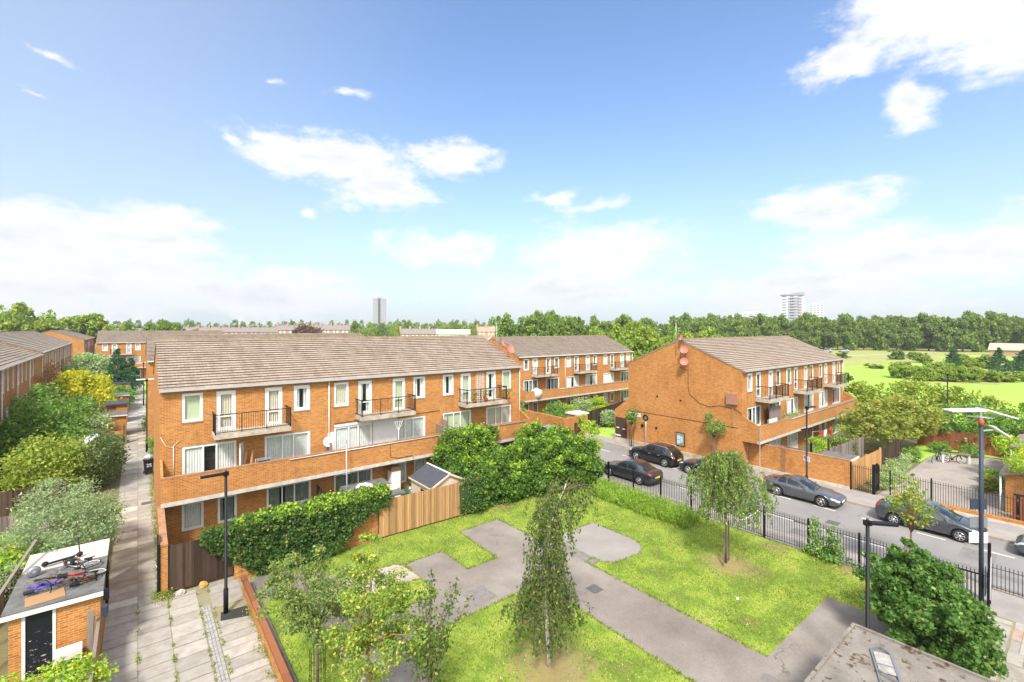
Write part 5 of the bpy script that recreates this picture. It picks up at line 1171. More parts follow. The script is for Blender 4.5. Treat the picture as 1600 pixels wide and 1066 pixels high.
w = thing('garden_wall', 'orange brick garden wall carrying the ivy, left of the tan fence', 'wall', (3.3, 23.45, 0))
MB().box(0, 6.5, 0, .22, -.1, 1.95).build('wall', M['brick'], w); MB().box(6.5, 12.6, -.06, .1, -.1, .09).build('gravel_board', M['wood_pale'], w)
MB().box(0.1, 6.48, -.012, .232, 1.95, 2.02).build('coping', M['brick_old'], w)
o = MB().box(-.22, .22, 0, .015, 0, .42).build('notice', M['dirty_white'], None, (8.75, 23.36, 1.62)); tag(o, 'blank white board hanging on the brick wall at the edge of the ivy', 'sign')
# brick pieces and an orange stone lying by the fence
for i, (x, y, c, lb) in enumerate(((1.35, 23.6, 'conc_pale', 'pale broken block at the foot of the dark fence'), (2.15, 23.7, 'orange', 'orange painted lump lying by the dark fence'))):
    bm = bmesh.new(); bmesh.ops.create_icosphere(bm, subdivisions=2, radius=.17); r3 = random.Random(i)
    for v in bm.verts: v.co *= r3.uniform(.75, 1.15); v.co.z = max(v.co.z*.8, -.08)
    me = bpy.data.meshes.new('stone'); bm.to_mesh(me); bm.free(); me.materials.append(M['conc_pale'] if i == 0 else mat('orange_stone', (.6, .3, .08), .8)); tag(link('stone', me, None, (x, y, .08)), lb, 'stone')
# garden dividers behind the wall
board_fence('wooden_fence', 'dark slatted fence between the first two gardens of the nearest block', (8.2, 28.6), (8.2, 23.7), 1.8, 'wood_dark', railmat='wood_grey')
board_fence('wooden_fence', 'dark fence at the far side of the grey shed garden', (16.0, 28.6), (16.0, 24.0), 1.8, 'wood_dark')
# garden shed with felt roof
s_ = thing('garden_shed', 'beige garden shed with charcoal felt roof and white ridge strip behind the tan fence', 'shed', (13.0, 23.55, 0))
mb = MB(); Lx, Ly = 2.25, 2.5
mb.mesh([(0,0,0),(Lx,0,0),(Lx,Ly,0),(0,Ly,0),(0,0,1.95),(Lx,0,1.95),(Lx,Ly,1.95),(0,Ly,1.95),(Lx/2,0,2.5),(Lx/2,Ly,2.5)], [(0,1,5,8,4),(2,3,7,9,6),(0,4,7,3),(1,2,6,5)])
mb.build('walls', M['beige'], s_); mb = MB()
for sgn in (0, 1):
    f = (lambda x: x) if sgn == 0 else (lambda x: Lx-x)
    pts = [(f(-.12), -.12, 1.9), (f(Lx/2), -.12, 2.53), (f(Lx/2), Ly+.12, 2.53), (f(-.12), Ly+.12, 1.9)]; lo = [(a, b, c-.05) for a, b, c in pts]
    mb.mesh(pts+lo, [(0,1,2,3),(7,6,5,4),(0,4,5,1),(2,6,7,3),(3,7,4,0)])
rf = mb.build('roof', M['felt_blue'], s_)
MB().box(Lx/2-.05, Lx/2+.05, -.13, Ly+.13, 2.525, 2.56).build('ridge_strip', M['white'], rf)
mb = MB()
for sgn in (0, 1):
    f = (lambda x: x) if sgn == 0 else (lambda x: Lx-x); mb.bar((f(-.14), -.135, 1.86), (f(Lx/2), -.135, 2.5), .03, .11)
mb.bar((-.135, -.12, 1.87), (-.135, Ly+.12, 1.87), .03, .08); mb.build('bargeboard', M['beige'], s_)
MB().box(-.02, 0, .9, 1.3, 1.0, 1.55).build('window', M['carglass'], s_)
# fridge, toolbox and junk in the middle garden
f = thing('fridge', 'tall white fridge freezer standing against the brick wall of the garden', 'fridge', (12.55, 27.9, 0))
MB().box(0, .62, 0, .62, 0, 1.82).build('body', M['white'], f); MB().box(.02, .6, -.02, -.001, .05, 1.15).box(.02, .6, -.02, -.001, 1.18, 1.8).build('door', M['white'], f); MB().box(.05, .08, -.05, -.02, .8, 1.1).build('handle', M['galv'], f)
o = MB().box(0, .6, 0, .5, 0, .28).box(.12, .45, .02, .3, .281, .3).build('cardboard_box', M['cardboard'], None, (12.56, 27.95, 1.825)); tag(o, 'brown cardboard box on top of the white fridge', 'box')
bx = thing('storage_chest', 'orange brown wooden chest with pale lid beside the beige shed', 'chest', (13.6, 26.6, 0), 0)
MB().box(0, 1.2, 0, .7, 0, .55).build('chest', M['wood_pale'], bx); MB().box(-.03, 1.23, -.03, .73, .55, .62).build('lid', M['dirty_white'], bx)
jr = random.Random(5)
JK = [('green_crate', 'dark green plastic crate in the junk pile by the shed', 'green_pl'), ('bin_bag', 'black bin bag on the junk pile by the shed', 'black'), ('kettle', 'shiny metal drum on the junk pile by the shed', 'silver'),
      ('parasol_cover', 'green folded garden cover leaning on the window behind the junk', 'green_pl'), ('bag', 'black bag in front of the white fridge', 'black'), ('bag', 'small yellow bag in front of the white fridge', 'yellow'), ('bag', 'white carrier bag in front of the fridge, beside the yellow bag', 'white'), ('bag', 'pale blue bag at the left foot of the white fridge', 'blue')]
JP = [(13.5, 28.0, .25, .28), (14.3, 28.1, .3, .32), (13.9, 27.8, .5, .26), (14.5, 28.4, .6, .38), (12.2, 26.9, .2, .25), (12.55, 26.6, .2, .16), (12.85, 26.4, .15, .17), (11.9, 26.5, .15, .17)]
for (nm, lb, m_), (x, y, z, r_) in zip(JK, JP):
    bm = bmesh.new(); bmesh.ops.create_icosphere(bm, subdivisions=3, radius=r_)
    ph = jr.uniform(0, 6)
    for v in bm.verts:
        q = 1+.16*math.sin(v.co.x*19/r_*.25+ph)+.13*math.sin(v.co.y*23/r_*.25+ph*2)+.1*math.sin(v.co.z*31/r_*.2); v.co *= q; v.co.z = max(v.co.z*1.1, -z+.01)
    for fc in bm.faces: fc.smooth = True
    me = bpy.data.meshes.new(nm); bm.to_mesh(me); bm.free(); me.materials.append(M[m_]); tag(link(nm, me, None, (x, y, z)), lb, nm.replace('_', ' '))
# lean-to roof with things on it in the first garden
lt = thing('lean_to', 'flat grey roofed lean to with clutter behind the ivy wall', 'outbuilding', (9.2, 24.4, 0))
MB().box(0, 2.6, 0, 3.2, 1.62, 1.72).build('roof', M['felt'], lt)
mb = MB()
for x in (.05, 2.5):
    for y in (.05, 3.1): mb.box(x, x+.07, y, y+.07, 0, 1.62)
mb.build('posts', M['wood_grey'], lt)
for i, (x, y, sx, sy, sz, m_, lb) in enumerate(((9.9, 25.9, .5, .35, .25, 'black', 'black tub on the lean to roof'), (10.5, 25.8, .6, .35, .14, 'orange_pl', 'orange tarpaulin bundle on the lean to roof'), (10.2, 26.5, .5, .4, .22, 'dirty_white', 'crumpled pale sheet on the lean to roof'), (11.1, 25.6, .9, .5, .12, 'cream_curtain', 'pale folded cloth at the right end of the lean to roof'))):
    bm = bmesh.new(); bmesh.ops.create_icosphere(bm, subdivisions=3, radius=.5); ph = i*1.7
    for v in bm.verts: v.co = Vector((v.co.x*sx*2*(1+.12*math.sin(v.co.y*9+ph)), v.co.y*sy*2*(1+.15*math.sin(v.co.x*11+ph)), max(v.co.z, -.1)*sz*2*(1+.3*math.sin(v.co.x*13+v.co.y*9+ph)))); 
    me = bpy.data.meshes.new('bundle'); bm.to_mesh(me); bm.free(); me.materials.append(M[m_]); tag(link('bundle', me, None, (x, y, 1.74)), lb, 'clutter')
pl = thing('washing_pole', 'thin grey pole rising in front of the terrace parapet in the first garden', 'pole', (9.35, 26.9, 0)); MB().tube([(0, 0, 0), (0, 0, 4.3)], .03, 6).build('pole', M['galv'], pl); MB().tube([(0, 0, 4.3), (0, 0, 4.75)], .015, 5).bar((-.2, 0, 2.6), (.2, 0, 2.6), .02).build('bracket', M['galv'], pl)
# terrace things of the nearest block
rk = thing('clothes_airer', 'small clothes airer with dark clothes on the first floor terrace', 'clothes airer', (4.95, 28.1, 2.62))
mb = MB()
for x in (0, .7):
    mb.bar((x, -.25, 0), (x, .25, 1.3), .025).bar((x, .25, 0), (x, -.25, 1.3), .025)
for k in range(5): mb.bar((0, -.25+k*.12, 1.3), (.7, -.25+k*.12, 1.3), .014)
mb.build('frame', M['galv'], rk); MB().box(.25, .65, -.1, -.07, .5, 1.29).box(.1, .3, .02, .05, .6, 1.29).build('clothes', M['felt_blue'], rk)
o = MB().bar((0, 0, 0), (.25, .2, 1.75), .09, .03).bar((-.3, .1, 0), (-.05, .28, 1.7), .11, .03).build('planks', M['wood_pale'], None, (4.6, 28.3, 2.62)); tag(o, 'two timber planks leaning on the wall of the first floor terrace', 'planks')
ar = thing('rotary_dryer', 'white folded rotary dryer rising behind the terrace parapet', 'clothes dryer', (12.95, 27.75, 2.62))
MB().tube([(0, 0, 0), (0, 0, 2.0)], .022, 6).build('pole', M['white'], ar); mb = MB()
for a in (-.28, -.1, .1, .28): mb.bar((0, 0, 1.8), (a, 0, 2.45), .02)
mb.bar((-.28, 0, 2.4), (.28, 0, 2.4), .015); mb.build('arms', M['white'], ar)
sd_ = thing('satellite_dish', 'white satellite dish on the painted wall of the middle flat', 'satellite dish', (8.7, 28.0, 4.35), -20)
MB().lathe([(.002, 0.0), (.15, -.02), (.3, -.08)][::-1]+[(.002, .015)], (0, 0, 0), 'y', 20).build('dish', M['dirty_white'], sd_, rot=(R(-15), 0, 0)); MB().tube([(0, .05, 0), (0, .3, -.1), (0, .75, -.1)], .02, 6).build('bracket', M['galv'], sd_)

# low wall with timber rail beside the paving
lw = thing('low_wall', 'low brick edging wall topped by a red brown timber rail beside the paving', 'wall', (3.4, 22.4, 0))
MB().box(0, .12, -12, 0, -.05, .5).build('wall', M['brick'], lw)
mb = MB()
for k in range(5): mb.box(-.035, .155, -12+k*2.4+.01, -12+(k+1)*2.4, .5, .62)
mb.build('timber_rail', M['wood_red'], lw); MB().box(.16, .42, -12, 0, -.05, .16).build('plinth', M['mossroof'], lw)

# bike shed roof building on the left
bs_ = thing('brick_store', 'flat roofed brick store with old bikes on top, black door and white frame', 'outbuilding', (-3.1, 20.85, 0))
mb = MB(); wall_open(mb, 0, 2.12, -.05, 2.12, [(.28, 1.05, 0, 2.05)], 0, .06)
mb.face([(2.12,0,-.05),(2.12,4.7,-.05),(2.12,4.7,2.12),(2.12,0,2.12)]); mb.face([(0,4.7,-.05),(0,0,-.05),(0,0,2.12),(0,4.7,2.12)]); mb.face([(2.12,4.7,-.05),(0,4.7,-.05),(0,4.7,2.12),(2.12,4.7,2.12)])
mb.build('wall', M['brick'], bs_)
MB().box(-.15, 2.2, -.12, 2.9, 2.13, 2.25).build('roof', M['felt'], bs_); MB().box(-.13, 2.19, 2.9, 4.8, 2.12, 2.235).build('roof_sheet', M['conc_pale'], bs_)
MB().box(-.17, 2.2, -.15, -.121, 2.06, 2.2).build('fascia', M['dirty_white'], bs_)
MB().box(.28, .36, -.02, .05, 0, 2.05).box(.97, 1.05, -.02, .05, 0, 2.05).build('door_frame', M['dirty_white'], bs_)
dr = mat('scuffed_black_door', (.012, .014, .02), .4); t_ = dr.node_tree; n_ = NT(t_); P_ = n_.n('ShaderNodeNewGeometry').outputs['Position']
zz_ = n_.n('ShaderNodeSeparateXYZ', i_0=P_).outputs[2]
k_ = n_.math('MULTIPLY', n_.sstep(n_.noise(n_.vmath('MULTIPLY', P_, (5, 5, 9)), 1.5, 5, .7), .6, .66), n_.sstep(n_.math('SUBTRACT', 1.5, zz_), 0, .3))
t_.links.new(n_.mix(k_, (.010, .012, .018), (.5, .5, .5)), bs(dr).inputs['Base Color'])
MB().box(.36, .97, .02, .045, .02, 2.04).build('door', dr, bs_)
# wall between store and path with posts
sw = thing('boundary_wall', 'thin timber and brick boundary between the brick store and the footpath', 'wall', (-.99, 12, 0))
MB().box(-.06, .0, 0, 9.6, -.05, 1.25).build('wall', M['brick'], sw); MB().box(-.075, .015, 5, 14.5, 1.25, 1.3).build('coping', M['wood_grey'], sw)
MB().box(-.05, 0, 9.6, 14.8, -.05, 1.9).build('side_wall', M['brick_brown'], sw)
for i, y in enumerate((20.4, 21.6)):
    o = MB().box(-.08, .08, -.12, .12, 0, .3).build('lock_box', M['slate'], None, (-.86, y, 1.55)); tag(o, ['grey metal lock box on the boundary by the path, lower one', 'grey metal lock box on the boundary by the path, upper one'][i], 'box')
gt = thing('metal_gate', 'dark solid metal gate leaf standing open along the left of the path', 'gate', (-.93, 23.9, 0), 90); MB().box(0, 1.0, -.02, .02, .08, 2.0).build('leaf', M['black'], gt); MB().box(-.04, .04, -.04, .04, 0, 2.1).build('post', M['black'], gt)
gt = thing('metal_gate', 'tall arched dark gate standing open against the end wall of the nearest block', 'gate', (.66, 23.9, 0), 90)
mb = MB(); mb.xprism([(0, .08), (0, 2.0), (.25, 2.25), (.6, 2.35), (.95, 2.25), (1.2, 2.0), (1.2, .08)], -.02, .02); mb.build('leaf', M['black'], gt, rot=(0, 0, R(-90))); MB().box(-.05, .05, -.05, .05, 0, 2.15).build('post', M['black'], gt)
MB().tube([(.1, .05, 1.2), (.3, .09, 1.25), (.4, .05, 1.2)], .02, 6).build('handle', M['galv'], gt)
board_fence('wooden_fence', 'dark rail fence across the gardens in front of the left terrace', (-8.0, 38.2), (-3.4, 38.2), 1.8, 'wood_dark', railmat='wood_grey')
board_fence('wooden_fence', 'weathered grey fence running across in front of the dark rail fence', (-7.0, 34.3), (-3.2, 34.3), 1.5, 'wood_grey')
board_fence('wooden_fence', 'black stained fence behind the blue bicycles at the left edge', (-6.5, 25.2), (-3.2, 26.2), 1.6, 'wood_dark')
o = MB().bar((0, 0, 0), (.9, 5.2, 1.1), .09, .05).build('timber_pole', M['wood_grey'], None, (-3.95, 20.2, 1.75)); tag(o, 'long grey timber pole leaning along the left edge of the bike roof', 'pole')
o = MB().bar((0, 0, 0), (.05, .1, 1.75), .16, .04).bar((.12, 0, 0), (.1, .12, 1.5), .12, .05).build('timber_plank', M['wood_grey'], None, (-1.25, 20.45, 0)); tag(o, 'weathered plank leaning against the front of the brick store', 'plank')
o = MB().box(0, .62, 0, .5, 0, .8).build('white_box', M['dirty_white'], None, (-2.0, 20.1, 0), 4)
tag(o, 'white topped cabinet in front of the brick store', 'cabinet'); 
MB().box(.07, .55, -.012, -.001, .1, .6).build('door', M['slate'], o)
# row of brick bin sheds along the path
def bin_shed(label, y, roofm, door=None, h=2.1, y1=None, x0=-2.9):
    t = thing('bin_shed', label, 'outbuilding', (x0, y, 0), 0, 'brick bin sheds along the footpath'); wdt = -.95-x0
    mb = MB(); ops = [(.15, .95, .05, h-.2)] if door else []; wall_open(mb, 0, wdt, -.05, h, ops, 0, .12)
    mb.face([(wdt,0,-.05),(wdt,2.4,-.05),(wdt,2.4,h),(wdt,0,h)]); mb.face([(0,2.4,-.05),(0,0,-.05),(0,0,h),(0,2.4,h)]); mb.build('wall', M['brick'], t)
    MB().box(-.15, wdt+.12, -.2, 2.5, h, h+.14).build('roof', M[roofm], t); MB().box(-.16, wdt+.13, -.23, -.2, h-.02, h+.1).build('fascia', M['dirty_white'] if roofm != 'felt_blue' else M['felt_blue'], t)
    if door: MB().box(.15, .95, .1, .13, .05, h-.2).build('door', M[door], t)
    return t
bin_shed('brick shed with green grey roof edge, first of the row beyond the white car', 61.6, 'felt')
bin_shed('brick shed with charcoal roof and open dark doorway, second of the row', 70.5, 'felt_blue', 'brick_brown')
bin_shed('brick shed with pale roof edge and white door, third of the row', 79.5, 'felt', 'white')
bin_shed('brick shed with white panel, fourth of the row', 88.5, 'felt', 'white')
bin_shed('small brick shed with pale window frame, last of the row by the conifers', 97, 'felt_blue', 'dirty_white')
board_fence('picket_gate', 'wooden picket panel in front of the first shed of the row', (-2.6, 57.2), (-1.1, 57.2), 1.3, 'wood_pale', cat='gate', bw=.16)
gt = thing('metal_gate', 'narrow black arched gate beside the wooden pickets', 'gate', (-1.05, 57.2, 0)); MB().box(0, .05, 0, .8, .1, 1.9).build('leaf', M['black'], gt)
# white sheeted thing in the garden
bm = bmesh.new(); bmesh.ops.create_icosphere(bm, subdivisions=4, radius=1)
for v in bm.verts: v.co = Vector((v.co.x*1.4, v.co.y*.9, max(v.co.z*1.0*(1+.1*math.sin(v.co.x*7)+.08*math.sin(v.co.y*9)), -.9)))
me = bpy.data.meshes.new('cover'); bm.to_mesh(me); bm.free(); me.materials.append(M['white']); tag(link('garden_cover', me, None, (-3.1, 52.5, .95)), 'white sheet thrown over garden furniture between the shrubs and the first shed', 'cover')
# wheelie bin
wb = thing('wheelie_bin', 'black wheelie bin marked 25 standing beside the footpath behind the nearest block', 'bin', (.62, 44.5, 0), 5)
mb = MB(); mb.mesh([(-.22,-.26,.08),(.22,-.26,.08),(.22,.24,.08),(-.22,.24,.08),(-.28,-.36,1.0),(.28,-.36,1.0),(.28,.34,1.0),(-.28,.34,1.0)], [(3,2,1,0),(0,1,5,4),(1,2,6,5),(2,3,7,6),(3,0,4,7)]); mb.build('body', M['rubber'], wb)
MB().xprism([(-.4, 1.0), (.36, 1.0), (.36, 1.09), (0, 1.12), (-.4, 1.05)], -.3, .3).build('lid', M['black'], wb)
for x in (-.24, .24): MB().lathe([(.002, -.03), (.1, -.03), (.1, .03), (.002, .03)], (x, .3, .1), 'x', 16).build('wheel', M['rubber'], wb)
text('25', .34, M['plate_w'], wb, (0, -.36, .72), (R(90-6), 0, 0))
bb = thing('bin_bag', 'grey and white rubbish bags on top of the black wheelie bin', 'bag', (.62, 44.5, 1.12)); bm = bmesh.new(); bmesh.ops.create_icosphere(bm, subdivisions=3, radius=.26)
for v in bm.verts: v.co = Vector((v.co.x*(1+.2*math.sin(v.co.z*20)), v.co.y*(1+.2*math.sin(v.co.x*17)), max(v.co.z*.9, -.14)+.14))
me = bpy.data.meshes.new('bag'); bm.to_mesh(me); bm.free(); me.materials.append(M['galv']); link('bag', me, bb)

# ---------------------------------------------------------------- bicycles
def bicycle(label, loc, rot, frame, s=1.0, wheels=(1, 1), name='bicycle', saddle=True, wm='dirty_white'):
    t = thing(name, label, 'bicycle', loc); t.rotation_euler = tuple(R(a) for a in rot); t.scale = (s, s, s)
    rw = .31
    for i, x in enumerate((-.5, .5)):
        if not wheels[i]: continue
        n = 28; ring = [(x+rw*math.cos(2*math.pi*k/n), 0, rw+rw*math.sin(2*math.pi*k/n)) for k in range(n+1)]
        wh = MB().tube(ring, .024, 6, cap=False).build('wheel', M['rubber'], t); rm = [(x+(rw-.035)*math.cos(2*math.pi*k/n), 0, rw+(rw-.035)*math.sin(2*math.pi*k/n)) for k in range(n+1)]
        mb = MB().tube(rm, .014, 5, cap=False)
        for k in range(10): a = 2*math.pi*k/10; mb.bar((x, 0, rw), (x+(rw-.03)*math.cos(a), 0, rw+(rw-.03)*math.sin(a)), .005)
        mb.build('rim', M[wm], wh)
    f = MB(); A, B, C, Dd, E_ = (-.5, 0, .31), (-.08, 0, .3), (-.2, 0, .78), (.33, 0, .78), (.5, 0, .31)
    for a, b, r_ in ((A, B, .018), (A, C, .017), (B, C, .026), (C, Dd, .028), (B, (.35, 0, .68), .03), (Dd, (.36, 0, .66), .03), ((.36, .05, .68), (.5, .05, .31), .019), ((.36, -.05, .68), (.5, -.05, .31), .019)): f.tube([a, b], r_, 7)
    f.build('frame', M[frame], t)
    MB().tube([(.33, 0, .78), (.31, 0, .93)], .014, 6).tube([(.22, -.28, .97), (.33, -.12, .93), (.33, .12, .93), (.22, .28, .97)], .014, 6).build('handlebar', M['black'], t)
    if saddle: MB().tube([(-.2, 0, .78), (-.23, 0, .88)], .013, 6).xprism([(-.07, .88), (-.02, .92), (.02, .92), (.07, .88)], -.36, -.1).build('saddle', M['rubber'], t)
    MB().lathe([(.002, -.02), (.09, -.02), (.09, .0), (.002, .0)], (-.08, -.03, .3), 'y', 14).tube([(-.08, -.06, .3), (.06, -.06, .22)], .01, 5).tube([(-.08, .06, .3), (-.22, .06, .38)], .01, 5).build('crank', M['black'], t)
    return t
bicycle('small red and white bicycle lying on top of the pile on the flat roof', (-1.95, 22.0, 2.5), (68, 12, 12), 'bike_red', .98)
bicycle('rusty red bicycle frame under the small red bicycle on the roof', (-1.75, 22.35, 2.33), (88, 4, 20), 'rust', 1.0, (0, 1))
bicycle('violet bicycle frame without wheels at the left of the roof pile', (-2.35, 22.5, 2.36), (86, -8, -12), 'purple', 1.0, (0, 0))
bicycle('bare brown bicycle frame on the pale sheet at the back of the roof', (-1.6, 24.3, 2.27), (89, 0, -25), 'rust', 1.0, (0, 0), saddle=False)
sc = thing('kick_scooter', 'black kick scooter lying at the back of the flat roof behind the bicycles', 'scooter', (-2.6, 24.0, 2.26), 15)
MB().box(0, .75, -.06, .06, .06, .1).build('deck', M['black'], sc); MB().tube([(.75, 0, .08), (.9, 0, .2), (.85, 0, .75)], .02, 6).tube([(.85, -.2, .75), (.85, .2, .75)], .016, 6).build('handlebar', M['black'], sc)
for x in (-.05, .9): MB().lathe([(.002, -.03), (.09, -.03), (.1, 0), (.09, .03), (.002, .03)], (x, 0, .1), 'y', 16).build('wheel', M['rubber'], sc)
w_ = thing('loose_wheel', 'grey scooter wheel standing on the roof sheet left of the frames', 'wheel', (-2.85, 23.3, 2.24), 20); MB().lathe([(.05, -.06), (.16, -.07), (.19, 0), (.16, .07), (.05, .06)], (0, 0, .19), 'y', 20).build('tyre', M['grey_metal'], w_); MB().lathe([(.002, -.04), (.05, -.06), (.05, .06), (.002, .04)], (0, 0, .19), 'y', 14).build('hub', M['galv'], w_)
w_ = thing('loose_wheel', 'small dark wheel standing behind the violet frame on the roof', 'wheel', (-1.95, 23.5, 2.24), -30); MB().lathe([(.05, -.05), (.13, -.06), (.16, 0), (.13, .06), (.05, .05)], (0, 0, .16), 'y', 20).build('tyre', M['rubber'], w_); MB().lathe([(.002, -.04), (.05, -.05), (.05, .05), (.002, .04)], (0, 0, .16), 'y', 14).build('hub', M['galv'], w_)
rgd = np.random.default_rng(77); dp = np.stack([rgd.uniform(-3.0, -1.1, 700), 20.9+rgd.random(700)**1.0*2.6, np.full(700, 2.27)], 1); dp = dp[rgd.random(700) < np.clip(1.2-abs(dp[:, 1]-22.3), .12, 1)]
tag(link('leaf_litter', mesh_quads('leaf_litter', leaf_verts(dp, .055, rgd, .5, .95), mat('dead_leaves', (.14, .085, .045), .9))), 'dead leaves and twigs scattered on the bike roof', 'litter', kind='stuff')
bicycle('grey bicycle frame with one wheel lying under the violet frame on the roof', (-1.85, 22.8, 2.33), (89, 5, 165), 'grey_metal', .9, (1, 0))
bicycle('blue child bicycle standing below the left edge of the flat roof, nearer one', (-4.1, 21.6, .75), (0, -12, 62), 'blue', .8)
bicycle('blue and white bicycle behind the nearer blue one at the left edge', (-4.5, 23.2, .7), (8, -5, 40), 'blue', .85)
bicycle('dark bicycle locked to the timber rack in the yard', (51.7, 7.3, 0), (0, 0, -58), 'black', 1.1)
bicycle('black bicycle parked end on at the left end of the timber rack', (50.9, 8.2, 0), (4, 0, -10), 'slate', 1.05)
rk = thing('bike_rack', 'low weathered timber beam on white posts used as a bicycle rack', 'bike rack', (51.3, 8.0, 0), -62); MB().box(0, 1.9, -.12, .12, .72, .82).build('beam', M['wood_grey'], rk)
for x in (.1, 1.75): MB().box(x, x+.1, -.05, .05, 0, .72).build('post', M['white'], rk)
o = MB().box(-1.25, 1.05, -.45, .55, 0, .02).build('board', M['cardboard'], None, (-2.3, 21.25, 2.256), 8); tag(o, 'flat sheet of pale board lying on the front of the bike roof', 'board'); o.scale = (.4, .7, 1)

# ================================================================ railings and street furniture
def railings(name, label, a, b, h, posts, bow=True, pitch=.115, finial=.0, cat='railings', skip=None, base=0.0, hoop=None, bar_r=.02, mid=None, group=None):
    ln = math.hypot(b[0]-a[0], b[1]-a[1]); t = thing(name, label, cat, (a[0], a[1], base), math.degrees(math.atan2(b[1]-a[1], b[0]-a[0])), group)
    r_ = MB(); n = int(ln/pitch)
    for i in range(n+1):
        x = ln*i/n; hh = h if not hoop else hoop(x/ln)
        r_.bar((x, 0, .08), (x, 0, hh), bar_r)
    r_.build('bars', M['iron'], t); q = MB()
    q.bar((0, 0, .14), (ln, 0, .14), .04, .01)
    if not hoop: q.bar((0, 0, h-.16), (ln, 0, h-.16), .045, .012)
    else:
        for i in range(24): q.bar((ln*i/24, 0, hoop(i/24)-.16), (ln*(i+1)/24, 0, hoop((i+1)/24)-.16), .04, .012)
    q.build('rail', M['iron'], t); k = 0
    for p in posts: MB().box(p-.035, p+.035, -.035, .035, 0, h+.12).build('post', M['black'], t)
    return t
ys = [6.75+2.07*k for k in range(-2, 8)]
railings('railings', 'long run of dark vertical bar railings between the green and the road', (25.62, 21.3), (25.62, 2.65), 1.55, [21.3-y for y in ys if 2.6 < y < 21.3]+[0])
railings('railings', 'dark railings enclosing the yard across the road, above the low brick wall', (37.75, 8.3), (37.75, 1.5), 1.45, [0, 2.0, 4.2, 6.4], base=.25)
railings('railings', 'short dark railing panel between the brick wall corner and the yard gate', (37.5, 10.35), (37.5, 9.15), 1.75, [0, 1.2], base=.1)
gt = thing('metal_gate', 'black arched gate leaf standing open at the yard entrance', 'gate', (37.55, 9.1, .1), -5); mb = MB()
for k in range(9): mb.bar((k*.11, 0, .1), (k*.11, 0, 1.75+.22*math.sin(math.pi*k/8)), .03)
mb.bar((0, 0, .15), (.88, 0, .15), .05).bar((0, 0, 1.0), (.88, 0, 1.0), .05).bar((0, 0, 1.7), (.88, 0, 1.7), .05); mb.build('leaf', M['black'], gt); MB().box(.1, .8, -.02, .02, .55, 1.3).build('panel', M['black'], gt)
MB().box(-.07, .07, -.07, .07, 0, 1.95).build('post', M['black'], gt)
railings('guard_rail', 'low black pedestrian guard rail at the kerb in the lower right corner', (28.0, 2.85), (28.0, -5.0), 1.1, [0, 2.6, 5.2, 7.8], pitch=.12)
# gate at the corner of the green
gt = thing('metal_gate', 'tall black gate leaf standing open beside the solar lamp post', 'gate', (25.62, 2.62, 0), 4); mb = MB()
for k in range(10): mb.bar((k*.1, 0, .12), (k*.1, 0, 1.85+.35*(k/9)), .03)
for z in (.16, 1.0, 1.75): mb.bar((0, 0, z), (.92, 0, z+(.0 if z < 1.5 else .3)), .045)
mb.build('leaf', M['black'], gt); MB().box(.86, .98, -.05, .05, 0, 2.4).build('post', M['black'], gt); MB().bar((.02, -.05, .5), (.9, -.05, 1.9), .02).build('stay', M['galv'], gt)
gt = thing('metal_gate', 'second gate leaf with an arched plate folded back along the railings', 'gate', (25.45, 3.5, 0), -88); mb = MB()
for k in range(8): mb.bar((k*.11, 0, .1), (k*.11, 0, 1.45), .022)
mb.bar((0, 0, 1.45), (.78, 0, 1.45), .05).bar((0, 0, .15), (.78, 0, .15), .05).bar((0, 0, .1), (0, 0, 1.5), .05); mb.build('leaf', M['black'], gt)
MB().xprism([(-.15, .7), (-.15, 1.5), (-.08, 1.72), (.04, 1.8), (.16, 1.72), (.22, 1.5), (.22, .7)], .8, .83).build('lock_plate', M['slate'], gt)
o = MB().box(0, .62, -.012, .012, 0, .26).build('notice', M['black'], None, (25.54, 4.55, 1.1), -90); tag(o, 'black notice plate fixed to the railings left of the gate', 'sign')
MB().box(.08, .2, -.022, -.013, .06, .14).build('mark', L['lime'], o); MB().box(.2, .4, -.022, -.013, .19, .215).build('lettering', M['dirty_white'], o)
# black fence beside the mossy shed
railings('railings', 'black fence panel beside the mossy flat roof in the lower right corner', (16.75, 2.4), (16.0, -3), 1.9, [0, 2.5], pitch=.06)
ms = thing('flat_roofed_store', 'mossy felt roofed store with an old ladder frame on it in the lower right foreground', 'outbuilding', (12.8, 2.55, 0))
MB().box(.1, 3.5, -5, 1.82, -.05, 2.12).build('wall', M['brick'], ms); MB().box(0, 3.6, -5, 1.92, 2.12, 2.27).build('roof', M['mossroof'], ms); MB().box(-.02, 3.62, 1.86, 1.94, 2.25, 2.33).box(3.55, 3.63, -5, 1.86, 2.25, 2.33).build('kerb_trim', M['mossroof'], ms)
fr = thing('scrap_shelving', 'bent grey metal shelf frame with a torn sheet lying on the mossy roof', 'scrap frame', (14.9, 3.35, 2.29), 22)
mb = MB(); mb.bar((-.75, -.2, .02), (.75, -.2, .02), .05, .04).bar((-.75, .22, .02), (.7, .22, .02), .04, .03).bar((.72, -.2, .02), (.85, 0, .1), .04).bar((.85, 0, .1), (.7, .22, .02), .04).bar((-.5, -.2, .02), (-.3, .22, .12), .03).bar((-.7, -.2, .02), (-.55, .22, .02), .03).bar((.1, -.2, .03), (.1, .22, .03), .03)
mb.build('frame', M['grey_metal'], fr); MB().box(-.2, .65, -.17, .18, .01, .025).build('sheet', mat('grimy_sheet', (.34, .31, .28), .9, var=.35, vscale=6), fr)

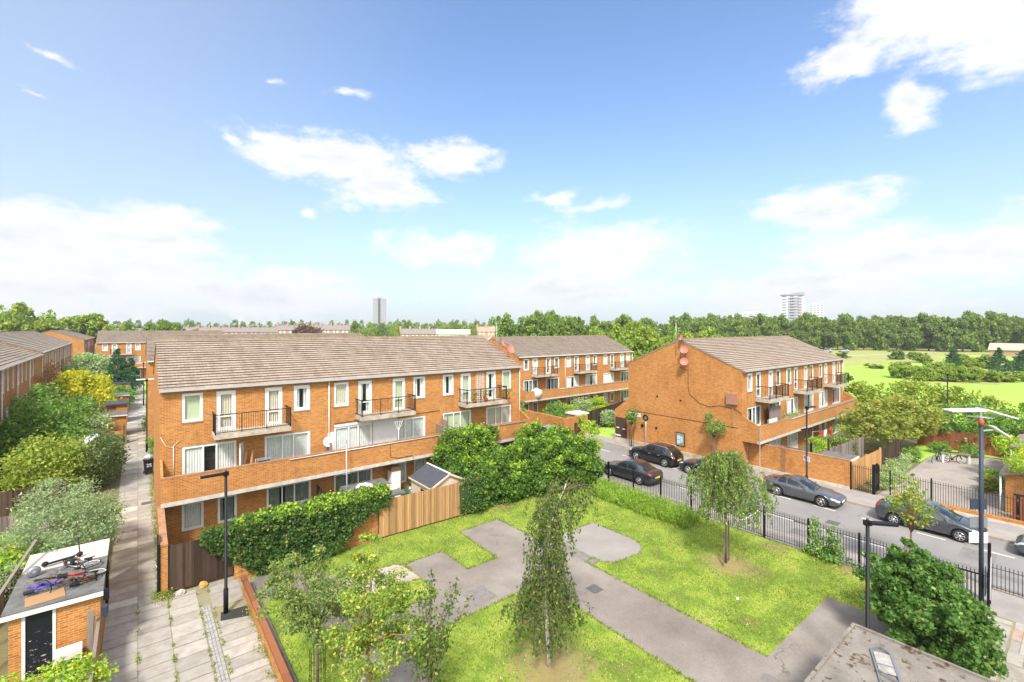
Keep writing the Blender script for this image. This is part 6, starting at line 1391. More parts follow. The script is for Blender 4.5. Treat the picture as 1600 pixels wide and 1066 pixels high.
def lamp_post(label, loc, h, rz=0, base_h=.9, arm=.5, group='black lamp posts', m='black'):
    t = thing('street_lamp', label, 'street lamp', loc, rz, group)
    MB().tube([(0, 0, 0), (0, 0, base_h), (0, 0, base_h+.02), (0, 0, h)], [.085, .085, .055, .05], 12).lathe([(.085, base_h), (.07, base_h+.06)], (0, 0, 0), 'z', 12).build('pole', M[m], t)
    MB().box(-arm-.32, -.02, -.11, .11, h+.0, h+.06).box(-.1, .1, -.06, .06, h-.05, h+.09).build('lamp_head', M[m], t); MB().box(-arm-.3, -arm+.1, -.09, .09, h-.012, -.0+h).build('lens', M['galv'], t); MB().tube([(.0, 0, h+.09), (.0, 0, h+.15)], .04, 8).build('sensor', M['slate'], t)
    return t
lamp_post('black lamp post on the paving in front of the dark fence and ivy', (2.65, 20.97, 0), 5.35, 0)
lamp_post('black lamp post rising behind the mossy roof in the lower right', (17.3, 4.35, 0), 5.05, 130, arm=.45)
lp = lamp_post('slim black lamp post in front of the brick block across the road', (35.15, 12.2, .1), 5.5, 165, arm=.5)
MB().box(-.55, .55, -.03, .03, 4.05, 4.13).build('crossbar', M['black'], lp); sg = MB().box(-.28, .28, -.02, .0, 1.9, 2.25).build('parking_sign', M['plate_w'], lp, rot=(0, 0, R(75)))
MB().box(-.2, -.08, -.03, -.021, 2.08, 2.2).build('symbol', M['blue'], sg)
lamp_post('lamp post standing in the park beyond the yard fence', (62.3, 9.2, 0), 6.3, 0, arm=.0)
for i, (x, y, h) in enumerate(((.62, 52.5, 6.3), (.62, 84, 5.9), (1.2, 92, 5.2))):
    p = lamp_post(['nearest of the path lamps behind the block, with a white headed double lamp', 'second path lamp, standing on the grass edge', 'farthest path lamp in front of the end block'][i], (x, y, 0), h, 180 if i else 0, arm=.35)
    if i < 2: MB().box(-.75, -.1, -.25, .25, h+.1, h+.16).box(.1, .75, -.25, .25, h+.1, h+.16).build('white_panel', M['white'], p)
# solar lamp by the gate
sp = thing('solar_street_lamp', 'tall blue grey lamp post with white solar panels by the corner gate', 'street lamp', (25.5, 2.8, 0))
MB().tube([(0, 0, 0), (0, 0, 7.35)], [.075, .065], 14).build('pole', M['slate'], sp); MB().tube([(0, 0, 7.2), (0, 0, 7.45)], .085, 14).build('collar', M['red'], sp)
def tilted(name, c, w_, d_, az, tilt, m):
    o = MB().box(-w_/2, w_/2, -d_/2, d_/2, -.02, .02).build(name, M[m], sp); o.matrix_local = Matrix.Translation(c) @ Matrix.Rotation(R(az), 4, 'Z') @ Matrix.Rotation(R(tilt), 4, 'Y'); return o
tilted('solar_panel', (-.46, .42, 7.8), 1.15, .55, -48, -3, 'white'); tilted('solar_panel', (.42, -.38, 7.7), 1.1, .55, -48, 17, 'white')
MB().bar((-.4, .35, 7.58), (.35, -.3, 7.5), .1, .05).bar((0, 0, 7.3), (0, 0, 7.75), .06).build('bracket', M['galv'], sp)
tilted('lamp_head', (.5, -.45, 7.0), .7, .22, -48, 35, 'white'); MB().bar((0, 0, 7.0), (.3, -.28, 7.05), .04).build('lamp_arm', M['galv'], sp)
for z, ww, m_ in ((4.15, .62, 'slate'), (3.45, .68, 'grey_metal'), (2.85, .72, 'dirty_white')):
    o = MB().box(-ww/2, ww/2, -.07, -.05, -.2, .2).build('sign_plate', M[m_], sp, (0, .12, z), rot=(0, 0, R(-40)))
# ---------------- across the road: walls, yard, low houses
w = thing('boundary_wall', 'two metre orange brick wall along the pavement in front of the block across the road', 'wall', (37.4, 10.4, 0))
MB().box(0, .23, 0, 6.7, -.05, 2.0).build('wall', M['brick'], w); MB().box(-.015, .245, 0, 6.7, 2.0, 2.07).build('coping', M['brick_old'], w); MB().box(-.09, -.002, 0, 6.7, -.05, .28).build('plinth', M['conc_pale'], w)
MB().box(-.03, -.003, 4.0, 4.28, .3, 1.98).build('damp_stain', M['brick_brown'], w)
w = thing('boundary_wall', 'brick plinth strip along the foot of the blank gable', 'wall', (36.22, 15.8, 0)); MB().box(0, .125, 0, 13.8, .08, .42).build('plinth', M['conc'], w)
w = thing('boundary_wall', 'low brick wall with pale base under the yard railings', 'wall', (37.6, -6, 0)); MB().box(0, .23, 0, 14.1, -.05, .42).build('wall', M['brick'], w); MB().box(-.05, .0, 0, 14.1, -.05, .22).build('plinth', M['conc_pale'], w)
board_fence('wooden_fence', 'pale new boarded fence running away from the brick wall corner', (37.6, 10.3), (43.5, 10.1), 1.95, 'wood_pale', bw=.14)
board_fence('wooden_fence', 'dark stained fence continuing the pale new fence', (43.5, 10.1), (48.5, 10.0), 1.85, 'wood_dark')
board_fence('picket_fence', 'brown picket fence at the back of the yard', (57.2, 10.5), (57.2, 1.0), 1.7, 'wood_red', bw=.2)
sheet('yard', [[(37.9, 1.5), (46, 2.0), (56, 3.5), (56, 6.5), (53, 8.9), (37.9, 9.0)]], M['yard'], .01)
sheet('yard_grass', [[(53, 8.9), (56, 6.5), (57, 3.5), (59, 3), (59, 10.5), (50, 10.5), (50, 9)]], M['parklawn'], .006)
# garden of the block across the road
st_ = thing('bin_store', 'flat white edged grey roof of the store behind the brick wall', 'outbuilding', (37.9, 10.6, 0)); MB().box(0, 1.7, 0, 1.8, 0, 1.85).build('wall', M['brick'], st_); MB().box(-.1, 1.85, -.1, 1.95, 1.85, 1.93).build('roof', M['felt'], st_)
MB().box(-.12, 1.87, -.125, -.101, 1.78, 1.95).box(-.125, -.101, -.1, 1.95, 1.78, 1.95).build('fascia', M['white'], st_)
board_fence('wooden_fence', 'grey weathered fence with gaps across the garden behind the wall', (39.9, 12.6), (47.5, 12.2), 1.9, 'wood_grey', bw=.16)
board_fence('wooden_fence', 'grey boarded screen beside the garden posts', (38.4, 15.6), (38.4, 13.0), 2.0, 'wood_grey')
for i, (x, y) in enumerate(((38.0, 12.9), (40.2, 12.5))):
    o = MB().box(-.06, .06, -.06, .06, 0, 2.7).build('garden_post', M['black' if i == 0 else 'wood_dark'], None, (x, y, 0)); tag(o, ['dark post in the garden just right of the lamp post', 'dark garden post at the start of the grey fence'][i], 'post')
wl = thing('washing_line', 'washing line with red and white clothes in the garden of the road block', 'washing line', (44.5, 15.0, 0)); MB().tube([(0, 0, 2.2), (2, -.2, 2.05), (4.5, -.5, 2.2)], .01, 4).bar((0, 0, 0), (0, 0, 2.25), .05).bar((4.5, -.5, 0), (4.5, -.5, 2.25), .05).build('line', M['galv'], wl)
for x, w2, m_ in ((1.2, .8, 'bike_red'), (2.1, .7, 'white'), (3.3, .6, 'bike_red')): curtain_mb(x, x+w2, 1.45, 2.05, -.15, .03, .2).build('clothes', M[m_], wl)
for i, (x, y, r_, m_) in enumerate(((42.2, 13.8, .7, 'lime'), (43.6, 13.5, .9, 'bush'), (45.4, 13.0, .9, 'dark'), (47.6, 13.6, 1.0, 'yellowgreen'))):
    bush('garden_shrub', ['bright lime shrub in the garden behind the grey fence', 'tall leafy green shrub next to the lime one behind the grey fence', 'dark thin shrub in the garden under the washing line', 'yellowish shrub at the far end of the grey fence'][i], (x, y, 0), [(0, 0, 1.5, r_, r_, 1.0), (0, 0, .8, r_, r_, .8)], 2200, .14, L[m_], 500+i, nclump=50)
# plants, table and clothes on the terraces of the road block
for i, x in enumerate((41.9, 42.5, 43.1, 43.7, 44.3, 44.9)):
    p = thing('potted_plant', 'terracotta pot with a plant on the road block terrace, '+nth(i, 6), 'potted plant', (x, 16.1, 2.37+.7), 0, 'potted plants along the terrace'); MB().lathe([(.002, 0), (.16, 0), (.22, .34), (.24, .34), (.24, .4), (.2, .4)], (0, 0, 0), 'z', 14).build('pot', M['terracotta'], p)
    rgp = np.random.default_rng(600+i); link('plant', mesh_quads('plant', leaf_verts(np.stack([rgp.normal(size=90)*.15, rgp.normal(size=90)*.15, .55+rgp.normal(size=90)*.13], 1), .12, rgp, .6), L['bush' if i % 2 else 'sage']), p)
    p.location.z = 2.37+.62
pm = MB().box(41.6-36.35, 45.3-36.35, -1.1, -.75, 3.1, 3.19).build('plant_shelf', M['wood_grey'], RB)
o = thing('clothes_airer', 'white patterned sheet hung over an airer at the near end of the road block terrace', 'clothes airer', (38.3, 16.05, 2.37)); curtain_mb(0, 1.5, .3, 1.45, -.1, .03, .25).build('cloth', M['net'], o); MB().bar((0, -.05, 0), (0, -.05, 1.45), .03).bar((1.5, -.05, 0), (1.5, -.05, 1.45), .03).bar((0, -.05, 1.45), (1.5, -.05, 1.45), .03).build('frame', M['galv'], o)
MB().box(39.9-36.35, 42.0-36.35, -.55, -.5, 2.62, 4.75).build('lattice_screen', M['wood_grey'], RB)
for i, (x, m_) in enumerate(((18.9, 'terracotta'), (19.9, 'bike_red'), (22.0, 'terracotta'))):
    p = thing('potted_plant', ['clay pot with a leggy plant at the left end of the far near-block balcony', 'small red bucket of plants in the middle of the far balcony', 'clay pot with a bushy plant at the right end of the far balcony'][i], 'potted plant', (x, 27.95, 5.58)); MB().lathe([(.002, 0), (.12, 0), (.16, .26), (.13, .26)], (0, 0, 0), 'z', 12).build('pot', M[m_], p)
    rgp = np.random.default_rng(630+i); link('plant', mesh_quads('plant', leaf_verts(np.stack([rgp.normal(size=140)*.13, rgp.normal(size=140)*.1, .55+rgp.normal(size=140)*.2], 1), .1, rgp, .6), L['bush']), p)
tb = thing('garden_table', 'dark garden table and red chair at the far end of the road block terrace', 'table', (53.5, 16.0, 2.37)); MB().box(0, 1.5, 0, .8, .7, .75).build('table_top', M['black'], tb)
for x in (.1, 1.4):
    for y in (.08, .72): MB().bar((x, y, 0), (x, y, .7), .04).build('leg', M['black'], tb)
# low brick houses at the right edge
def low_house(label, y0, x0, L_=7.5, roofz=2.7):
    t = thing('low_house', label, 'building', (x0, y0, 0), 0, 'low brick houses at the right edge')
    h = roofz; mb = MB(); mb.mesh([(0,0,0),(L_,0,0),(L_,-7,0),(0,-7,0),(0,0,h-.3),(L_,0,h-.3),(L_,-7,h+1.9),(0,-7,h+1.9)], [(0,4,5,1),(1,5,6,2),(2,6,7,3),(0,3,7,4)])
    mb.build('wall', M['brick'], t); MB().mesh([(-.25,.25,h-.3),(L_+.1,.25,h-.3),(L_+.1,-7,h+2.02),(-.25,-7,h+2.02),(-.25,.25,h-.42),(L_+.1,.25,h-.42),(L_+.1,-7,h+1.9),(-.25,-7,h+1.9)], [(0,3,2,1),(4,5,6,7),(0,4,7,3),(1,2,6,5),(0,1,5,4)]).build('roof', M['tile_grey'], t)
    MB().tube([(-.1, .2, h-.4), (-.1, .2, .1)], .05, 8).build('drainpipe', M['white'], t); return t
low_house('brick house with a sloping grey roof and lime tree in front, nearest of three', 3.4, 40.3, 6.0, 2.6)
low_house('second low brick house with sloping grey roof and white downpipe', 3.6, 48.5, 5.5, 2.9)
low_house('farthest low brick house, its sloping roof corner only', 3.4, 55.5, 5.5, 3.1)
sh = thing('timber_shelter', 'dark red timber screen under the lime tree at the right edge', 'fence', (38.7, 3.0, 0), -90); mb = MB()
for k in range(16): mb.box(k*.3, k*.3+.14, 0, .03, .1, 1.5)
mb.box(0, 4.7, .031, .07, .3, .42).box(0, 4.7, .031, .07, 1.2, 1.32); mb.build('slats', M['wood_red'], sh); MB().box(0, 4.7, .5, .55, 0, 1.5).build('backing', M['dark_in'], sh)

# walls and fence of the middle block's garden
w = thing('garden_wall', 'brick garden wall corner of the middle block behind the big hedge', 'wall', (33.0, 33.0, 0)); MB().box(0, .22, 0, 11.4, -.05, 2.0).box(.22, 3.4, 0, .22, -.05, 1.95).build('wall', M['brick'], w); MB().box(2.2, 4.0, .3, 2.0, 1.95, 2.1).build('store_roof', M['dirty_white'], w); MB().box(2.3, 3.9, .4, 1.9, 0, 1.94).build('store', M['brick'], w)
board_fence('wooden_fence', 'dark boarded fence in front of the middle block garden', (37.2, 34.2), (48.5, 37.0), 1.9, 'wood_dark')
for i, (x, y, r_, m_) in enumerate(((38.5, 39.5, 1.5, 'bush'), (43.5, 40.5, 1.3, 'sage'), (47.0, 40.8, 1.2, 'lime'), (41.0, 40.5, 1.0, 'lime'), (41.0, 33.6, 1.1, 'sage'))):
    bush('garden_shrub', ['round green bush in the middle block garden, left of the doors', 'grey green bush in the middle block garden', 'bright green bush at the right end of the middle block garden', 'small lime bush below the middle block parapet', 'pale shrub on the patch of grass by the gable'][i], (x, y, 0), [(0, 0, r_*.8, r_, r_, r_*.8)], 2600, .2, L[m_], 520+i, nclump=50)
sheet('side_grass', [rect(36.4, 48, 30.0, 34.0)], M['parklawn'], .0)
gt = thing('metal_gate', 'black double gate at the corner of the middle block garden', 'gate', (33.3, 31.8, 0), 25); mb = MB()
for k in range(14): mb.bar((k*.14, 0, .1), (k*.14, 0, 1.6), .025)
mb.bar((0, 0, .15), (1.82, 0, .15), .05).bar((0, 0, 1.55), (1.82, 0, 1.55), .05).bar((0, 0, 0), (0, 0, 1.7), .09).bar((1.82, 0, 0), (1.82, 0, 1.7), .09); mb.build('bars', M['black'], gt)
bush('bright_shrub', 'lime green leaning shrub rising behind the right end of the big hedge', (27.6, 24.9, 0), [(0, 0, 2.2, .9, .9, 1.6), (-.2, .3, 3.6, .4, .4, .8)], 3200, .15, L['lime'], 540, nclump=50)
o = tag(MB().lathe([(.002, 0), (.5, 0), (.7, .6), (.7, 1.0), (.002, 1.35)], (0, 0, 0), 'z', 20).build('water_tank', M['dirty_white'], None, (38.6, 43.4, 2.2)), 'pale curved cover on the left end of the middle block terrace', 'cover')
# ================================================================ cars
def interp(pts, x):
    if x <= pts[0][0]: return pts[0][1]
    for (a, fa), (b, fb) in zip(pts, pts[1:]):
        if x <= b:
            u = (x-a)/(b-a); u = u*u*(3-2*u)*.5+u*.5; return fa+(fb-fa)*u
    return pts[-1][1]
def car(label, loc, rz, paint, L_, W, wheels, hood, shoulder, green, side_glass, tyre=.32, plate='yellow', rim='silver', rim_sp=7, sill=.22, roofmat=None, cat='car', rails=False, tops=None):
    """front at local +Y. s = distance from the front bumper.
    hood: centre height of the lower body, shoulder: side shoulder height, green: (s, height) roof curve, side_glass: [(s0, s1)]"""
    t = thing('parked_car', label, cat, loc, rz, 'cars parked along the road')
    st = set(np.round(np.arange(0, L_+.001, .07), 3)); st |= {0.03, L_-.03}
    for g in side_glass: st |= {round(g[0], 3), round(g[1], 3)}
    g0, g1, g2, g3 = green[0][0], tops[0], tops[1], green[-1][0]; st |= {g0, g1, g2, g3}
    st = sorted(st); wf, wr = wheels; ra = tyre+.055
    def wid(s):
        u = (s-L_/2)/(L_/2); return W/2*(1-.13*abs(u)**5-.05*abs(u)**2-(.10 if abs(u) > .985 else 0))
    rings = []
    for s in st:
        w = wid(s); e = min(s, L_-s); zl = sill+(.10*max(0, 1-e/.25))
        for wc in (wf, wr):
            d = abs(s-wc)
            if d < ra: zl = max(zl, tyre+math.sqrt(ra*ra-d*d)-.0)
        sh = interp(shoulder, s); hc = interp(hood, s); gz = interp(green, s) if g0 <= s <= g3 else 0
        h = max(hc, gz)-(sh+.02); g = max(0, min(1, (gz-hc)/.42)) if gz > hc else 0
        y = L_/2-s; top = sh+.02+h
        zm = max(min(.5, sh-.14), zl+.03); zm2 = max(sh-.06, zm+.02)
        pts = [(w*.93, zl), (w*.985, zl+(zm-zl)*.35), (w, zm), (w*.985, zm2), (w*.95, sh), (w*(.90-.015*g), sh+.02+h*.06), (w*(.875-.125*g), sh+.02+h*(.12+.62*g)),
               (w*(.80-.15*g), sh+.02+h*(.45+.475*g)), (w*(.45-.02*g), sh+.02+h*(.9+.09*g)), (0, top)]
        rings.append([(x, y, z) for x, z in pts])
    parts = {'body': MB(), 'side_window': MB(), 'windscreen': MB(), 'rear_window': MB(), 'headlight': MB(), 'tail_light': MB()}
    NR = len(rings[0])
    for sgn in (1, -1):
        for i in range(len(st)-1):
            sm = (st[i]+st[i+1])/2
            for j in range(NR-1):
                key = 'body'
                if j == 5 or j == 6:
                    if j == 6 or True:
                        for (a, b) in side_glass:
                            if a <= sm <= b and (j == 6 or j == 5): key = 'side_window'
                    if j == 6 and key == 'side_window': key = 'side_window'
                if j >= 7 and g0+.06 < sm < g1: key = 'windscreen'
                if j >= 7 and g2 < sm < g3-.08: key = 'rear_window'
                if key == 'body' and sm < .42 and j in (3, 4): key = 'headlight'
                if key == 'body' and sm > L_-.24 and j in (3, 4): key = 'tail_light'
                A, B, C, D = rings[i][j], rings[i][j+1], rings[i+1][j+1], rings[i+1][j]
                q = [(sgn*p[0], p[1], p[2]) for p in (A, B, C, D)]
                parts[key].face(q if sgn < 0 else q[::-1], 0, True)
    for ring, fwd in ((rings[0], 1), (rings[-1], -1)):
        poly = [(x, y, z) for x, y, z in ring]+[(-x, y, z) for x, y, z in ring[-2::-1]]
        parts['body'].face(poly if fwd > 0 else poly[::-1])
    mm = {'body': paint, 'side_window': M['carglass'], 'windscreen': M['carglass'], 'rear_window': M['carglass'], 'headlight': M['lampglass'], 'tail_light': M['tail']}
    bodyo = None
    for k, mb in parts.items():
        if not mb.f: continue
        if k in ('headlight', 'tail_light', 'side_window'):
            for sgn, nm in ((1, k), (-1, k)):
                h_ = MB()
                for f in mb.f:
                    ps = [mb.v[i] for i in f]
                    if sum(p[0] for p in ps)*sgn > 0: h_.face(ps, 0, True)
                if h_.f: weld(h_.build(nm, mm[k], t))
        else:
            o = weld(mb.build(k, mm[k], t)); bodyo = o if k == 'body' else bodyo
    wmax = W/2
    MB().box(-wmax*.82, wmax*.82, -L_/2+.15, L_/2-.15, .18, sill+.25).build('underbody', M['rubber'], t)
    MB().box(-wmax*.55, wmax*.55, L_/2-.05, L_/2+.012, .3, .46).build('grille', M['black'], t)
    MB().box(-wmax*.5, wmax*.5, -L_/2-.012, -L_/2+.05, .25, .34).build('rear_bumper_trim', M['rubber'], t)
    MB().box(-.26, .26, L_/2+.012, L_/2+.022, .38, .49).build('number_plate', M['plate_w'], t)
    MB().box(-.26, .26, -L_/2-.03, -L_/2-.012, .55, .66).build('number_plate', M['plate_y'], t)
    for wc in (wf, wr):
        for sgn in (1, -1):
            x = sgn*(wmax-.115); y = L_/2-wc
            ty = MB().lathe([(tyre*.62, -.10), (tyre*.93, -.105), (tyre, -.07), (tyre, .07), (tyre*.93, .105), (tyre*.62, .10)], (x, y, tyre), 'x', 28).build('wheel', M['rubber'], t)
            r_ = MB(); xo = x+sgn*.09
            r_.lathe([(tyre*.60, -.03), (tyre*.68, .015), (tyre*.62, .02)] if sgn > 0 else [(tyre*.60, .03), (tyre*.68, -.015), (tyre*.62, -.02)], (xo, y, tyre), 'x', 28)
            for k in range(rim_sp):
                a = 2*math.pi*k/rim_sp+.2; r_.bar((xo, y, tyre), (xo, y+math.cos(a)*tyre*.64, tyre+math.sin(a)*tyre*.64), .05, .03, up=(1, 0, 0))
            r_.lathe([(.002, .02*sgn), (.06, .015*sgn), (.06, 0)], (xo, y, tyre), 'x', 12); r_.build('rim', M[rim], ty)
            MB().lathe([(.002, 0), (tyre*.6, 0)], (xo-sgn*.05, y, tyre), 'x', 20).build('brake_disc', M['rubber'], ty)
    ym = L_/2-(g0+.45); zs = interp(shoulder, g0+.45)
    for sgn in (1, -1):
        bm = bmesh.new(); bmesh.ops.create_icosphere(bm, subdivisions=2, radius=1)
        for v in bm.verts: v.co = Vector((v.co.x*.11, v.co.y*.06, v.co.z*.075))
        for fc in bm.faces: fc.smooth = True
        me = bpy.data.meshes.new('wing_mirror'); bm.to_mesh(me); bm.free(); me.materials.append(paint); link('wing_mirror', me, t, (sgn*(wmax+.04), ym, zs+.12))
    for sgn in (1, -1):
        w1 = wid(L_/2)
        h_ = MB()
        for (a, b) in side_glass[:2]: s = b-.12; h_.box(sgn*(wid(s)*1.0)-.012, sgn*(wid(s)*1.0)+.012, L_/2-s-.09, L_/2-s+.09, interp(shoulder, s)-.12, interp(shoulder, s)-.09)
        h_.build('door_handle', M['galv'] if rails else paint, t)
        d_ = MB()
        for (a, b) in side_glass[:2]:
            s = b+.05
            if abs(s-wr) > ra+.02: d_.box(sgn*wid(s)*1.001-.003, sgn*wid(s)*1.001+.003, L_/2-s-.006, L_/2-s+.006, sill+.1, interp(shoulder, s)-.05)
        d_.build('door_seam', M['rubber'], t)
    MB().box(-wmax*.5, wmax*.5, L_/2-g0-.02, L_/2-g0+.03, interp(hood, g0)+.005, interp(hood, g0)+.02).build('wiper', M['rubber'], t)
    if rails:
        for sgn in (1, -1): MB().tube([(sgn*wmax*.66, L_/2-g1-.1, interp(green, g1+.1)-.02), (sgn*wmax*.67, L_/2-g1-.25, interp(green, g1+.25)+.03), (sgn*wmax*.67, L_/2-g2+.15, interp(green, g2-.15)+.02), (sgn*wmax*.66, L_/2-g2, interp(green, g2)-.02)], .018, 6).build('roof_rail', M['silver'], t)
    return t
def weld(o):
    bm = bmesh.new(); bm.from_mesh(o.data); bmesh.ops.remove_doubles(bm, verts=bm.verts, dist=.0005); bm.to_mesh(o.data); bm.free(); return o
def paint(name, c, rough=.28): return mat(name, c, rough, .35, spec=.6, coat=.9)
P_black = paint('black_car_paint', (.008, .008, .012)); P_grey = paint('dark_grey_car_paint', (.032, .034, .038)); P_mid = paint('grey_car_paint', (.085, .09, .10)); P_blue = paint('navy_car_paint', (.012, .016, .035)); P_prius = paint('mid_grey_car_paint', (.06, .063, .07)); P_silver = paint('silver_blue_car_paint', (.35, .38, .42))
def at_road(x, y): return (x, y, -.01)
car('black compact suv with silver roof rails parked facing away beside the blank gable', at_road(33.25, 22.7), 0, P_black, 4.35, 1.82, (.88, 3.58), [(0, .62), (.3, .86), (1.0, .98), (1.3, 1.0), (4.0, 1.0), (4.35, .9)],
    [(0, .6), (.25, .78), (1.0, .92), (3.8, .98), (4.1, .95), (4.35, .82)], [(1.12, .99), (1.6, 1.32), (1.95, 1.5), (2.6, 1.56), (3.5, 1.52), (4.0, 1.32), (4.25, 1.0)], [(1.55, 2.35), (2.43, 3.2), (3.28, 3.7)], .34, rails=True, tops=(1.95, 3.75), rim_sp=5)
car('dark grey saloon parked on the near side of the road behind the rosemary', at_road(28.2, 21.3), 0, P_grey, 4.45, 1.8, (.88, 3.52), [(0, .6), (.3, .78), (1.1, .9), (1.4, .92), (3.9, .98), (4.3, .98), (4.45, .9)],
    [(0, .58), (.25, .7), (1.2, .85), (3.6, .92), (4.25, .92), (4.45, .82)], [(1.25, .92), (1.8, 1.25), (2.1, 1.37), (2.7, 1.42), (3.2, 1.36), (3.8, 1.1), (4.0, .97)], [(1.65, 2.45), (2.53, 3.3)], .32, tops=(2.05, 3.2))
car('navy blue car half hidden behind the young birch', at_road(33.2, 17.9), 0, P_blue, 4.4, 1.82, (.85, 3.5), [(0, .6), (.3, .8), (1.1, .93), (1.3, .95), (4.0, .98), (4.4, .9)],
    [(0, .58), (.25, .74), (1.2, .88), (3.8, .95), (4.15, .93), (4.4, .82)], [(1.15, .94), (1.7, 1.28), (2.0, 1.42), (2.6, 1.47), (3.4, 1.42), (3.95, 1.2), (4.2, .98)], [(1.6, 2.4), (2.48, 3.3)], .33, tops=(1.95, 3.6))
car('grey two door coupe parked below the slim lamp post across the road', at_road(33.55, 11.85), 180, P_mid, 4.4, 1.78, (.93, 3.46), [(0, .55), (.3, .68), (1.1, .82), (1.5, .85), (3.9, .95), (4.2, .98), (4.4, .92)],
    [(0, .52), (.25, .62), (1.2, .78), (3.4, .88), (4.2, .9), (4.4, .78)], [(1.35, .85), (1.9, 1.14), (2.25, 1.28), (2.7, 1.32), (3.3, 1.22), (3.9, 1.02), (4.1, .97)], [(1.8, 2.85), (2.95, 3.4)], .33, tops=(2.2, 3.05), rim_sp=5)
car('mid grey five door hatchback with an arched roof parked by the yard railings', at_road(33.75, 5.75), 180, P_prius, 4.45, 1.75, (.87, 3.57), [(0, .58), (.3, .78), (.9, .95), (1.1, .98), (4.1, 1.02), (4.45, .95)],
    [(0, .56), (.25, .72), (1.0, .9), (3.8, 1.0), (4.2, .98), (4.45, .84)], [(.95, .97), (1.5, 1.25), (2.0, 1.44), (2.4, 1.49), (3.2, 1.4), (4.0, 1.15), (4.3, 1.0)], [(1.45, 2.4), (2.48, 3.3), (3.38, 3.7)], .31, tops=(1.95, 3.3), rim_sp=7)
car('dark grey car with only its nose in the picture at the right edge', at_road(33.85, .2), 0, P_mid, 4.6, 1.85, (.88, 3.75), [(0, .56), (.3, .74), (1.0, .86), (1.3, .9), (4.2, 1.0), (4.6, .9)],
    [(0, .54), (.25, .68), (1.1, .82), (3.8, .94), (4.3, .93), (4.6, .82)], [(1.2, .9), (1.8, 1.25), (2.2, 1.4), (2.7, 1.44), (3.4, 1.36), (4.1, 1.1), (4.3, 1.0)], [(1.7, 2.5), (2.58, 3.4)], .34, tops=(2.1, 3.4), rim_sp=5)
car('silver blue car whose roof shows over the big hedge', at_road(31.0, 33.8), 6, P_silver, 4.3, 1.8, (.85, 3.45), [(0, .6), (.3, .8), (1.1, .93), (1.3, .95), (4.0, .98), (4.3, .9)],
    [(0, .58), (.25, .74), (1.2, .88), (3.8, .95), (4.1, .93), (4.3, .82)], [(1.1, .94), (1.7, 1.3), (2.0, 1.44), (2.6, 1.5), (3.4, 1.45), (3.95, 1.2), (4.15, .98)], [(1.6, 2.4), (2.48, 3.3)], .33, tops=(1.95, 3.6))

# ================================================================ distant buildings
def far_block(label, az, D, w_, d_, h, wallm, floors, bays, name='tower_block', win='carglass', core=None, group=None, cat='tower block', rot=0, balc=None, z0=0):
    x, y = ang_xy(az, D); t = thing(name, label, cat, (x, y, z0), -az+rot, group)
    MB().box(-w_/2, w_/2, 0, d_, 0, h).build('wall', M[wallm], t); fh = h/floors
    for k in range(min(floors, 24)):
        mb = MB()
        for b in range(bays):
            bx = -w_/2+w_*(b+.5)/bays; ww = w_/bays*.28; mb.box(bx-ww, bx+ww, -.15, -.01, k*fh+fh*.35, k*fh+fh*.78)
        mb.build('window', M[win], t)
        if core: MB().box(core[0]*w_-w_/2, core[1]*w_-w_/2, -.3, -.16, k*fh+fh*.2, k*fh+fh*.85).build('balcony', M['black'], t)
        if balc: MB().box(balc[0]*w_-w_/2, balc[1]*w_-w_/2, -1.6, -.16, k*fh, k*fh+fh*.36).build('balcony', M['galv'], t)
    MB().box(-w_*.2, w_*.2, d_*.2, d_*.8, h, h+fh*.8).build('plant_room', M[wallm], t); return t
M['far_white'] = mat('far_white_wall', (.62, .63, .64), .9); M['far_grey'] = mat('far_grey_wall', (.34, .345, .35), .9); M['far_brick'] = mat('far_brick_wall', (.42, .25, .18), .9); M['far_red'] = mat('far_red_cladding', (.52, .28, .26), .8); M['far_win'] = mat('far_glazing', (.2, .24, .28), .3)
far_block('tall grey concrete tower block on the skyline with a dark central balcony stack', 22.85, 800, 21, 14, 59, 'far_grey', 20, 6, core=(.38, .56), win='far_grey')
far_block('white low rise tower left of the centre on the skyline', 8.6, 1100, 24, 14, 25.5, 'far_white', 8, 6, win='far_win')
t1 = far_block('white tower with glass balconies and pink edges rising over the park trees', 69.55, 640, 24, 18, 49, 'far_white', 15, 3, balc=(.35, .8), win='far_win')
MB().box(1.5, 2.3, -.5, -.2, 4, 46).box(8.0, 8.8, -.5, -.2, 4, 46).build('cladding', M['far_red'], t1); MB().mesh([(-12.3,-1,49),(12.3,-1,49),(12.3,19,49),(-12.3,19,49),(-12.3,-1,50),(12.3,-1,52.5),(12.3,19,52.5),(-12.3,19,50)], [(0,1,5,4),(1,2,6,5),(4,5,6,7),(2,3,7,6),(3,0,4,7)]).build('roof', M['far_grey'], t1)
far_block('lower white block attached on the right of the balcony tower', 71.7, 640, 14, 16, 37, 'far_white', 14, 4, win='far_win')
t1 = far_block('mid rise flats with red panels peeping over the park trees', 65.7, 600, 38, 14, 27, 'far_white', 10, 7, 'flats', balc=(.45, .62), win='far_win', cat='flats')
MB().box(-15, -13.4, -.5, -.2, 4, 26).box(1.5, 2.6, -.5, -.2, 4, 26).build('cladding', M['far_red'], t1)
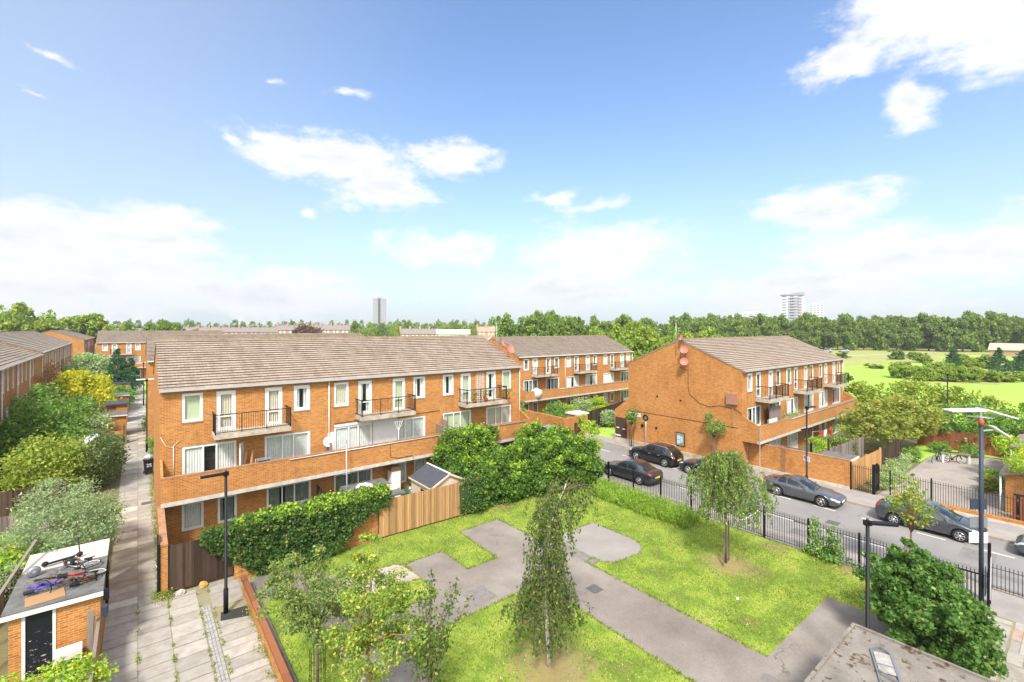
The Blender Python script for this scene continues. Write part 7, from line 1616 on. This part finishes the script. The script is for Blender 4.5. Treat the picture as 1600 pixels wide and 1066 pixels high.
# terraces of old houses on the skyline
def far_terrace(label, az, D, n, wdt, h, wallm, roofm, group='far terraced houses', rot=0, name='terraced_houses'):
    x, y = ang_xy(az, D); t = thing(name, label, 'houses', (x, y, 0), -az+rot, group); L_ = n*wdt
    MB().box(-L_/2, L_/2, 0, 8, 0, h).build('wall', M[wallm], t)
    MB().mesh([(-L_/2,-.4,h),(L_/2,-.4,h),(L_/2,8.4,h),(-L_/2,8.4,h),(-L_/2,4,h+3),(L_/2,4,h+3)], [(0,1,5,4),(2,3,4,5),(1,2,5),(3,0,4)]).build('roof', M[roofm], t)
    mb = MB(); c = MB()
    for i in range(n):
        for k in range(2):
            for q in (.3, .7): mb.box(-L_/2+(i+q)*wdt-.5, -L_/2+(i+q)*wdt+.5, -.12, -.01, h-1.9-k*3, h-.5-k*3)
        c.box(-L_/2+i*wdt-.5, -L_/2+i*wdt+.5, 3, 5, h+1, h+4.4)
    mb.build('windows', M['dirty_white'], t); c.build('chimney', M['far_brick'], t); return t
M['far_roof'] = mat('far_slate_roof', (.22, .19, .18), .9)
for i, (az, D, n, h, lb) in enumerate(((8.4, 330, 12, 8.2, 'long red brick terrace with white window bays left of the centre skyline'), (14.5, 300, 5, 9.4, 'red brick terraced houses right of the round green tree on the skyline'), (18.0, 300, 5, 9.6, 'tall red brick houses with white bays on the skyline'),
      (-4.0, 330, 10, 7.6, 'row of slate roofed houses beyond the left terrace'), (27.5, 260, 4, 7.4, 'orange chimneyed houses just over the near roof ridge'), (35.5, 270, 2, 8.6, 'pinkish roofed house left of the big tree group'), (4.2, 380, 9, 7.6, 'low grey roofed houses left of the white block'))):
    far_terrace(lb, az, D, n, 5.2, h, 'far_brick', 'far_roof' if i != 5 else 'far_brick')
x, y = ang_xy(31.5, 250); o = MB().box(-9, 9, 0, 5, 7.5, 10.0).box(-8, 8, .5, 5, 0, 7.5).build('flat_building', M['far_white'], None, (x, y, 0), -31.5); tag(o, 'white flat topped building just over the near roof ridge, left of the pinkish house', 'building')
for i, (az, D, n, h) in enumerate(((62.5, 300, 5, 6.5), (64.8, 305, 4, 6.5), (70.5, 330, 3, 7.0), (74.6, 335, 5, 8.5), (77.3, 335, 5, 8.0), (81.5, 335, 6, 6))):
    far_terrace(['dark brick houses under the plane trees right behind the road block roof', 'dark brick houses beside the parked cars across the park', 'pale brick house gap between trunks left of the white car', 'orange houses between the plane trunks across the park', 'orange houses right of the first pair across the park', 'houses hidden among the trunks at the right'][i], az, D, n, 6, h, 'brick' if i in (2, 3, 4) else 'far_brick', 'far_roof')
x, y = ang_xy(88.6, 262); o = MB().mesh([(-20,0,0),(14,0,0),(14,8,0),(-20,8,0),(-20,0,2.2),(14,0,2.2),(14,8,4.6),(-20,8,4.6)], [(0,1,5,4),(1,2,6,5),(2,3,7,6),(3,0,4,7)]).mesh([(-20.5,-.5,2.25),(14,-.5,2.25),(14,8,4.8),(-20.5,8,4.8)], [(0,1,2,3)], 1).build('park_pavilion', [M['far_brick'], mat('cream_sheet_roof', (.42,.38,.28), .8)], None, (x, y, 0), -88.5); tag(o, 'long low pale roofed pavilion at the right of the park', 'building')
for i, (az, D) in enumerate(((72.6, 250), (74.0, 256), (61.5, 262), (66.0, 262), (70.0, 265))):
    x, y = ang_xy(az, D); c = car(['white car parked across the park at the foot of the plane trees', 'pale car to the right of the white one across the park', 'dark car across the park just right of the road block roof', 'dark car under the trees across the park', 'dark car left of the white one across the park'][i], (x, y, 0), -az+90, [P_silver, P_silver, P_blue, P_grey, P_black][i], 4.4, 1.8, (.85, 3.5), [(0, .6), (.3, .8), (1.1, .93), (4.0, .98), (4.4, .9)],
        [(0, .58), (.25, .74), (1.2, .88), (3.8, .95), (4.4, .82)], [(1.15, .94), (1.7, 1.28), (2.0, 1.42), (3.4, 1.42), (4.2, .98)], [(1.6, 2.4), (2.48, 3.3)], .33, tops=(1.95, 3.6)); c['group'] = 'cars parked across the park'
for i, (az, D, h) in enumerate(((19.9, 170, 13.6), (37.8, 260, 12))):
    x, y = ang_xy(az, D); lamp_post(['thin street lamp standing above the roofs left of the grey tower', 'distant lamp post near the big tree group'][i], (x, y, 0), h, 90, arm=.6, group='distant lamp posts')

# ---------------------------------------------------------------- thin summer haze over the whole place
hm = bpy.data.materials.new('haze'); hm.use_nodes = True; t_ = hm.node_tree; t_.nodes.clear(); n_ = NT(t_)
pv = n_.n('ShaderNodeVolumePrincipled'); pv.inputs['Color'].default_value = (.95, .97, 1, 1); pv.inputs['Density'].default_value = .0003; pv.inputs['Anisotropy'].default_value = .3
o_ = n_.n('ShaderNodeOutputMaterial'); t_.links.new(pv.outputs[0], o_.inputs['Volume'])
o = MB().box(-950, 1550, -750, 1550, -1.2, 95).build('haze', hm); tag(o, kind='stuff')
